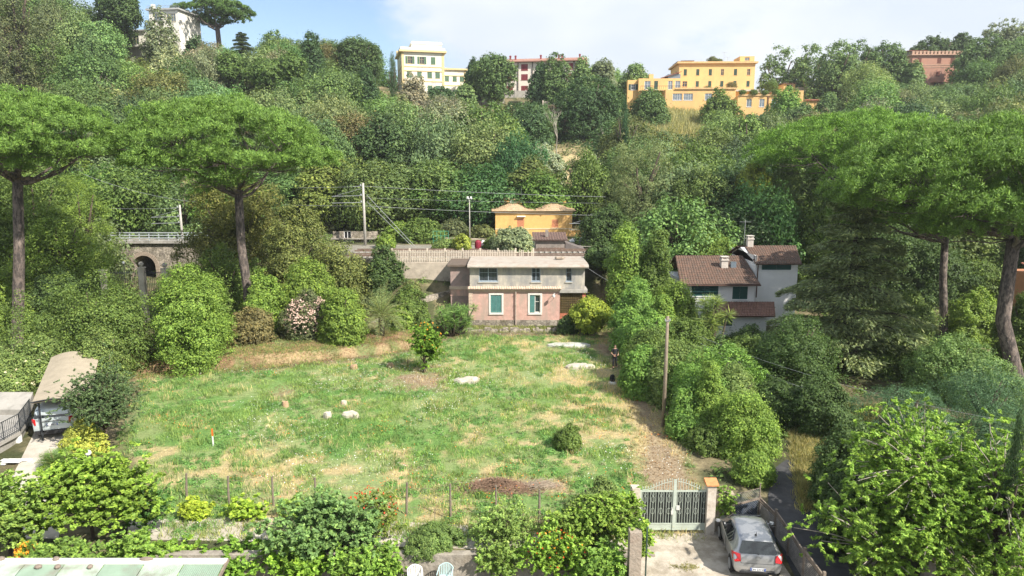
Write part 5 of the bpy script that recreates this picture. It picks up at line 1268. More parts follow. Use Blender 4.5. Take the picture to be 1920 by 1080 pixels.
def terrace():
    root = empty('concrete_terrace', (G(0, 860).x, 34, 0), 0, 'raised concrete terrace with dark railing at the left edge beside the van', 'terrace')
    CW = M('terrace_concrete', (.34, .325, .30, 1), .9, .15, 1.2, .3, stain=(.25, .24, .22, 1), sscale=1.5, slo=.5, shi=.65)
    # deck edge goes from (0,860-ish) to (62,785)
    a = P(-60, 858, 31.0); b = P(38, 808, 34.6); c_ = P(60, 785, 37.0); d = P(-60, 785, 37.0); zd = b.z
    o = root.location
    L = lambda p: (p.x-o.x, p.y-o.y)
    poly = [L(a), L(b), L(c_), L(d)]
    MB().prism(poly, zd-.22, zd).build('deck', CW, root)
    MB().prism([(L(a)[0], L(a)[1]+.5), (L(b)[0]-.25, L(b)[1]+.35), (L(c_)[0]-.2, L(c_)[1]), L(d)], -.1, zd-.225).build('retaining_wall', CW, root)
    for p in (b, c_): MB().box(L(p)[0]-.28, L(p)[0]-.05, L(p)[1]-.12, L(p)[1]+.12, -.1, zd-.226).build('pillar', WHITE, root)
    m = MB(); A, B = Vector((*L(a), zd)), Vector((*L(b), zd)); C2 = Vector((*L(c_), zd))
    for p, q in ((A, B), (B, C2)):
        n = int((q-p).length/.13)
        for i in range(n+1): r_ = p.lerp(q, i/n); m.tube([r_, r_+Vector((0, 0, .95))], .012 if i % 9 else .03, 5)
        m.tube([p+Vector((0, 0, .95)), q+Vector((0, 0, .95))], .025, 6); m.tube([p+Vector((0, 0, .1)), q+Vector((0, 0, .1))], .018, 6)
    m.build('railing', IRON, root)
    # pale paved slope behind the terrace
    e = [P(-80, 735, 40), P(62, 735, 40), P(50, 768, 38.5), P(-80, 768, 38.5)]
    mb = MB(); mb.add([tuple(p) for p in e]+[(p.x, p.y, p.z-1.5) for p in e], [(0, 1, 2, 3), (0, 4, 5, 1), (1, 5, 6, 2), (2, 6, 7, 3), (3, 7, 4, 0)]); s = mb.build('paved_slope', CW); tag(s, 'pale concrete slope above the left terrace below the flowering bush', 'slope')
terrace()
def garden_hose_pile():
    p = G(22, 868); m = MB(); rn = random.Random(2)
    for i in range(7): 
        x, y = p.x+rn.uniform(-.5, .5), p.y+rn.uniform(-.3, .3); m.box(x-.35, x+.35, y-.1, y+.1, .02+.05*i*.5, .06+.05*i*.5)
    o = m.build('stacked_boards', WHITE); tag(o, 'little pile of white boards under the terrace at left edge', 'boards')
garden_hose_pile()

# ------------------------------------------------------------------ cars
def loft(secs, n=20):
    """closed body from cross-sections: (y, half width at sill, half width at belt, half width at top, z sill, z belt, z top)"""
    mb = MB(); rings = []
    for (y, ws, wb_, wt, zs, zb, zt) in secs:
        half = [(0, zs), (ws*.85, zs), (ws, zs+.10), (wb_*1.0, (zs+zb)*.5+.02), (wb_, zb-.06), (wb_*.985, zb)]
        k = zt-zb
        if k > .02: half += [(wb_*.96+(wt-wb_)*.3, zb+k*.3), (wb_+(wt-wb_)*.72, zb+k*.7), (wt, zb+k*.92), (wt*.82, zt-.01), (wt*.4, zt+.012), (0, zt+.018)]
        else: half += [(wb_*.9, zb+k*.6+.008), (wb_*.7, zt+.012), (wb_*.55, zt+.018), (wb_*.4, zt+.022), (wb_*.2, zt+.025), (0, zt+.026)]
        rings.append([(x, y, z) for x, z in half] + [(-x, y, z) for x, z in reversed(half[1:-1])])
    q = len(rings[0]); v = [p for r_ in rings for p in r_]
    f = [(i*q+k, i*q+(k+1) % q, (i+1)*q+(k+1) % q, (i+1)*q+k) for i in range(len(rings)-1) for k in range(q)]
    f += [tuple(reversed(range(q))), tuple((len(rings)-1)*q+k for k in range(q))]
    mb.add(v, f); return mb
def wheel(root, x, y, r_=.30, w=.19):
    s = 1 if x > 0 else -1
    ty = MB().lathe([(r_*.66, -w/2), (r_*.93, -w/2), (r_, -w/2+.03), (r_, w/2-.03), (r_*.93, w/2), (r_*.66, w/2)], (0, 0, 0), 26, 'x').build('wheel', M('tyre', (.02, .02, .021, 1), .85, .1), root, (x, y, r_), smooth=False)
    m = MB().lathe([(.001, 0), (r_*.64, 0), (r_*.68, .03*s), (r_*.68, .05*s)], (w*.30*s, 0, 0), 26, 'x')
    for k in range(9):
        a = 2*math.pi*k/9; m.bar((w*.46*s, .05*math.cos(a), .05*math.sin(a)), (w*.43*s, r_*.62*math.cos(a), r_*.62*math.sin(a)), .045, .02, (1, 0, 0))
    m.build('rim', M('hubcap', (.45, .46, .48, 1), .35, .05, metal=.6), ty)
def quad_panel(pts, th, mat, name, parent):
    """thin solid panel on four or more points"""
    p = [Vector(q) for q in pts]; n = (p[1]-p[0]).cross(p[-1]-p[0]).normalized(); k = len(p)
    return MB().add([tuple(q+n*th) for q in p]+[tuple(q-n*th) for q in p], [tuple(range(k)), tuple(reversed(range(k, 2*k)))]+[(i, (i+1) % k, k+(i+1) % k, k+i) for i in range(k)]).build(name, mat, parent)
def text(name, s, size, mat, parent, loc, rot):
    cu = bpy.data.curves.new(name, 'FONT'); cu.body = s; cu.size = size; cu.extrude = .002; cu.align_x = 'CENTER'; cu.align_y = 'CENTER'; cu.materials.append(mat)
    t_ = bpy.data.objects.new('tmp', cu); COL.objects.link(t_); bpy.context.view_layer.update()
    me = bpy.data.meshes.new_from_object(t_.evaluated_get(bpy.context.evaluated_depsgraph_get())); bpy.data.objects.remove(t_)
    return link(name, me, parent, loc, rot)
def carpaint(name, col, metal=.7, rough=.32):
    m = M(name, col, rough, .04, 2, metal=metal, spec=.6); b = m.node_tree.nodes['Principled BSDF']; b.inputs['Coat Weight'].default_value = .7; b.inputs['Coat Roughness'].default_value = .05; return m
PLATE = M('plate_white', (.72, .74, .76, 1), .4, .02); PBLUE = M('plate_blue', (.03, .10, .42, 1), .4, .02); PTXT = M('plate_text', (.03, .03, .04, 1), .5)
REDL = M('tail_lamp_red', (.50, .012, .015, 1), .15, .1, 8, spec=.8); BLK = M('black_plastic', (.025, .025, .027, 1), .6, .1)
def plate(root, y, z, s, tilt=0):
    pl = MB().box(-.26, .26, y-.012, y, z-.055, z+.055).build('number_plate', PLATE, root)
    MB().box(-.258, -.215, y-.016, y-.0125, z-.052, z+.052).box(.215, .258, y-.016, y-.0125, z-.052, z+.052).build('blue_bands', PBLUE, pl)
    text('plate_number', s, .105, PTXT, pl, (0, y-.016, z-.004), (R(90), 0, 0))
def silver_car():
    # the tail faces -y; length 3.75
    rp = G(1420, 1094); root = empty('silver_hatchback', (rp.x+.02, rp.y+.1, .035), R(-7), 'small silver hatchback parked tail-first beside the slatted wooden fence', 'car')
    root.scale = (1, .91, .97)
    P_ = carpaint('silver_paint', (.40, .41, .425, 1))
    # y: 0 rear bumper .. 3.75 front
    S = [(0, .70, .74, .6, .33, .52, .54), (.03, .76, .80, .6, .26, .60, .63), (.10, .80, .835, .62, .22, .92, .97), (.20, .81, .845, .60, .20, .96, 1.16), (.42, .82, .85, .575, .19, .97, 1.42),
         (.70, .825, .85, .575, .18, .97, 1.49), (1.3, .83, .85, .585, .17, .96, 1.53), (1.95, .83, .85, .585, .17, .94, 1.515), (2.35, .83, .845, .56, .17, .93, 1.42), (2.75, .83, .84, .55, .17, .92, 1.16),
         (3.02, .825, .83, .5, .18, .90, .965), (3.35, .80, .80, .5, .2, .83, .87), (3.62, .74, .74, .5, .22, .72, .76), (3.75, .62, .62, .5, .3, .55, .58)]
    body = loft(S).build('body', P_, root, smooth=True)
    md = body.modifiers.new('s', 'SUBSURF'); md.levels = 1; md.render_levels = 1
    # glass: tailgate window, side windows, windscreen
    gl = M('car_glass', (.015, .02, .022, 1), .04, .1, 1, spec=1.0)
    quad_panel([(-.60, .075, 1.01), (.60, .075, 1.01), (.66, .11, 1.07), (.53, .325, 1.40), (-.53, .325, 1.40), (-.66, .11, 1.07)], .016, gl, 'rear_window', root)
    for s in (-1, 1):
        X = lambda z: s*(.862 - (z-.95)*.46)
        quad_panel([(X(.98), .98, .98), (X(.98), 2.62, .985), (X(1.22), 2.42, 1.22), (X(1.40), 2.0, 1.40), (X(1.42), 1.12, 1.42), (X(1.15), .85, 1.15)][::s], .014, gl, 'side_window', root)
        MB().box(*(sorted((s*.70, s*.862))), 1.50, 1.56, .96, 1.42).build('door_pillar', BLK, root)
        quad_panel([(s*.80, .02, .72), (s*.60, -.012, .76), (s*.61, .075, .98), (s*.845, .20, 1.0), (s*.862, .42, .93), (s*.855, .22, .76)][::-s], .022, REDL, 'tail_lamp', root)
        m = MB().lathe([(.0, -.06), (.08, -.05), (.11, 0), (.08, .06), (0, .07)], (s*1.0, 2.55, 1.02), 10).bar((s*.84, 2.55, .99), (s*.95, 2.55, 1.0), .05); m.build('mirror', P_, root)
        MB().box(*(sorted((s*.845, s*.872))), 1.58, 1.72, .82, .85).build('door_handle', P_, root)
        MB().bar((s*.866, 1.53, .28), (s*.872, 1.53, .94), .012, .012).build('door_seam', BLK, root)
        for y in (.62, 3.02):
            MB().lathe([(.345, -.015), (.345, .015), (.31, .015), (.31, -.015)], (s*.832, y, .31), 24, 'x').build('wheel_arch', BLK, root)
            wheel(root, s*.77, y, .30, .19)
        MB().lathe([(0, 0), (.16, .01), (.12, .06), (0, .08)], (s*.6, 3.62, .62), 12, 'y').build('headlight', GLASS, root)
    quad_panel([(-.66, 2.87, .99), (.66, 2.87, .99), (.52, 2.36, 1.42), (-.52, 2.36, 1.42)][::-1], .02, gl, 'windscreen', root)
    m = MB(); m.box(-.56, .56, -.02, .03, .40, .405); m.bar((-.58, .035, .66), (.58, .035, .66), .012, .012); m.bar((-.58, .035, .66), (-.61, .06, .98), .012, .012); m.bar((.58, .035, .66), (.61, .06, .98), .012, .012); m.build('tailgate_seam', BLK, root)
    MB().bar((.0, .09, 1.02), (-.30, .20, 1.17), .02, .02).lathe([(0, 0), (.035, 0), (.03, .03), (0, .03)], (.0, .08, 1.01), 8).build('rear_wiper', BLK, root)
    MB().bar((0, .60, 1.50), (0, .52, 1.66), .012).box(-.03, .03, .58, .66, 1.49, 1.52).build('aerial', BLK, root)
    m = MB(); R0 = .055
    m.lathe([(R0, -.008), (R0+.012, -.008), (R0+.012, .008), (R0, .008)], (0, .012, .885), 18, 'y'); m.lathe([(.025, -.01), (.034, -.01), (.034, .01), (.025, .01)], (0, .01, .895), 14, 'y'); m.build('badge', METAL, root)
    MB().box(-.62, .62, -.035, .02, .30, .34).build('bumper_groove', BLK, root)
    plate(root, -.035, .475, 'DN 221VE')
silver_car()
def grey_van():
    rp = G(110, 818); root = empty('grey_van', (rp.x-.02, rp.y-.35, .035), R(19), 'pale grey-blue van seen from behind parked under the brown carport', 'van')
    P_ = carpaint('van_paint', (.52, .58, .60, 1), .3, .35)
    S = [(0, .80, .84, .7, .35, .55, .58), (.03, .86, .90, .72, .28, .8, .86), (.07, .90, .93, .78, .24, 1.05, 1.15), (.12, .91, .935, .76, .22, 1.12, 1.62), (.28, .915, .935, .745, .21, 1.12, 1.80),
         (.9, .92, .935, .75, .2, 1.12, 1.84), (2.2, .92, .935, .75, .2, 1.10, 1.84), (2.9, .92, .93, .72, .2, 1.08, 1.72), (3.5, .92, .92, .66, .2, 1.05, 1.25), (3.9, .88, .88, .6, .22, .98, 1.02), (4.3, .78, .78, .5, .26, .8, .84), (4.4, .66, .66, .5, .34, .6, .63)]
    b = loft(S).build('body', P_, root, smooth=True); md = b.modifiers.new('s', 'SUBSURF'); md.levels = 1; md.render_levels = 1
    gl = M('car_glass', (0, 0, 0, 1))
    quad_panel([(-.82, .075, 1.17), (.82, .075, 1.17), (.83, .10, 1.3), (.70, .19, 1.63), (-.70, .19, 1.63), (-.83, .10, 1.3)], .018, gl, 'rear_window', root)
    quad_panel([(-.66, 3.42, 1.28), (.66, 3.42, 1.28), (.60, 2.95, 1.68), (-.60, 2.95, 1.68)][::-1], .02, gl, 'windscreen', root)
    for s in (-1, 1):
        X = lambda z: s*(.945-(z-1.1)*.27)
        quad_panel([(X(1.16), .35, 1.16), (X(1.16), 3.2, 1.16), (X(1.6), 2.7, 1.58), (X(1.6), .4, 1.6)][::s], .014, gl, 'side_window', root)
        quad_panel([(s*.78, .0, .80), (s*.80, .03, 1.12), (s*.93, .10, 1.15), (s*.945, .16, .86)][::-s], .03, REDL, 'tail_lamp', root)
        quad_panel([(s*.60, -.022, .36), (s*.80, -.022, .36), (s*.80, -.022, .46), (s*.60, -.022, .46)][::s], .015, REDL, 'reflector', root)
        MB().bar((s*.72, .5, 1.84), (s*.70, 2.6, 1.85), .05, .05).build('roof_rail', METAL, root)
        MB().bar((s*.93, 2.9, 1.15), (s*1.05, 2.9, 1.15), .05).box(*sorted((s*1.02, s*1.16)), 2.85, 2.98, 1.08, 1.28).build('mirror', BLK, root)
        for y in (.75, 3.55): wheel(root, s*.85, y, .33, .2)
    MB().box(-.84, .84, -.06, .04, .28, .50).build('bumper', BLK, root)
    MB().box(-.45, .45, -.012, .01, .97, .985).bar((0, .09, 1.2), (.3, .13, 1.35), .02).build('tailgate_trim', BLK, root)
    m = MB()
    for i in range(8): m.box(-.42+i*.11, -.36+i*.11, -.008, .02, .99, 1.04)
    m.build('tailgate_letters', METAL, root)
    plate(root, -.03, .80, 'GA 588NC')
grey_van()

# ------------------------------------------------------------------ gate, pillars and walls by the drive
GP = M('gate_paint', (.43, .48, .42, 1), .7, .12, 3, .1, stain=(.26, .17, .10, 1), sscale=3.5, slo=.6, shi=.72)
def gate():
    a = G(1198, 1001); b = G(1325, 997); Y = a.y+.05; W = b.x-a.x; k = W/127; root = empty('iron_gate', (a.x, Y, .03), 0, 'pale green double iron gate with curved spiked top closing the drive', 'gate')
    z = lambda py: (1001-py)/1001*0 + P(1260, py, Y).z-.03
    zt = z(920); zm = z(982); zs = .12; zc = z(900)
    for s, x0, x1 in ((0, 0, W/2-.012), (1, W/2+.012, W)):
        m = MB(); t = .045
        m.box(x0, x0+t*1.5, -.02, .02, zs, zt+.02); m.box(x1-t*1.5, x1, -.02, .02, zs, zt+.02)
        m.box(x0+t*1.5, x1-t*1.5, -.018, .018, zt-.05, zt+.01); m.box(x0+t*1.5, x1-t*1.5, -.018, .018, zm-.02, zm+.03); m.box(x0+t*1.5, x1-t*1.5, -.018, .018, zs, zs+.05)
        m.build('gate_frame', GP, root)
        MB().box(x0+t*1.5, x1-t*1.5, -.008, .008, zs+.05, zm-.02).build('kick_plate', GP, root)
        n = 12; m = MB(); top = []
        for i in range(n):
            x = x0+.1+(x1-x0-.2)*i/(n-1); q = abs(x-W/2)/(W/2); hh = zt+.10+(zc-zt-.1)*max(0, math.cos(min(1, q*1.25)*math.pi/2))**1.3
            m.tube([(x, 0, zm+.03), (x, 0, hh)], .011, 5); m.lathe([(.011, 0), (.024, .03), (.001, .11)], (x, 0, hh), 6); top.append(Vector((x, 0, hh-.05)))
        m.tube(top, .012, 5); m.build('bars', GP, root)
        m = MB()
        for i in range(1, n, 3):
            x = x0+.1+(x1-x0-.2)*i/(n-1)
            for zz in (zm+.55, zm+1.05, zm+1.35):
                for sx in (-1, 1):
                    c_ = [(x+sx*(.012+.055*math.sin(q)), 0, zz+.16*math.cos(q)*.8) for q in [math.pi*j/8 for j in range(9)]]; m.tube(c_, .007, 4)
        m.build('scrollwork', GP, root)
    MB().box(.06, W-.06, .05, .065, zm, zt-.06).build('dark_screen', M('dark_net', (.035, .04, .038, 1), .9, .5, 8), root)
    MB().box(W/2-.06, W/2+.06, -.035, -.021, zs, zc+.05).build('middle_post', GP, root)
    MB().box(W/2+.07, W/2+.2, -.06, -.02, zm+.62, zm+.8).build('lock_box', M('lock_white', (.6, .6, .57, 1), .6), root)
    MB().lathe([(0, 0), (.02, .01), (.02, .1), (0, .11)], (W/2-.1, -.05, zm+.62), 8).box(W/2-.13, W/2-.05, -.05, -.03, zm+.42, zm+.66).build('letter_flap', M('lock_white', (0, 0, 0, 1)), root)
gate()
def pillar(px, pyb, pyt, w, label, cap=True, mat=None):
    b = G(px, pyb); zt = P(px, pyt, b.y).z; root = empty('gate_pillar', (b.x, b.y+w/2, 0), 0, label, 'gate pillar')
    MB().box(-w/2, w/2, -w/2, w/2, -.2, zt).build('pillar_shaft', mat or M('pillar_render', (.58, .52, .45, 1), .9, .12, 2.5, .25, stain=(.34, .27, .2, 1), sscale=1.8), root)
    if cap:
        m = MB(); m.add([(-w*.72, -w*.72, zt+.003), (w*.72, -w*.72, zt+.003), (w*.72, w*.72, zt+.003), (-w*.72, w*.72, zt+.003), (-w*.72, -w*.72, zt+.05), (w*.72, -w*.72, zt+.05), (w*.72, w*.6, zt+.17), (-w*.72, w*.6, zt+.17)], [(0,3,2,1),(4,5,6,7),(0,1,5,4),(1,2,6,5),(2,3,7,6),(3,0,4,7)]); m.build('cap', M('orange_tile', (.55, .24, .10, 1), .85, .2, 6, .2), root)
pillar(1331, 1004, 911, .34, 'rendered gate pillar with an orange tile cap right of the gate')
pillar(1190, 1003, 916, .34, 'rendered gate pillar half covered by ivy left of the gate', False)
pillar(1190, 1092, 1000, .42, 'crumbling stone pillar wrapped in ivy left of the drive', False, M('crumbling_render', (.33, .28, .23, 1), .95, .25, 3, .6, stain=(.26, .2, .16, 1), sscale=3))
def simple(name, label, cat, mb, mat, loc=None, **k):
    o = mb.build(name, mat, None, loc); return tag(o, label, cat, **k)
p0 = G(1342, 1000); p1 = G(1372, 996)
simple('garden_wall', 'short stained rendered wall right of the tile-capped gate pillar', 'wall', MB().box(p0.x+.0, p1.x, p0.y+.1, p0.y+.35, -.1, 1.65), M('ivy_wall', (.42, .35, .27, 1), .9, .25, 2, .4, stain=(.24, .19, .14, 1), sscale=2))
simple('drain_post', 'thin dark green post beside the crumbling ivy pillar', 'post', MB().tube([(0, 0, -.1), (0, 0, 2.0)], .03, 6), M('green_sheet', (0, 0, 0, 1)), (G(1210, 1085).x, G(1210, 1085).y, 0))
def mesh_gate():
    a = G(1372, 992); b = G(1421, 978); root = empty('wire_mesh_barrier', (a.x, a.y, 0), math.atan2(b.y-a.y, b.x-a.x), 'rusty wire mesh barrier with dark blue sheet between wall and wooden fence', 'fence'); W = (b-a).length
    m = MB(); m.tube([(0, 0, 0), (0, 0, 1.5)], .025, 6); m.tube([(W, 0, 0), (W, 0, 1.7)], .035, 6); m.box(0, W, -.02, .02, 1.0, 1.08); m.tube([(0, 0, 1.5), (W, 0, 1.5)], .012, 5); m.build('frame', WOOD, root)
    m = MB(); n = 14
    for i in range(-n, n*2):
        for s in (1, -1):
            x0 = W*i/n; x1 = x0+s*1.5
            pts = []
            t0 = 0; 
            a_, b_ = (x0, 0), (x1, 1.5)
            # clip to the frame
            lo = max(0, min(x0, x1)); hi = min(W, max(x0, x1))
            if hi-lo < .05: continue
            zf = lambda x: (x-x0)/(x1-x0)*1.5
            m.bar((lo, 0, zf(lo)), (hi, 0, zf(hi)), .005)
    m.build('wire_mesh', METAL, root)
    MB().box(.05, W-.05, .03, .05, .05, .95).build('blue_sheet', M('blue_black_sheet', (.03, .045, .075, 1), .5, .2), root)
mesh_gate()
def slat_fence():
    pts = [(1422, 975, 932), (1452, 1006, 957), (1477, 1042, 992), (1505, 1088, 1030), (1540, 1140, 1075)]
    root = empty('wooden_fence', G(1422, 975), 0, 'weathered wooden fence with horizontal wires stepping down beside the silver car', 'fence'); o = root.location
    base = []; 
    for px, pb, ptp in pts:
        g = G(px, pb); base.append((g-o, P(px, ptp, g.y).z))
    for v, zt in base: MB().box(-.045, .045, -.045, .045, -.1, zt+.06).build('post', WOOD, root, (v.x, v.y, 0))
    for (v, z1), (w, z2) in zip(base, base[1:]):
        m = MB(); zz = min(z1, z2)
        m.bar((v.x, v.y, z1-.05), (w.x, w.y, zz-.06), .05, .09); m.bar((v.x, v.y, z1*.97-.16), (w.x, w.y, zz-.16), .02, .07); m.build('top_rail', WOOD, root)
        m = MB(); n = 11
        for i in range(n): m.bar((v.x, v.y, .1+(z1-.3)*i/n), (w.x, w.y, .1+(zz-.3)*i/n), .018, .035)
        m.build('slats', M('grey_slats', (.24, .22, .20, 1), .8, .3, 6), root)
slat_fence()
# ------------------------------------------------------------------ field fence: rough posts and wire
def post(px, yb, yt, ordn, lean=0):
    b = G(px, yb); h = P(px, yt, b.y).z; m = MB(); m.tube([(0, 0, -.2), (lean*.5, 0, h*.5), (lean, .02, h)], [.055, .05, .042], 7)
    o = m.build('fence_post', M('post_wood', (.20, .165, .13, 1), .95, .3, 5, .6, 20), None, (b.x, b.y, 0)); tag(o, ordn, 'fence post', 'rough wooden posts along the near edge of the field'); return (b, h)
PO = [(350, 937, 888, .08), (429, 945, 893, .05), (513, 948, 894, .0), (594, 950, 896, -.03), (762, 965, 905, .06), (845, 975, 908, 0), (930, 978, 910, 0), (1011, 985, 918, 0), (1097, 962, 919, 0)]
OR = ['leftmost leaning wooden post of the field fence', 'second wooden post of the field fence from the left', 'third wooden post of the field fence from the left, above the vines', 'short wooden post of the field fence rising from the fig tree', 'leaning wooden post just right of the red-flowered shrub',
      'wooden post in front of the left end of the brushwood heap', 'wooden post in front of the middle of the brushwood heap', 'wooden post in front of the right end of the brushwood heap', 'rightmost wooden post of the field fence, beside the small shrub']
pp = [post(a, b, c_, l, d) for (a, b, c_, d), l in zip(PO, OR)]
def field_wire():
    root = MB()
    for (b1, h1_), (b2, h2_) in zip(pp, pp[1:]):
        for q in (.25, .55, .85):
            root.bar((b1.x, b1.y, h1_*q), (b2.x, b2.y, h2_*q), .006)
    o = root.build('fence_wires', M('rusty_wire', (.22, .18, .15, 1), .8)); tag(o, 'thin rusty wires strung between the wooden posts of the field', 'fence wire', kind='thing')
field_wire()
for i, (px, pb, pt_, lb) in enumerate(((1009/1571*640, 990, 968, 'a'), (530/1571*640+600, 992, 955, 'thin pale cane standing on the path below the leaning post'), (782/1571*640+600, 985, 955, 'thin pale cane between two fence posts before the heap'))):
    if i: 
        b = G(px, pb); simple('cane', lb, 'cane', MB().tube([(0, 0, -.1), (0, 0, P(px, pt_, b.y).z)], .015, 5), WOOD, (b.x, b.y, 0))

# ------------------------------------------------------------------ things on the field
def rock(px, py, w, d, h, seed, label, tilt=0, mat=ROCK, name='rock', cat='rock', group=None):
    p = G(px, py); rn = random.Random(seed); n = 13; bot = []; mid = []; top = []
    for i in range(n):
        a = 2*math.pi*i/n; q = rn.uniform(.78, 1.1); x, y = math.cos(a)*w/2*q, math.sin(a)*d/2*q
        bot.append((x*1.05, y*1.05, -.1)); mid.append((x, y, h*.6+tilt*x)); top.append((x*.8, y*.8, h*rn.uniform(.9, 1.15)+tilt*x))
    v = bot+mid+top+[(0, 0, h*1.05)]; f = [(i, (i+1) % n, n+(i+1) % n, n+i) for i in range(n)]+[(n+i, n+(i+1) % n, 2*n+(i+1) % n, 2*n+i) for i in range(n)]+[(2*n+i, 2*n+(i+1) % n, 3*n) for i in range(n)]
    return simple(name, label, cat, MB().add(v, f), mat, (p.x, p.y, h1(p.x, p.y)), group=group)
rock(873, 717, 2.0, 1.0, .32, 1, 'flat pale slab of rock right of the little orange tree', .08)
rock(1086, 690, 2.1, 1.0, .26, 2, 'flat pale boulder sunk in grass near the right hedge')
rock(1070, 649, 3.8, 1.2, .2, 3, 'large flat concrete patch in the grass in front of the yellow-green bush', 0, M('grey_slab_stone', (.42, .42, .38, 1), .9, .2), 'concrete_slab', 'slab')
rock(657, 782, 1.15, .6, .30, 4, 'pale stone at the right end of the rubble group mid-field')
rock(614, 784, .5, .4, .34, 5, 'small broken white stone at the left end of the rubble group')
rock(645, 760, .4, .3, .28, 6, 'little round stone topmost of the rubble group mid-field')
rock(1148, 720, .62, .4, .16, 7, 'small white slab under the black rucksack by the hedge', 0, WHITE)
rock(535, 763, .5, .4, .34, 8, 'sawn tree stump with a pale top in the left of the field', 0, M('stump_wood', (.40, .27, .17, 1), .9, .25, 5), 'tree_stump', 'stump')
rock(664, 691, .6, .5, .3, 9, 'wide sawn stump near the earth bank left of the orange tree', 0, M('stump_wood', (0, 0, 0, 1)), 'tree_stump', 'stump')
rock(732, 688, .5, .45, .28, 10, 'sawn stump just left of the little orange tree', 0, M('stump_wood', (0, 0, 0, 1)), 'tree_stump', 'stump')
def rucksack():
    p = G(1148, 719); m = MB().lathe([(.02, .0), (.17, .02), (.2, .14), (.19, .3), (.14, .42), (.05, .48), (.01, .49)], (0, 0, .16), 14); m.v = [(x, y*.7, z) for x, y, z in m.v]
    root = empty('rucksack', (p.x, p.y, .0), 0, 'black rucksack standing on the white slab near the hedge', 'rucksack'); m.build('bag', M('black_cloth', (.02, .02, .024, 1), .8), root, smooth=True)
    MB().tube([(-.05, 0, .56), (-.04, 0, .64), (.04, 0, .64), (.05, 0, .56)], .012, 6).build('handle', M('black_cloth', (0, 0, 0, 1)), root)
    MB().box(-.11, .11, -.17, -.11, .17, .34).build('pocket', M('black_cloth', (0, 0, 0, 1)), root)
rucksack()
p = G(400, 836); mk = empty('survey_stake', (p.x, p.y, 0), 0, 'slim orange and white marker stake standing in the green grass', 'stake')
MB().box(-.03, .03, -.02, .02, -.2, .55).build('white_shaft', WHITE, mk); MB().box(-.035, .035, -.025, .025, .551, .95).build('orange_tip', M('orange_paint', (.75, .16, .03, 1), .6), mk)
p = G(765, 692); simple('short_stick', 'short dark stick upright in the soil left of the orange tree', 'stick', MB().tube([(0, 0, -.1), (0, 0, .75)], .03, 6), BARK, (p.x, p.y, 0))
def heap():
    p = G(930, 918); rn = random.Random(11); m = MB()
    for i in range(1500):
        x = rn.gauss(0, .85); y = rn.gauss(0, .33); z = max(.02, .52*math.exp(-(x/1.15)**2-(y/.5)**2)*rn.uniform(.35, 1.1)); l_ = rn.uniform(.15, .5); a = rn.gauss(0, .7)+(0 if rn.random() < .7 else 1.5)
        d = Vector((math.cos(a)*l_, math.sin(a)*l_, rn.uniform(-.12, .16)*l_*3)); m.bar(Vector((x, y, z))-d*.5, Vector((x, y, z))+d*.5, rn.uniform(.006, .018))
    o = m.build('brushwood_heap', M('dry_twigs', (.25, .165, .115, 1), .95, .4, 3), None, (p.x, p.y, 0)); tag(o, 'long heap of dry brown brushwood by the near fence', 'brushwood heap')
    p = G(1015, 912); m = MB()
    for i in range(260):
        x = rn.gauss(0, .4); y = rn.gauss(0, .2); z = max(.02, .22*math.exp(-(x/.6)**2)*rn.random()); l_ = rn.uniform(.2, .6); a = rn.gauss(0, .6)
        d = Vector((math.cos(a)*l_, math.sin(a)*l_, 0)); m.bar(Vector((x, y, z))-d*.5, Vector((x, y, z+.05))+d*.5, rn.uniform(.006, .014))
    o = m.build('brushwood_heap', M('pale_twigs', (.38, .31, .24, 1), .95, .3, 3), None, (p.x, p.y, 0)); tag(o, 'small pale pile of twigs at the right end of the long heap', 'brushwood heap')
heap()
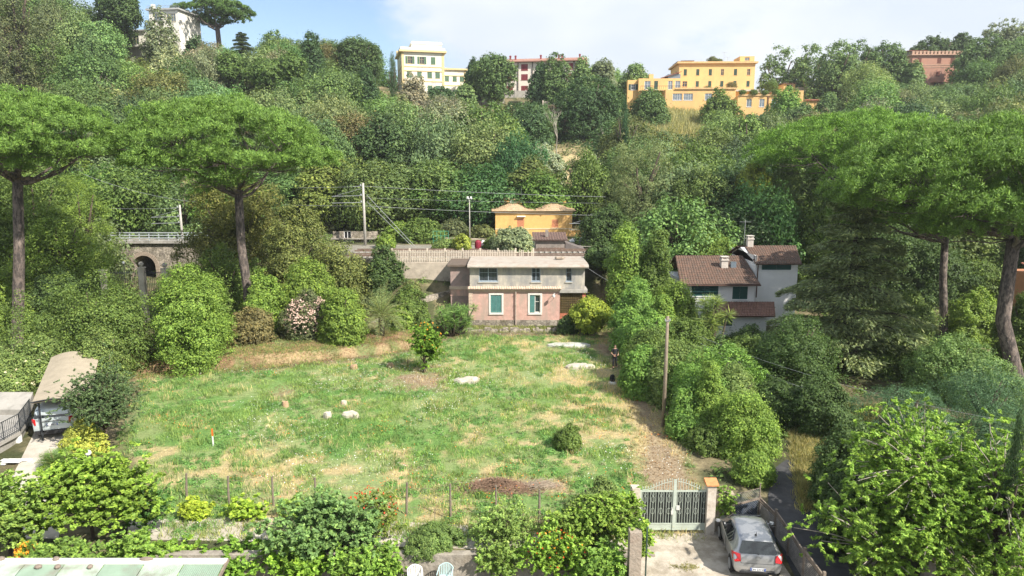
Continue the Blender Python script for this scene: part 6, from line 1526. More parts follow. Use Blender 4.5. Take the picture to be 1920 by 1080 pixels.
# ------------------------------------------------------------------ lower garden at the bottom edge
def garden_wall():
    a = G(860, 1058, -.5); b = G(912, 1056, -.5); m = MB().box(-14, 5.4, 23.62, 23.95, -1.0, .1); o = m.build('retaining_wall', M('old_garden_wall', (.30, .27, .23, 1), .95, .35, 2.5, .8, 7, stain=(.2, .17, .13, 1))); tag(o, 'low old retaining wall between the pale path and the lower garden', 'wall')
garden_wall()
def pergola_roof():
    a = P(-20, 1052, 19.6); b = P(424, 1058, 19.6); z = a.z; W = b.x-a.x; root = empty('corrugated_roof', (a.x, 19.6, z), 0, 'pale green corrugated shelter roof with white edging at the bottom left', 'shelter roof')
    for i in range(6):
        x0, x1 = W*i/6+.01, W*(i+1)/6-.01; m = MB(); n = 40; v = []
        for y, zz in ((-.12, -.02), (-3.5, -.75)):
            for j in range(n+1): v.append((x0+(x1-x0)*j/n, y, zz+.02*math.cos(math.pi*j)))
        m.add(v, [(j, j+1, n+1+j+1, n+1+j) for j in range(n)]); m.build('roof_panel', M('green_fibreglass' if i % 2 else 'pale_green_fibreglass', (.22, .30, .24, 1) if i % 2 else (.33, .42, .35, 1), .5, .12, 2, stain=(.2, .2, .17, 1), sscale=1.2), root)
    MB().box(-.1, W+.05, -.14, .04, -.03, .08).build('edge_flashing', M('white_flashing', (.72, .70, .66, 1), .6, .06), root)
    MB().bar((W+.06, .05, .02), (W+.06, -3.5, -.72), .06, .1).build('end_batten', WOOD, root)
    m = MB()
    for x in (.3, W-.4): m.box(x, x+.1, -.5, -.4, -z-.9, -.2); m.box(x, x+.1, -3.2, -3.1, -z-.9, -.8)
    m.build('supports', WOOD, root)
    rn = random.Random(6)
    for j, (px, lb) in enumerate(((5, 'grey stone holding down the far left end of the green roof'), (84, 'round grey stone on the green roof left of the pair'), (108, 'upper stone of the pair on the green roof'), (120, 'broad brown stone of the pair on the green roof'), (180, 'dark stone alone on the middle of the green roof'), (277, 'flat long brick on the white edge of the green roof'))):
        x = (px+20)/444*W; s = .09 if px != 277 else .08; k = rn.uniform(.8, 1.2)
        m = MB().lathe([(.02, -.02), (s, 0), (s*1.1, s*.5), (s*.6, s), (.01, s*1.05)], (0, 0, 0), 8); m.v = [(u*(2.6 if px == 277 else 1.1*k), v_*.9, w) for u, v_, w in m.v]
        simple('roof_stone', lb, 'stone', m, M('roof_stone', (.22, .18, .15, 1), .95, .3, 5), (a.x+x, 19.6-(.05 if j in (0, 2, 5) else .3), z+(.08 if j in (0, 2, 5) else -.03)))
pergola_roof()
def plastic_chair(px, py, rz, mat, label):
    p = P(px, py, 22.9); z0 = -.9; b = Vector((p.x, 22.9, z0)); root = empty('plastic_chair', b, rz, label, 'garden chair', None)
    hb = p.z-z0
    m = MB().box(-.24, .24, -.24, .22, hb-.46, hb-.43); m.build('seat', mat, root)
    m = MB(); v = []
    for i in range(9):
        t = -1+i/4; x = .26*t; top = hb+(-.09*t*t); m.bar((x*.9, .22-.06*t*t, hb-.44), (x, .30-.10*t*t, top), .035, .012, (0, 1, 0))
    m.tube([Vector((.26*t, .305-.10*t*t, hb-.09*t*t)) for t in [-1+i/6 for i in range(13)]], .02, 6); m.build('backrest', mat, root)
    for s in (-1, 1):
        MB().tube([(s*.26, -.22, hb-.2), (s*.27, 0, hb-.18), (s*.26, .22, hb-.1)], .02, 6).build('armrest', mat, root)
        for y in (-.22, .2): MB().bar((s*.25, y, 0), (s*.23, y, hb-.45), .045).build('leg', mat, root)
plastic_chair(778, 1067, R(12), M('white_plastic', (.74, .75, .74, 1), .5, .03), 'white plastic garden chair at the bottom edge left of its twin')
plastic_chair(834, 1064, R(-8), M('blue_grey_plastic', (.42, .56, .56, 1), .5, .03), 'pale blue-green plastic garden chair at the bottom edge below the upright shrub')
# ------------------------------------------------------------------ man standing by the hedge
def skin(name, pts, edges, rad, mat, parent, root_i=0, sub=2):
    me = bpy.data.meshes.new(name); me.from_pydata([Vector(p) for p in pts], edges, []); me.materials.append(mat); o = link(name, me, parent)
    md = o.modifiers.new('skin', 'SKIN'); md.use_smooth_shade = True
    for i, v in enumerate(me.skin_vertices[0].data): v.radius = (rad[i] if hasattr(rad[i], '__len__') else (rad[i], rad[i])); v.use_root = (i == root_i)
    s = o.modifiers.new('sub', 'SUBSURF'); s.levels = sub; s.render_levels = sub; return o
def person():
    g = G(1151, 690); root = empty('person', (g.x+.05, g.y, h1(g.x, g.y)), R(15), 'person in black T-shirt and trousers standing at the edge of the hedge', 'person')
    SK = M('skin', (.42, .25, .18, 1), .6, .05); BK = M('black_clothes', (.022, .022, .026, 1), .9, .1); HR = M('dark_hair', (.03, .02, .015, 1), .7)
    pts = [(0,0,.95),(0,0,1.12),(0,.01,1.32),(0,.01,1.45),(0,-.01,1.53),(0,-.02,1.62),(0,-.02,1.72),
           (.09,0,.90),(.11,-.03,.50),(.11,.02,.09),(.12,-.12,.04),(-.09,0,.90),(-.13,-.06,.50),(-.12,.03,.09),(-.14,-.1,.04),
           (.19,.01,1.42),(.27,.02,1.15),(.20,-.18,1.02),(.13,-.24,1.03),(-.19,.01,1.42),(-.28,.03,1.15),(-.20,-.16,1.05),(-.12,-.24,1.08)]
    ed = [(0,1),(1,2),(2,3),(3,4),(4,5),(5,6),(0,7),(7,8),(8,9),(9,10),(0,11),(11,12),(12,13),(13,14),(3,15),(15,16),(16,17),(17,18),(3,19),(19,20),(20,21),(21,22)]
    rd = [(.14,.10),(.13,.09),(.16,.10),(.11,.08),.05,(.075,.09),(.07,.085),.085,.06,.04,.035,.085,.06,.04,.035,.055,.04,.032,.03,.055,.04,.032,.03]
    skin('body', pts, ed, rd, SK, root)
    skin('shirt', [(0,0,.93),(0,0,1.12),(0,.01,1.32),(0,.01,1.44),(.19,.01,1.41),(.255,.02,1.22),(-.19,.01,1.41),(-.26,.02,1.22)], [(0,1),(1,2),(2,3),(3,4),(4,5),(3,6),(6,7)], [(.165,.125),(.155,.115),(.185,.125),(.12,.09),.075,.062,.075,.062], BK, root)
    skin('trousers', [(0,0,.97),(.09,0,.88),(.11,-.03,.50),(.11,.02,.10),(-.09,0,.88),(-.13,-.06,.50),(-.12,.03,.10)], [(0,1),(1,2),(2,3),(0,4),(4,5),(5,6)], [(.155,.12),.105,.078,.06,.105,.078,.06], BK, root)
    skin('hair', [(0,.01,1.66),(0,0,1.76)], [(0,1)], [(.08,.085),(.068,.08)], HR, root)
    m = MB().lathe([(0,-.02),(.03,0),(.02,.1),(0,.11)], (0, 0, 0), 8)
    MB().box(-.012, .012, -.125, -.095, 1.615, 1.655).build('nose', SK, root)
    MB().box(-.045, -.02, -.112, -.10, 1.665, 1.678).box(.02, .045, -.112, -.10, 1.665, 1.678).build('eyes', HR, root)
    # fingers, closed round a small black camera held at the waist
    m = MB()
    for s in (1, -1):
        hx, hy, hz = (.13, -.24, 1.03) if s > 0 else (-.12, -.24, 1.08)
        for k in range(4): m.tube([(hx-s*.02, hy-.02, hz+.03-.02*k), (hx-s*.05, hy-.05, hz+.03-.02*k), (hx-s*.08, hy-.035, hz+.028-.02*k)], [.010, .009, .007], 6)
        m.tube([(hx, hy, hz+.03), (hx-s*.03, hy-.01, hz+.06), (hx-s*.06, hy-.02, hz+.065)], [.011, .010, .008], 6)
    m.build('fingers', SK, root, smooth=True)
    MB().box(.08, .16, -.15, .05, .0, .06).box(-.18, -.10, -.16, .05, .0, .06).build('shoes', M('black_cloth', (0, 0, 0, 1)), root)
    
    g2 = root.location; c_ = MB().box(-.06, .06, -.03, .03, -.035, .035).lathe([(.03, -.06), (.03, 0)], (0, -.02, 0), 12, 'y')
    simple('hand_camera', 'small black camera held at the waist by the person in black', 'camera', c_, BLK, (g2.x+.07, g2.y-.27, g2.z+1.05))
person()
# railway yard oddments
def maroon_box():
    p = P(896, 421, 80); simple('covered_bin', 'dark red covered barrel by the yellow-green hedge behind the picket fence', 'barrel', MB().lathe([(.3, 0), (.38, .4), (.36, .9), (.2, 1.1), (.01, 1.15)], (0, 0, 0), 12), M('maroon_cover', (.22, .02, .04, 1), .7, .1), (P(896, 450, 78).x, 78, 5.2))
    m = MB().lathe([(.22, 0), (.3, .3), (.3, .8), (.15, 1.1), (.01, 1.12)], (0, 0, 0), 10); simple('white_sack', 'white sack standing right of the dark red barrel', 'sack', m, WHITE, (P(906, 450, 78).x, 78.2, 5.2))
    a = P(812, 455, 80); root = empty('green_trellis', (a.x, 80, 5.2), 0, 'light green wire frame standing among shrubs behind the picket fence', 'trellis'); m = MB()
    for i in range(5): m.box(i*.45, i*.45+.03, 0, .03, 0, 2.0)
    for z in (.2, .8, 1.4, 1.95): m.box(0, 1.85, 0, .03, z, z+.03)
    m.build('lattice', M('mint_paint', (.10, .42, .28, 1), .6), root)
    a = P(1070, 458, 86); root = empty('green_container', (a.x, 86, P(1090, 461, 86).z), 0, 'low turquoise container under white cover right of the ochre house', 'container')
    MB().box(0, 2.4, 0, 1.2, 0, .55).build('tub', M('turquoise_plastic', (.04, .30, .22, 1), .6), root); m = MB(); m.add([(-.1, -.1, .56), (2.5, -.1, .56), (2.5, 1.3, .56), (-.1, 1.3, .56), (.5, .3, 1.0), (1.9, .3, 1.0), (1.9, .9, 1.0), (.5, .9, 1.0)], [(0, 3, 2, 1), (4, 5, 6, 7), (0, 1, 5, 4), (1, 2, 6, 5), (2, 3, 7, 6), (3, 0, 4, 7)]); m.build('cover', WHITE, root)
maroon_box()

def rails():
    m = MB(); z = 5.2
    for y in (71.2, 72.65, 75.4, 76.85): m.box(-17.5, 9, y, y+.07, z+.12, z+.27)
    o = m.build('railway_track', M('rusty_rail', (.16, .11, .085, 1), .6, .2)); tag(o, kind='structure')
    m = MB()
    for i in range(42):
        for y in (70.7, 74.9): m.box(-17.4+i*.62, -17.15+i*.62, y, y+2.5, z+.0, z+.12)
    o = m.build('railway_sleepers', CONC); tag(o, kind='structure')
rails()
# ------------------------------------------------------------------ trees and shrubs, nearest the house first
b = at(468, 57); umbrella_pine('great umbrella pine with straight trunk standing behind the left shrubs', b, P(450, 400, 57).x, P(420, 190, 57).z, P(420, 372, 57).z, (190/F)*58, .44, ccx=P(421, 300, 57).x, seed=2, nl=95, nleaf=95000, leaf=.17)
b = at(33, 51); umbrella_pine('great umbrella pine at left edge with tall pale-barked trunk', b, P(34, 340, 51).x, P(30, 178, 51).z, P(30, 345, 51).z, (182/F)*52, .46, ccx=P(34, 300, 51).x, seed=5, nl=95, nleaf=95000, leaf=.16)
b = G(1903, 712); umbrella_pine('leaning umbrella pine at right edge with thick curved trunk', b, P(1893, 440, 46).x, P(1830, 236, 46).z, P(1830, 462, 46).z, (268/F)*47, .54, lean=[(P(1880, 600, b.y).x, 0, P(1880, 600, b.y).z)], ccx=P(1842, 350, 46).x, seed=7, nl=130, nleaf=150000, leaf=.17, Ry=7.5)
b = at(1768, 56); umbrella_pine('umbrella pine with slim dark trunk left of the leaning pine', b, P(1775, 420, 56).x, P(1750, 335, 56).z, P(1740, 455, 56).z, (125/F)*57, .36, ccx=P(1700, 400, 56).x, seed=9, nl=60, nleaf=60000, leaf=.17)
b = at(1600, 78); umbrella_pine('broad umbrella pine rising behind the cedar beneath the ridge', b, P(1590, 350, 78).x, P(1610, 217, 78).z, P(1600, 350, 78).z, (185/F)*78, .5, ccx=P(1612, 290, 78).x, seed=11, nl=90, nleaf=80000, leaf=.22, col=(.095, .18, .03))
b = at(415, 178); umbrella_pine('dark umbrella pine alone against the sky at upper left', b, P(408, 60, 178).x, P(405, 0, 178).z, P(405, 52, 178).z, (66/F)*175, .75, ccx=P(404, 30, 178).x, seed=13, nl=50, nleaf=26000, leaf=.42, col=(.06, .11, .03), dead=False)
cedar('tall layered cedar with drooping tiers right of the white house', at(1583, 49), P(1583, 335, 49).z, 5.4)
cedar('small slender conifer against the sky beside the lone umbrella pine', at(458, 172), P(458, 58, 172).z-at(458, 172).z, 4.2, 8, (.07, .10, .05))
NEARV = [  # label, category, px, Y, ytop, width px, colour, kind, variant, hang
 ('big dark green laurel mass behind the carport', 'shrub', 178, 48, 528, 220, 'mid', 'near', 1, .05),
 ('tall yellowish green laurel right of the dark laurel mass', 'shrub', 364, 48.8, 512, 152, 'leafy', 'near', 2, .05),
 ('shrub with brown scorched leaves at the foot of the pine trunk', 'shrub', 472, 53.6, 582, 82, 'brown', 'mid', 1, .05),
 ('dense green bush behind the brown shrub under the great pine', 'shrub', 430, 60, 470, 150, 'mid', 'mid', 2, .05),
 ('yellow green bush just right of the pine trunk base', 'shrub', 500, 56, 520, 70, 'leafy', 'mid', 3, .05),
 ('large ivy-brown tree directly behind the great pine trunk', 'tree', 450, 72, 345, 200, 'rust', 'near', 0, .08),
 ('olive brown tree stepping down right of the ivy-brown tree', 'tree', 560, 68, 400, 120, 'rust2', 'near', 3, .05),
 ('bushy green tree between the oleander and the olive brown tree', 'tree', 580, 60, 495, 115, 'fresh', 'near', 4, .05),
 ('oleander bush covered in pale pink blossom', 'shrub', 580, 55.4, 556, 84, 'dull', 'mid', 0, .03),
 ('round dark green bush right of the pink oleander', 'shrub', 645, 53.8, 550, 84, 'fresh', 'near', 5, .03),
 ('drab olive shrub on the slope above the palm', 'shrub', 640, 66, 465, 130, 'rust2', 'mid', 4, .03),
 ('dark green tree against the left end of the picket fence', 'tree', 722, 66.5, 470, 66, 'deep', 'mid', 5, .05),
 ('leafy bush on the bank right of the palm', 'shrub', 768, 60, 545, 70, 'mid', 'mid', 1, .03),
 ('low spreading bush right of the palm near the stone wall', 'shrub', 748, 58.5, 578, 56, 'fresh', 'mid', 2, .03),
 ('bush in front of the stone wall left of the yucca', 'shrub', 792, 59, 582, 40, 'mid', 'mid', 3, .03),
 ('yellow-green fig bush at the right corner of the pink house', 'shrub', 1106, 58.5, 560, 76, 'yel', 'near', 0, .08),
 ('small dark shrub below the brick parapet of the pink house', 'shrub', 1066, 59.5, 592, 44, 'deep', 'mid', 4, .02),
 ('dark tree right of the upper floor of the pink house', 'tree', 1132, 68, 455, 80, 'deep', 'mid', 5, .05),
 ('tall bright laurel tree between the pink and white houses', 'tree', 1172, 63, 432, 100, 'leafy', 'neartall', 1, .05),
 ('tall laurel tree touching the left gable of the white house', 'tree', 1226, 62, 440, 82, 'mid', 'neartall', 2, .05),
 ('big feathery grey-green tree behind the laurels right of the ochre house', 'tree', 1200, 88, 268, 160, 'greyg', 'fluffy', 1, .05),
 ('dark understorey tree just right of the ochre house', 'tree', 1140, 84, 390, 90, 'deep', 'mid', 2, .05),
 ('mid green tree behind the left roof of the white house', 'tree', 1310, 84, 318, 110, 'fresh2', 'mid', 3, .08),
 ('locust tree with light leaves directly behind the left roof', 'tree', 1318, 74, 428, 110, 'fresh', 'fluffy', 2, .10),
 ('tall yellow-green tree behind the chimneys of the white house', 'tree', 1402, 82, 306, 80, 'yel2', 'neartall', 3, .30),
 ('tall olive green tree right of the yellow-green one behind the white house', 'tree', 1462, 83, 312, 90, 'leafy2', 'neartall', 4, .30),
 ('dark slender tree between the white house trees', 'tree', 1360, 86, 322, 60, 'deep', 'midtall', 5, .25),
 ('low hedge bush in front of the left wing of the white house', 'shrub', 1262, 55, 542, 110, 'fresh', 'near', 1, .03),
 ('first hedge bush from the house corner along the field', 'shrub', 1192, 54, 540, 104, 'leafy3', 'near', 3, .02),
 ('second hedge bush along the field path', 'shrub', 1215, 49, 590, 110, 'leafy3', 'neartall', 4, .02),
 ('hedge bush behind the left of the wooden pole', 'shrub', 1224, 45, 625, 110, 'mid', 'near', 5, .02),
 ('tall hedge bush directly right of the wooden pole top', 'shrub', 1288, 46, 605, 120, 'mid', 'neartall', 2, .02),
 ('outermost hedge bush beside the standing person', 'shrub', 1180, 50.5, 585, 70, 'leafy3', 'neartall', 0, .02),
 ('hedge bush leaning over the path left of the wooden pole', 'shrub', 1205, 42.5, 655, 90, 'leafy3', 'near', 2, .02),
 ('bright hedge top between two taller bushes above the pole base', 'shrub', 1262, 41, 650, 110, 'leafy2', 'near', 3, .02),
 ('hedge bush in front of the wooden pole to its right', 'shrub', 1292, 36.5, 722, 96, 'leafy3', 'neartall', 4, .02),
 ('olive hedge bush above the cone-shaped laurel', 'shrub', 1372, 37, 690, 110, 'leafy2', 'neartall', 2, .02),
 ('tall dense bush between the cordyline and the round evergreen', 'shrub', 1395, 44, 640, 110, 'mid', 'near', 1, .02),
 ('dark bush closing the gap beside the lane bend', 'shrub', 1455, 37.5, 720, 100, 'deep', 'near', 0, .02),
 ('upright bright hedge shoot right of the first hedge bush', 'shrub', 1236, 51, 560, 74, 'leafy', 'neartall', 1, .02),
 ('upright hedge shoot between the pole and the cone-shaped laurel', 'shrub', 1326, 36, 690, 84, 'leafy', 'neartall', 3, .02),
 ('bright low hedge clump right of the wooden pole foot', 'shrub', 1288, 35.5, 770, 80, 'leafy3', 'near', 4, .02),
 ('dark bush below the tiled hut roof', 'shrub', 1330, 46, 640, 110, 'deep', 'near', 0, .02),
 ('large hedge tree right of the wooden pole base', 'shrub', 1335, 38.5, 660, 175, 'leafy3', 'near', 1, .02),
 ('tall cone-shaped laurel behind the gate pillar', 'shrub', 1392, 33.5, 745, 150, 'leafy', 'neartall', 5, .02),
 ('small bright laurel at the foot of the cone-shaped one', 'shrub', 1412, 30, 850, 85, 'leafy', 'neartall', 0, .02),
 ('dark laurel low between the wooden pole and the gate', 'shrub', 1330, 34, 800, 100, 'mid', 'near', 3, .02),
 ('big round dark evergreen left of the cedar foot', 'tree', 1482, 42, 602, 165, 'deep2', 'near', 4, .02),
 ('dim bush in shade between the round evergreen and the white house', 'shrub', 1400, 48, 618, 100, 'deep', 'near', 5, .02),
 ('dark bush under the cedar beside the lane', 'shrub', 1530, 36, 715, 120, 'deep', 'near', 2, .02),
 ('pale leafy tree right of the cedar', 'tree', 1690, 54, 560, 110, 'leafy2', 'near', 0, .05),
 ('leafy shrub between cedar and slim pine trunk', 'shrub', 1668, 47, 640, 120, 'mid', 'near', 1, .02),
 ('bright clipped-looking bush between the two pine trunks', 'shrub', 1822, 56, 552, 100, 'fresh', 'near', 2, .03),
 ('wide leafy bush below the two pine trunks', 'shrub', 1790, 42, 640, 190, 'leafy4', 'near', 3, .02),
 ('grey-green bush at the foot of the leaning pine', 'shrub', 1840, 34, 700, 190, 'blue', 'fluffy', 3, .02),
 ('grey-green bush behind the top of the walnut', 'shrub', 1690, 34, 735, 180, 'blue', 'fluffy', 4, .02),
 ('dark shrub at the right edge under the terracotta house', 'shrub', 1915, 50, 560, 90, 'mid', 'near', 4, .03),
 ('dark hedge clump left of the walnut beside the lane', 'shrub', 1585, 28, 800, 130, 'deep', 'near', 5, .0),
 ('dark hedge clump under the left walnut branches', 'shrub', 1600, 25, 890, 150, 'deep', 'near', 1, .0),
 ('yellow-green clipped bush behind the picket fence', 'shrub', 867, 77.5, 442, 38, 'yel2', 'mid', 1, .02),
 ('silvery olive tree between the picket fence and the ochre house', 'tree', 964, 76, 430, 76, 'silver2', 'mid', 2, .05),
 ('small dark bush right of the covered barrel', 'shrub', 922, 78, 446, 38, 'mid', 'mid', 3, .02),
 ('rounded bush below the stay wires', 'shrub', 790, 86, 414, 76, 'mid', 'mid', 4, .02),
 ('leafy bush between the concrete pole and the stay wires', 'shrub', 752, 88, 418, 60, 'fresh', 'mid', 5, .02),
 ('small bright bush right of the foot of the concrete pole', 'shrub', 722, 80, 441, 38, 'fresh', 'mid', 0, .02),
 ('light bush around the green trellis', 'shrub', 832, 79, 450, 40, 'leafy2', 'mid', 1, .02),
 ('scrubby bush left of the ochre house wall', 'shrub', 905, 92, 424, 46, 'olive', 'mid', 2, .02),
 ('scrubby bush left of the floodlight mast', 'shrub', 850, 94, 412, 56, 'dull', 'mid', 3, .02),
 ('tuft of green on the stone slope right of the dark tree', 'shrub', 772, 64.5, 530, 40, 'olive', 'mid', 4, .02),
 ('tall green tree filling the gap between the two right pine trunks', 'tree', 1830, 74, 470, 140, 'mid', 'near', 5, .03),
 ('deep green tree behind the slim pine trunk', 'tree', 1735, 72, 455, 140, 'deep', 'near', 4, .03),
 ('dark tree behind the cedar top', 'tree', 1640, 74, 420, 150, 'deep', 'near', 3, .03),
 ('rounded tree behind the right roof of the white house', 'tree', 1530, 78, 400, 130, 'mid', 'near', 2, .03),
 ('dark tree at the right edge above the terracotta house', 'tree', 1930, 72, 400, 110, 'deep', 'near', 1, .03),
 ('tall leafy tree left of the left pine trunk', 'tree', 8, 62, 380, 110, 'mid', 'near', 2, .05),
 ('sumac-like bright tree with large leaves right of the left pine trunk', 'tree', 165, 66, 330, 130, 'fresh', 'fluffy', 0, .06),
 ('dense green tree below the left pine crown', 'tree', 85, 64, 300, 170, 'mid', 'near', 3, .05),
 ('green tree mass left of the stone bridge', 'tree', 120, 61, 410, 190, 'fresh', 'near', 4, .03),
 ('dark bush low beside the iron railing', 'shrub', 120, 57, 510, 130, 'deep', 'near', 5, .02),
 ('bright bush at the far left below the pine crown', 'shrub', 20, 54, 525, 80, 'fresh', 'near', 0, .02),
 ('pale green tree above the bridge railing', 'tree', 262, 100, 365, 110, 'silver2', 'mid', 0, .1),
 ('wide green tree behind the left pine crown', 'tree', 60, 78, 270, 260, 'mid', 'near', 5, .03),
 ('bluish bush between the carport and the laurel', 'shrub', 200, 43, 625, 80, 'fresh2', 'mid', 4, .02),
 ('bush with pale flower heads behind the carport', 'shrub', 70, 43.5, 645, 120, 'leafy2', 'near', 2, .0),
 ('low bush with cream flowers at the left edge above the slope', 'shrub', 15, 42, 668, 90, 'leafy2', 'near', 3, .0),
 ('clipped yellow-green hedge block beside the drive', 'hedge', 160, 33.2, 792, 66, 'hedge', 'near', 4, .0),
 ('small dark shrub alone in the right of the field', 'shrub', 1066, 33.9, 803, 56, 'mid', 'mid', 5, .0),
 ('scruffy shrub at the right end of the field fence', 'shrub', 1130, 26.6, 903, 66, 'leafy2', 'mid', 0, .0),
 ('small shrub below the rightmost fence post', 'shrub', 1100, 25.4, 935, 90, 'leafy2', 'mid', 2, .0),
]
GR.update(leafy=(.125, .20, .040), leafy2=(.12, .175, .055), leafy3=(.11, .20, .045), leafy4=(.10, .165, .055), rust=(.098, .110, .032), rust2=(.115, .14, .045), fresh2=(.105, .152, .046), greyg=(.13, .165, .075), yel2=(.17, .21, .04), silver2=(.16, .20, .11), deep2=(.048, .085, .026), bluedeep=(.080, .118, .052), hedge=(.24, .27, .055))
VEG = {}
for (lb, cat, px, Y, yt, w, cl, kd, v, hg) in NEARV:
    VEG[lb] = tree({'tree': 'tree', 'shrub': 'shrub', 'hedge': 'clipped_hedge'}[cat], lb, cat, px, Y, yt, w, GR[cl], kd, v, hg, group={'tree': 'garden trees', 'shrub': 'garden shrubs'}.get(cat))
PETAL = M('pink_petal', (.60, .44, .37, 1), .7, .15, 20); CREAMP = M('cream_petal', (.62, .56, .36, 1), .7, .15, 20); REDP = M('red_petal', (.62, .07, .02, 1), .6, .15, 20); ORP = M('orange_fruit', (.72, .30, .02, 1), .5, .1, 20); YP = M('yellow_leaf', (.62, .48, .03, 1), .6, .2, 20)
def bloom(lb, n, size, mat, name='blossom', seed=0, f=1.0):
    r = VEG[lb]; c_ = [c for c in r.children if c.name.startswith('crown')][0]
    return specks(name, r, n, (0, 0, c_.location.z), tuple(s*f for s in c_['dims']), size, None, mat, seed)
bloom('oleander bush covered in pale pink blossom', 1000, .075, PETAL, seed=1, f=1.04)
bloom('bush with pale flower heads behind the carport', 26, .10, CREAMP, seed=2); bloom('low bush with cream flowers at the left edge above the slope', 30, .11, CREAMP, seed=3)
palm('palm_tree', 'feathery date palm with arching grey-green fronds in the left bank', 'palm', at(716, 55.6), 1.6, 46, 3.2, .62, .055, (.17, .22, .10), (-.1, 1.35), 1.5, seed=1)
palm('fan_palm', 'low palm with stiff fronds at the edge of the forecourt', 'palm', G(105, 880), .25, 24, .95, .5, .06, (.10, .17, .05), (.0, 1.2), .9, seed=2, tr=.15)
rs_ = random.Random(12)
rosettes('yucca', 'dense yucca clump with sword leaves at the left corner of the pink house', 'yucca', at(848, 58), [(rs_.gauss(0, .75), rs_.gauss(0, .6), .2+2.2*rs_.random()**.8) for i in range(46)], 70, .72, .06, (.11, .19, .06), seed=3)
b = at(1330, 47.5); zt = P(1330, 545, 47.5).z
rosettes('cordyline', 'tall multi-headed cordyline in front of the white house', 'cordyline', b, [(rs_.gauss(0, .5), rs_.gauss(0, .4), zt-.7-1.9*rs_.random()) for i in range(13)], 90, .95, .055, (.14, .19, .06), seed=4)
b = G(795, 697); b.z = h1(b.x, b.y)
branchy('orange_tree', 'little orange tree standing alone in the field before the pink house', 'tree', b, shell_tips(3, 95, 1.15, 1.1, 1.45, 2.15, .25, -.95, .25), (.05, 0, .6), .11, .085, 150, .16, (.11, .20, .03), wid=.5, seed=5, bark=BARK, drop=.2)
specks('oranges', bpy.data.objects['orange_tree'], 22, (.25, 0, 2.2), (1.2, 1.1, 1.5), .05, None, ORP, 7)
b = G(1738, 1092); b.z = 0
branchy('walnut_tree', 'large bright green walnut with bare pale twigs in the right foreground', 'walnut tree', b, shell_tips(4, 620, 3.4, 3.0, 2.7, 3.15, .35, -.95), (0, 0, 1.3), .22, .072, 300, .27, (.15, .245, .045), wid=.42, seed=6, drop=.9, mid=16)
# slim dark cypress at the right edge
tree('cypress_tree', 'slim dark cypress cut by the right picture edge in the foreground', 'cypress', 1862, 20.3, 780, 62, (.035, .065, .03), 'cypress', 1, .0)
tree('cypress_tree', 'dark pointed cypress on the hill left of the grey feathery tree', 'cypress', 1168, 120, 196, 46, (.03, .07, .03), 'cypress', 2, .02)
# ---- foreground band
def bush(name, lb, cat, px, py, n, rx, ry, rz, cz, col, leaf, per=120, spread=.16, wid=.6, seed=0, drop=.3, z=0.0, bark=BARK, mat=None):
    b_ = G(px, py, z); return branchy(name, lb, cat, b_, shell_tips(seed+20, n, rx, ry, rz, cz, .35, -.6), (0, 0, cz*.4), .07, leaf, per, spread, col, wid, seed, bark, drop, 8, mat=mat)
bush('grape_arbour', 'big sunlit vine and shrub tangle left of the fence', 'vine', 175, 1010, 190, 2.35, 1.3, 1.55, 2.0, (0.159, 0.250, 0.043), .075, 230, .22, .7, 1)
bush('leafy_bush', 'leafy pale green bush in the lower left corner', 'shrub', 20, 1040, 90, 1.5, .9, 1.5, 1.7, (0.159, 0.244, 0.061), .07, 190, .2, .65, 2)
bush('dark_bush', 'darker small-leaved bush right of the big vine tangle', 'shrub', 275, 1000, 60, .9, .7, 1.0, 1.1, (0.073, 0.159, 0.043), .06, 150, .16, .5, 3)
bush('grape_vine', 'broad-leaved grape vine row along the bottom path', 'vine', 315, 1072, 90, 1.4, .5, .34, .58, (0.159, 0.268, 0.043), .075, 150, .18, .85, 4, z=-.9)
bush('grape_vine', 'second stretch of grape vine left of the fig', 'vine', 450, 1074, 90, 1.4, .5, .32, .56, (0.146, 0.262, 0.043), .075, 150, .18, .85, 5, z=-.9)
bush('fence_creeper', 'yellowing creeper on the field fence left of the third post', 'creeper', 365, 972, 26, .75, .2, .32, .42, (0.244, 0.317, 0.043), .075, 110, .13, .9, 6)
bush('fence_creeper', 'green creeper on the field fence under the third post', 'creeper', 458, 974, 26, .75, .2, .32, .42, (0.207, 0.305, 0.043), .075, 110, .13, .9, 7)
bush('fig_tree', 'rounded grey-green fig tree at bottom centre-left', 'fig tree', 612, 1062, 210, 2.0, 1.1, 1.35, 1.55, (0.122, 0.207, 0.073), .075, 160, .18, .6, 8, z=-.6)
bush('pomegranate', 'dark shrub dotted with red flowers behind the fig', 'shrub', 697, 1008, 70, 1.05, .7, .95, 1.0, (0.122, 0.171, 0.037), .05, 140, .15, .45, 9)
specks('blossom', bpy.data.objects['pomegranate'], 75, (0, 0, 1.1), (1.1, .75, 1.0), .036, None, REDP, 3)
bush('low_bush', 'bright green low bush below the red-flowered shrub', 'shrub', 725, 1078, 60, .75, .5, .7, .5, (0.152, 0.256, 0.049), .06, 160, .15, .6, 10, z=-.8)
tree('upright_shrub', 'upright feathery conifer shrub above the plastic chairs', 'shrub', 815, 24.4, 990, 98, (.105, .165, .05), 'fluffy', 2, .0)
bush('wispy_bush', 'wispy light green bush right of the upright shrub', 'shrub', 945, 1040, 90, 1.05, .6, 1.05, 1.1, (0.183, 0.268, 0.079), .05, 140, .2, .45, 11, z=-.3)
bush('creeper_dome', 'ivy-covered arch of creeper left of the gate', 'creeper', 1130, 1030, 130, 1.25, .6, 1.1, 1.25, (0.159, 0.244, 0.049), .06, 150, .15, .6, 12, drop=1.0)
bush('creeper_dome', 'lower ivy mound spilling beside the wispy bush', 'creeper', 1065, 1030, 70, .9, .5, .75, .9, (0.171, 0.256, 0.055), .06, 150, .15, .6, 13, drop=1.0)
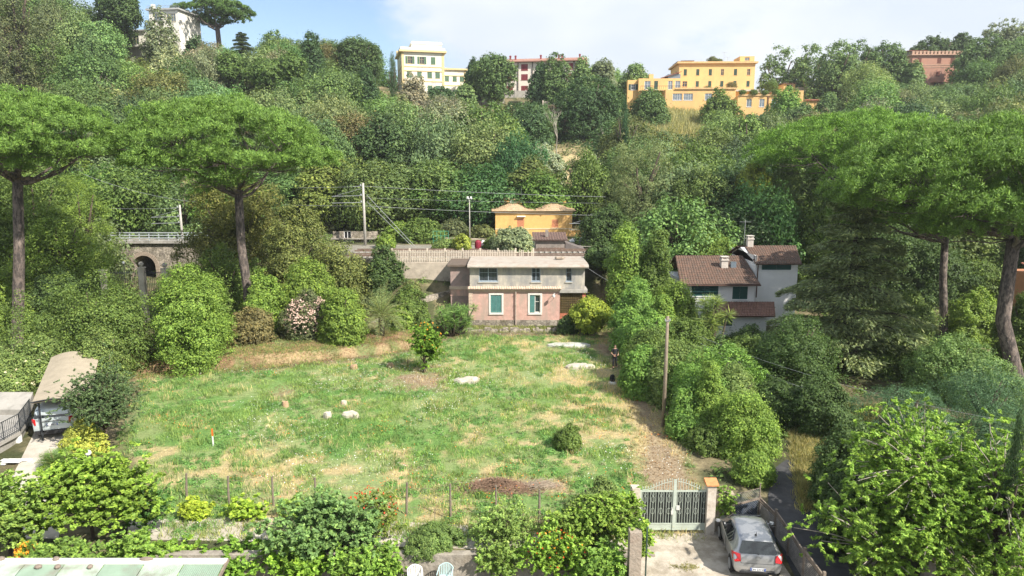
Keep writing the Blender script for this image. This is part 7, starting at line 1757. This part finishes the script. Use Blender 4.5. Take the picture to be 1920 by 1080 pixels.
bush('trumpet_vine', 'orange-red flowering bush at bottom centre', 'shrub', 1040, 1085, 90, 1.15, .6, .9, .9, (0.159, 0.268, 0.043), .06, 140, .17, .5, 14, z=-.7)
specks('blossom', bpy.data.objects['trumpet_vine'], 60, (0, 0, 1.0), (1.2, .65, .95), .032, None, REDP, 4)
specks('fruit', bpy.data.objects['trumpet_vine'], 50, (.1, 0, 1.0), (1.2, .65, .95), .032, None, ORP, 5)
bush('leafy_bush', 'bright leafy bush at the foot of the crumbling pillar', 'shrub', 1135, 1092, 60, .8, .5, .75, .6, (0.159, 0.268, 0.055), .065, 170, .16, .6, 15, z=-.3)
bush('pillar_ivy', 'ivy clothing the left gate pillar', 'ivy', 1184, 1004, 34, .26, .24, .95, 1.2, (0.171, 0.268, 0.049), .05, 110, .09, .8, 16, drop=1.0)
bush('pillar_ivy', 'ivy trailing over the crumbling stone pillar', 'ivy', 1197, 1075, 44, .4, .3, .9, 1.45, (0.183, 0.281, 0.055), .05, 120, .1, .8, 17, drop=1.2)
bush('wall_ivy', 'ivy hanging on the short wall right of the gate', 'ivy', 1357, 996, 40, .38, .24, .8, 1.05, (0.171, 0.268, 0.061), .05, 120, .1, .8, 18, drop=1.2)
bush('marigold_clump', 'orange-yellow flowering clump above the green roof', 'flowers', 55, 1062, 16, .35, .3, .35, .5, (0.244, 0.317, 0.049), .05, 100, .1, .6, 19, z=.3)
specks('blossom', bpy.data.objects['marigold_clump'], 90, (0, 0, .55), (.4, .35, .4), .04, None, ORP, 6)

bush('leafy_bush', 'green bush filling the ground under the left vine tangle', 'shrub', 130, 1085, 70, 1.3, .5, .7, .6, (0.134, 0.220, 0.049), .065, 170, .18, .6, 21)
bush('leafy_bush', 'green bush between the vine tangle and the grape vine', 'shrub', 250, 1072, 60, .9, .5, .7, .7, (0.146, 0.244, 0.049), .065, 170, .18, .6, 22)
bush('grape_vine', 'third stretch of grape vine directly below the fig', 'vine', 560, 1092, 70, 1.2, .45, .5, .8, (0.159, 0.275, 0.043), .07, 160, .18, .8, 23, z=-.9)
bush('leafy_bush', 'rounded light green bush at the bottom edge right of the fig', 'shrub', 668, 1100, 60, .9, .45, .6, .9, (0.159, 0.268, 0.055), .06, 160, .16, .6, 24, z=-.9)
bush('leafy_bush', 'light bush under the wispy bush at the bottom edge', 'shrub', 935, 1092, 50, .8, .45, .6, .9, (0.159, 0.244, 0.061), .055, 160, .16, .5, 25, z=-.9)
bush('fence_creeper', 'creeper on the fence between the fig and the wispy bush', 'creeper', 545, 972, 24, .6, .2, .35, .4, (0.159, 0.244, 0.055), .06, 120, .13, .8, 27)

b = G(200, 838); b.z = h1(b.x, b.y)
branchy('feathery_tree', 'dark feathery small-leaved tree overhanging the grey van', 'tree', b, shell_tips(61, 170, 1.95, 1.6, 1.75, 2.75, .2, -.9), (0, 0, 1.0), .12, .055, 200, .24, (.082, .128, .058), wid=.45, seed=62, bark=BARK, drop=.5, mid=12)
# ------------------------------------------------------------------ the wooded hill: trees placed one by one where the photo shows a particular one
HILL = [  # label, px, Y, ytop, width px, colour, kind, variant, hang
 ('towering brownish conifer in the top left corner', 45, 128, -60, 150, 'dull', 'farcone', 0, .03),
 ('second brownish conifer at the left picture edge', -10, 118, -30, 140, 'dull', 'farcone', 1, .03),
 ('dark spreading pine on the crest left of the white tower house', 236, 160, -14, 84, 'darkpine', 'farspread', 0, .52),
 ('grey-green tree screening the white tower house', 308, 160, 30, 72, 'silverg', 'far', 1, .05),
 ('dark tree below right of the white tower house', 372, 168, 78, 56, 'deepb', 'far', 2, .05),
 ('pale feathery tree below the white tower house', 325, 150, 100, 90, 'silver3', 'far', 3, .05),
 ('first of three small umbrella pines under the lone pine', 440, 150, 100, 56, 'pineg', 'farspread', 1, .5),
 ('second of three small umbrella pines under the lone pine', 503, 146, 112, 60, 'pineg', 'farspread', 2, .5),
 ('third and highest of three small umbrella pines', 548, 148, 104, 64, 'pineg', 'farspread', 3, .5),
 ('tall spruce-like tree on the crest right of the lone pine', 590, 166, 66, 58, 'deepb', 'farcone', 2, .05),
 ('round light tree on the crest right of the lone pine', 520, 172, 72, 62, 'farl', 'far', 0, .05),
 ('wide dark crest pine left of the cream villa', 672, 176, 76, 92, 'darkpine', 'farspread', 0, .25),
 ('cypress left of the cream villa', 738, 165, 104, 34, 'deepb', 'cypress', 1, .03),
 ('slender dark tree left of the cypress', 690, 150, 130, 60, 'deepb', 'fartall', 0, .03),
 ('silvery brown tree in front of the cream villa', 776, 158, 150, 62, 'greybr', 'far', 1, .03),
 ('dark tree at the foot of the cream villa', 826, 170, 168, 60, 'deepb', 'far', 2, .03),
 ('light bush right of the cream villa foot', 872, 172, 162, 48, 'farl', 'far', 3, .03),
 ('round oak between cream villa and red-roofed block', 925, 182, 102, 86, 'oak', 'far', 1, .12),
 ('conifer tip left of that round oak', 888, 188, 112, 40, 'deepb', 'farcone', 0, .05),
 ('dark round tree before the red-roofed block', 1014, 180, 128, 52, 'deepb', 'far', 0, .05),
 ('taller green tree before the red-roofed block', 1042, 178, 112, 60, 'oak', 'far', 3, .05),
 ('grey-green tree covering the right end of the red-roofed block', 1090, 182, 120, 60, 'farl', 'far', 2, .05),
 ('second grey tree right of the red-roofed block', 1128, 186, 114, 56, 'silverg', 'farspread', 1, .15),
 ('huge dark oak below the red-roofed block', 1106, 150, 150, 138, 'deepb', 'mid', 0, .02),
 ('tree on the crest left of the amber villa', 1190, 196, 124, 72, 'farl', 'far', 1, .05),
 ('olive-green tree before the left end of the amber villa', 1216, 164, 172, 84, 'oak', 'far', 2, .03),
 ('dark round tree before the middle of the amber villa', 1346, 168, 174, 70, 'mid', 'far', 0, .03),
 ('bright round tree before the right end of the amber villa', 1470, 165, 170, 66, 'brightf', 'far', 3, .03),
 ('dark bush below that bright round tree', 1500, 158, 200, 90, 'oak', 'far', 1, .03),
 ('round green tree right of the amber villa terrace', 1552, 165, 182, 60, 'oak', 'far', 2, .03),
 ('crest tree just right of the amber villa tower', 1456, 200, 106, 84, 'farl', 'far', 0, .05),
 ('crest oak in the long wood left of the pink villa', 1600, 190, 86, 140, 'oak', 'far', 1, .05),
 ('second crest oak in the wood left of the pink villa', 1515, 195, 98, 120, 'farl', 'far', 3, .05),
 ('third crest oak directly left of the pink villa', 1655, 190, 84, 110, 'oak', 'far', 2, .05),
 ('wide crest tree in the middle of the long right-hand wood', 1560, 186, 94, 120, 'farl', 'far', 1, .05),
 ('pale tree leaning over the left wall of the pink villa', 1708, 186, 120, 44, 'farl', 'far', 0, .05),
 ('flat-topped pine on the skyline behind the pink villa', 1745, 215, 72, 100, 'darkpine', 'farspread', 1, .3),
 ('small umbrella pine against the sky right of the pink villa', 1792, 214, 66, 46, 'darkpine', 'farspread', 2, .4),
 ('big crest tree right of the pink villa', 1840, 188, 74, 130, 'oak', 'far', 1, .05),
 ('loose dark tree against the sky at upper right', 1885, 205, 44, 120, 'silverg', 'far', 2, .1),
 ('round crest tree at the right picture edge', 1915, 180, 84, 120, 'oak', 'far', 3, .05),
 ('silvery olive tree left of the dry clearing', 1020, 118, 278, 74, 'silver', 'mid', 1, .03),
 ('silvery olive tree right of the dry clearing', 1106, 110, 300, 70, 'silver', 'mid', 2, .03),
 ('pale olive tree above the first silvery olive', 962, 125, 252, 66, 'silver3', 'far', 3, .03),
 ('broad dark oak above the left silvery olive', 985, 135, 200, 110, 'deepb', 'mid', 4, .03),
]
GR.update(darkpine=(.05, .085, .03), silverg=(.12, .15, .085), silver3=(.20, .23, .13), deepb=(.045, .085, .035), pineg=(.075, .125, .035), farl=(.11, .17, .065), greybr=(.17, .165, .115), oak=(.075, .125, .045), brightf=(.11, .20, .045))
KEEP = [(745, 890, 64, 186, 188), (952, 1080, 100, 185, 200), (1174, 1538, 94, 218, 186), (1684, 1796, 84, 162, 196), (242, 346, 2, 116, 172), (905, 1048, 168, 200, 183)]
PLACED = []
for (lb, px, Y, yt, w, cl, kd, v, hg) in HILL:
    r = tree({'farcone': 'conifer', 'cypress': 'cypress_tree'}.get(kd, 'pine_tree' if 'pine' in lb.split('under')[0] and 'umbrella' in lb or 'pine' in cl else 'tree'), lb, 'tree', px, Y, yt, w, GR[cl], kd, v, hg, group='trees on the wooded hill')
    PLACED.append((r.location.x, r.location.y, w/F*Y*.5))
bare_tree('bleached dead tree standing above the dry clearing', GT(1044, 297, 100), 11, 3)
bare_tree('small bleached dead tree right of the dry clearing', GT(1128, 292, 100), 6, 4)
bare_tree('bare pale trunks between the two left umbrella pines', GT(214, 240, 90), 9, 6); bare_tree('second bare pale tree between the two left umbrella pines', GT(236, 238, 90), 8, 9)
rn = random.Random(41)
cand = []
Y = 78.0
while Y < 232:
    st = 7.4 + max(0, Y-99)*.016; u = -.93
    while u < .93:
        x = u*Y + rn.uniform(-.42, .42)*st; y = Y+rn.uniform(-.42, .42)*st
        cand.append((x, y)); u += st/Y
    Y += st*.86
cand.sort(key=lambda c: c[1]); cov = np.zeros((280, 500), bool)
def ell(px, py, rx, ry):
    yy, xx = np.ogrid[:280, :500]; return ((xx*4-px)/rx)**2 + ((yy*4-py)/ry)**2 < 1
for a in ((421, 280, 175, 72), (40, 255, 165, 75), (1610, 290, 165, 55), (1800, 370, 210, 110), (1002, 420, 70, 30)): cov |= ell(*a)
COLS = [(130, 'in the top left corner wood'), (240, 'left of the white tower house'), (370, 'under the white tower house'), (480, 'under the lone umbrella pine'), (600, 'right of the lone umbrella pine'), (730, 'left of the cream villa'), (850, 'under the cream villa'), (950, 'under the crest oak'), (1080, 'under the red-roofed block'), (1190, 'between red-roofed block and amber villa'), (1320, 'under the left of the amber villa'), (1450, 'under the right of the amber villa'), (1560, 'right of the amber villa'), (1690, 'left of the pink villa'), (1800, 'under the pink villa'), (9999, 'in the upper right corner wood')]
ROWS = [(150, 'at crest height'), (230, 'high up'), (320, 'midway'), (9999, 'low down')]
ORD = 'first second third fourth fifth sixth seventh eighth ninth tenth eleventh twelfth thirteenth fourteenth fifteenth sixteenth seventeenth eighteenth nineteenth twentieth'.split()
cell = {}
auto = []
for x, y in cand:
    u = x/y; yr = float(np.interp(u, LINE_U, _yr)); z = h1(x, y); hgt = rn.uniform(7.0, 11.5); W = rn.uniform(9, 13)
    if y > yr+26: continue
    px, pb, d = PROJ(x, y, z); _, pt_, _ = PROJ(x, y, z+hgt)
    if px < -60 or px > 1980: continue
    if y < 98.5 and not (px > 1260 or px < 150 or (y > 95 and px < 560)): continue
    if y < 98 and px < 1530 and pt_ < 300: continue
    if 1030 < px < 1150 and 290 < pb < 345: continue
    if 1185 < px < 1345 and 224 < pb < 262: continue
    if 1020 < px < 1155 and pb >= 345 and pt_ < 340: hgt = (pb-340)/F*d; W = min(W, 8)
    if 1185 < px < 1345 and pb >= 262 and pt_ < 258: hgt = (pb-258)/F*d
    if hgt < 2.2: continue
    _, pt_, _ = PROJ(x, y, z+hgt)
    if y < 103 and 620 < px < 1120: hgt = rn.uniform(7, 10)
    if any((x-a)**2+(y-b_)**2 < (r_*1.05+1.2)**2 for a, b_, r_ in PLACED): continue
    ok = True; wp_ = W/d*F/2
    for (a, b_, c_, e_, by_) in KEEP:
        if px+wp_*.8 > a and px-wp_*.8 < b_:
            if y < by_-3 and pt_ < e_:
                if pb > e_+12: hgt = (pb-e_-1)/F*d; pt_ = e_+1
                if pb <= e_+12 or hgt < 3: ok = False
            elif abs(y-by_-5) < 14 and px > a-6 and px < b_+6: ok = False
            elif y >= by_: hgt = min(hgt, 6)
    if not ok: continue
    # skyline: the photo's own crest line
    sky = float(np.interp(px, [0, 130, 150, 200, 250, 345, 360, 480, 520, 600, 700, 745, 830, 890, 950, 1110, 1150, 1200, 1270, 1430, 1500, 1600, 1700, 1800, 1850, 1920], [-80, -30, 8, 22, 30, 85, 82, 100, 76, 78, 84, 108, 118, 122, 124, 128, 122, 132, 150, 112, 98, 88, 84, 80, 72, 66]))
    if pt_ < sky: hgt -= (sky-pt_)/F*d
    if hgt < 2.6: continue
    _, pt_, _ = PROJ(x, y, z+hgt)
    m = ell(px, (pt_+pb)/2, max(wp_, 5), max((pb-pt_)/2, 5)); vis = (m & ~cov).sum()/max(1, m.sum())
    if vis < .10: continue
    cov |= ell(px, (pt_+pb)/2, wp_*.9, (pb-pt_)/2*.9)
    n = float(fbm(x*.03+11, y*.03+4, 2)); q = rn.random()
    far = (y-99)/100
    if px < 130 and pt_ < 150: cl = 'dull' if q < .6 else 'oak'
    elif pt_ > 235: cl = 'oak' if q < .35 else 'deepb' if q < .5 else 'mid' if q < .75 else 'fresh2' if q < .9 else 'farl'
    elif n > .55: cl = 'farl' if q < .4 else 'silverg' if q < .55 else 'oak' if q < .85 else 'greybr'
    else: cl = 'oak' if q < .35 else 'deepb' if q < .45 else 'farl' if q < .75 else 'olive' if q < .85 else 'greyg'
    kd = rn.choice(['far', 'far', 'far', 'farspread', 'farspread', 'fartall' if pt_ > 150 else 'far']) if q < .94 or pt_ < 130 else 'farcone'
    col = tuple(max(.01, c*rn.uniform(.85, 1.18)) for c in GR[cl])
    auto.append((x, y, z, hgt, W if kd not in ('fartall', 'farcone') else W*.75, kd, cl, col, px, (pt_+pb)/2))
CN = {'dull': 'brownish', 'oak': 'mid-green', 'deepb': 'dark green', 'mid': 'fresh green', 'fresh2': 'rich green', 'farl': 'light green', 'silverg': 'grey-green', 'greybr': 'grey-brown', 'olive': 'olive green', 'greyg': 'pale olive'}
KN = {'far': 'round', 'farspread': 'broad', 'fartall': 'tall', 'farcone': 'pointed'}
auto.sort(key=lambda a: a[8])
for i, (x, y, z, hgt, W, kd, cl, col, px, pm) in enumerate(auto):
    c_ = next(n for lim, n in COLS if px < lim); r_ = next(n for lim, n in ROWS if pm < lim); k = cell.get((c_, r_), 0); cell[(c_, r_)] = k+1
    root = empty('tree', (x, y, z), rn.uniform(0, 6.28), f'{KN[kd]} {CN[cl]} tree {r_} {c_}, {ORD[min(k, 19)]} from left', 'tree', 'trees on the wooded hill')
    t = link('trunk', trunk_mesh(i % 4), root, scale=(hgt, hgt, hgt)); v = rn.randint(0, 4)
    cr_ = link('crown', crown(kd, v), root, (0, 0, hgt*.5 - hgt*.04)); cr_.scale = (W/2*rn.uniform(.9, 1.15), W/2, hgt*.56); cr_.color = col+(1,)
print('FOREST', len(auto), 'max', max(cell.values()))

# ------------------------------------------------------------------ undergrowth, reeds, grass
def clumps(name, C, R_, H_, n, size, col, wid=.55, seed=0, mat=LEAF, up=.6):
    rs = np.random.RandomState(seed); idx = rs.randint(0, len(C), n); D = dirs(rs, n); D[:, 2] = np.abs(D[:, 2])
    q = (.4+.6*rs.rand(n))[:, None]; P_ = C[idx] + D*np.stack([R_[idx], R_[idx], H_[idx]], 1)*q
    me = leaf_mesh(name, P_, D+rs.normal(size=(n, 3))*.5+np.array([0, 0, up]), size, mat, wid, seed=seed); o = link(name, me); o.color = tuple(col)+(1,); return tag(o, kind='stuff')
rs = np.random.RandomState(5)
def scatter(n, y0, y1, u0, u1, keep, seed):
    rs = np.random.RandomState(seed); y = np.sqrt(rs.rand(n)*(y1**2-y0**2)+y0**2); x = (u0+(u1-u0)*rs.rand(n))*y; k = keep(x, y); x, y = x[k], y[k]; return np.stack([x, y, H(x, y)], 1)
def hillkeep(x, y):
    u = x/y; yr = np.interp(u, LINE_U, _yr); z = H(x, y); d = y*CS-(z-CAMZ)*SN; px = 960+F*x/d; py = 540-F*(y*SN+(z-CAMZ)*CS)/d
    ok = (y < yr+18) & ~((px > 1045) & (px < 1140) & (py > 290) & (py < 338) & (fbm(x*.2, y*.2, 2) > .42))
    for a, b_, c_, e_, by_ in KEEP: ok &= ~((px > a) & (px < b_) & (np.abs(y-by_-4) < 13))
    ok &= ~((y < 103) & (px > 905) & (px < 1105)); return ok
C = scatter(5200, 98, 215, -.85, .85, hillkeep, 1); C[:, 2] -= .3
clumps('undergrowth', C[::2], 1.0+1.2*rs.rand(len(C[::2])), 1.2+1.6*rs.rand(len(C[::2])), 120000, .22, (.055, .085, .032), seed=2)
clumps('scrub', C[1::2], .9+1.1*rs.rand(len(C[1::2])), .9+1.3*rs.rand(len(C[1::2])), 90000, .24, (.14, .155, .075), seed=3)
def midkeep(x, y):
    u = x/y; z = H(x, y); d = y*CS-(z-CAMZ)*SN; px = 960+F*x/d; by = np.interp(x, BX, BY)
    fld = field_mask(x, y) > .02; xp = np.interp(y, [25, 28, 33, 40, 50, 60], [7.9, 8.2, 8.6, 8.7, 8.6, 8.6])
    left = (y > by+4.5) & (px < 860) & ~((z > 4.8) & (px > 620) & (y < 84)) & ~((px < 130) & (y < 44))
    right = (x > xp+.6) & (y > 30) & ~((np.abs(px-1495) < 55) & (y < 34)) & ~((px > 1262) & (px < 1500) & (y > 55) & (y < 71)) & ~((px < 1110) & (y > 60))
    yard = (y > 85) & (px > 620) & (px < 925) & (fbm(x*.3, y*.3, 2) > .5)
    arch = np.abs(x-ARCH_X) < 4
    return ((left & ~arch) | right | yard) & ~fld
C = scatter(4200, 26, 98, -.82, .82, midkeep, 7); C[:, 2] -= .15
r_ = .35+.5*rs.rand(len(C)); clumps('ground_cover', C, r_, r_*(.7+.6*rs.rand(len(C))), 150000, .10, (.095, .15, .045), seed=8)
# reeds on the dry shoulder below the amber villa
C = scatter(9000, 120, 190, .12, .34, lambda x, y: (lambda px, py: (px > 1185) & (px < 1350) & (py > 222) & (py < 268))(*[960+F*x/(y*CS-(H(x, y)-CAMZ)*SN), 540-F*(y*SN+(H(x, y)-CAMZ)*CS)/(y*CS-(H(x, y)-CAMZ)*SN)]), 9)
def blades(name, C, n_per, hgt, wid_, col, seed, spread=.08, lean=.35, mat=BLADE):
    rs = np.random.RandomState(seed); B = np.repeat(C, n_per, 0); n = len(B); hh = np.repeat(hgt if hasattr(hgt, '__len__') else np.full(len(C), hgt), n_per)*(.6+.7*rs.rand(n))
    B = B + np.stack([rs.normal(size=n)*spread, rs.normal(size=n)*spread, np.zeros(n)], 1); T = np.stack([rs.normal(size=n)*lean, rs.normal(size=n)*lean, np.ones(n)], 1); T /= np.linalg.norm(T, axis=1, keepdims=True)
    me = leaf_mesh(name, B+T*hh[:, None]*.5, np.cross(T, dirs(rs, n)), hh*.5, mat, wid_, seed=seed, tip=T); o = link(name, me); o.color = tuple(col)+(1,); return tag(o, kind='stuff')
if len(C): blades('reeds', C, 9, 3.2, .06, (.24, .24, .13), 10, .5, .25)
fk = lambda x, y: rs.rand(len(x)) < field_mask(x, y)
C = scatter(60000, 24.9, 60.5, -.75, .3, fk, 21); dr = dry_amount(C[:, 0], C[:, 1]); so_ = soil_amount(C[:, 0], C[:, 1]); r0 = rs.rand(len(C)); tl = fbm(C[:, 0]*.7, C[:, 1]*.7, 3)
g = (r0 > dr*.9+.05) & (so_ < .45+.3*rs.rand(len(C))) & (tl > .42); blades('grass', C[g], 6, .10+.22*np.clip(tl[g]-.4, 0, .4)*2, .13, (.15, .228, .072), 22, .09, .5)
g2 = (r0 < dr*.7+.15) & (so_ < .7); blades('dry_grass', C[g2][::2], 6, .14+.12*tl[g2][::2], .07, (.38, .33, .19), 23, .10, .55)
W_ = C[(fbm(C[:, 0]*.45+9, C[:, 1]*.45, 3) > .52) & (dr < .7) & (so_ < .45)][::6]; r_ = .12+.26*rs.rand(len(W_))
clumps('weeds', W_, r_, r_*.75, 170000, .036, (.10, .20, .06), seed=24)
W2 = C[(fbm(C[:, 0]*.3+29, C[:, 1]*.3, 3) > .54) & (so_ < .5)][::14]; r_ = .10+.2*rs.rand(len(W2))
clumps('pale_weeds', W2, r_, r_*.9, 50000, .032, (.19, .225, .12), seed=25)
def dots(name, C, size, mat, seed, h0=.2):
    rs = np.random.RandomState(seed); Q = C+np.stack([rs.normal(size=len(C))*.05, rs.normal(size=len(C))*.05, h0+.12*rs.rand(len(C))], 1); me = leaf_mesh(name, Q, np.array([0, 0, 1.])+rs.normal(size=(len(C), 3))*.4, size, mat, .9, seed=seed); return tag(link(name, me), kind='stuff')
fl = fbm(C[:, 0]*.25+50, C[:, 1]*.25+3, 3); ds = fl+.4*blob(C[:, 0], C[:, 1], 880, 915, 2.0, .8)+.25*blob(C[:, 0], C[:, 1], 1190, 870, 1.5, 1.5)+.12*blob(C[:, 0], C[:, 1], 640, 740, 12, 6)
dots('daisies', C[(ds > .60) & (rs.rand(len(C)) < .30)], .024, M('daisy_petal', (.72, .72, .68, 1), .7), 26)
dots('poppies', C[((fbm(C[:, 0]*.4+70, C[:, 1]*.4, 2)+.35*blob(C[:, 0], C[:, 1], 780, 908, 2.4, .6)) > .70) & (rs.rand(len(C)) < .25)], .026, M('poppy_petal', (.70, .16, .03, 1), .7), 27)
dots('yellow_flowers', C[(fbm(C[:, 0]*.3+90, C[:, 1]*.3, 2)+.1*sst(-4, 6, C[:, 0]) > .68) & (rs.rand(len(C)) < .14)], .022, M('yellow_petal', (.68, .52, .05, 1), .7), 28)
tw = C[(fbm(C[:, 0]*.55+33, C[:, 1]*.55, 3) > .56) & (so_ < .5)][::10]; blades('tall_weeds', tw, 9, .34, .09, (.13, .20, .07), 51, .10, .3)
tw = C[(fbm(C[:, 0]*.6+63, C[:, 1]*.6, 3) > .58)][::12]; blades('seed_stalks', tw, 8, .42, .035, (.40, .34, .2), 52, .14, .3)
# straw and low growth on the left bank and along the field's edges
bkk = lambda x, y: (lambda by: (y > by-.8) & (y < by+7) & (x < -6) & (x > -32) & (y < 61) & (fbm(x*.5, y*.8, 3) > .42))(np.interp(x, BX, BY))
C2 = scatter(42000, 44, 61, -.75, -.05, bkk, 31); blades('bank_straw', C2[::2], 6, .16, .07, (.30, .23, .13), 32, .12, .6); blades('bank_grass', C2[1::2], 6, .18, .12, (.13, .18, .06), 33, .12, .5)
ed = lambda x, y: ((y > 59) & (y < 61.6) & (x > -6) & (x < 9)) | ((y > 24.7) & (y < 26.2) & (x > -14) & (x < 7.6)); C3 = scatter(26000, 24.5, 62, -.6, .32, ed, 34)
blades('edge_grass', C3, 7, .26, .10, (.17, .20, .075), 35, .12, .45)
lk = lambda x, y: (y > 27) & (np.abs(x-(9.6+(y-27)*.28)) > .0) & (x > 12.3+(y-27)*.35) & (x < 16+(y-27)*.5) & (y < 40); C4 = scatter(14000, 27, 40, .35, .6, lk, 36)
if len(C4): blades('lane_grass', C4, 6, .35, .08, (.20, .19, .09), 37, .14, .5)
lt = lambda x, y: (soil_amount(x, y) > .3) & (field_mask(x, y) > .1); C6 = scatter(60000, 25, 60, -.6, .3, lt, 41); rs6 = np.random.RandomState(42)
me = leaf_mesh('leaf_litter', C6+np.array([0, 0, .025]), np.array([0, 0, 1.])+rs6.normal(size=(len(C6), 3))*.35, .05, BLADE, .45, seed=43); o = link('leaf_litter', me); o.color = (.17, .115, .07, 1); tag(o, kind='stuff')
C7 = scatter(30000, 44, 61, -.75, -.05, lambda x, y: (lambda by: (y > by-.3) & (y < by+4.5) & (x < -6) & (x > -32))(np.interp(x, BX, BY)), 44)
me = leaf_mesh('bank_litter', C7+np.array([0, 0, .03]), np.array([0, -.3, 1.])+rs6.normal(size=(len(C7), 3))*.45, .06, BLADE, .5, seed=45); o = link('bank_litter', me); o.color = (.15, .095, .06, 1); tag(o, kind='stuff')
# leaves and grit on the drive edges, grass tuft in the paving
t_ = G(1285, 1065); C5 = np.array([[t_.x+rs.normal()*.28, t_.y+rs.normal()*.10, .03] for _ in range(90)]); blades('paving_weeds', C5, 8, .07, .18, (.17, .17, .06), 38, .03, .7)

# ------------------------------------------------------------------ air
hm = bpy.data.materials.new('haze'); hm.use_nodes = True; ht = hm.node_tree; ht.nodes.clear(); ho = ht.nodes.new('ShaderNodeOutputMaterial'); hv = ht.nodes.new('ShaderNodeVolumePrincipled')
hv.inputs['Color'].default_value = (.86, .90, .95, 1); hv.inputs['Density'].default_value = HAZE; hv.inputs['Anisotropy'].default_value = .3; ht.links.new(hv.outputs[0], ho.inputs['Volume'])
if HAZE > 0:
    o = MB().box(-425, 425, -70, 440, -40, 75).build('haze', hm); tag(o, kind='stuff')
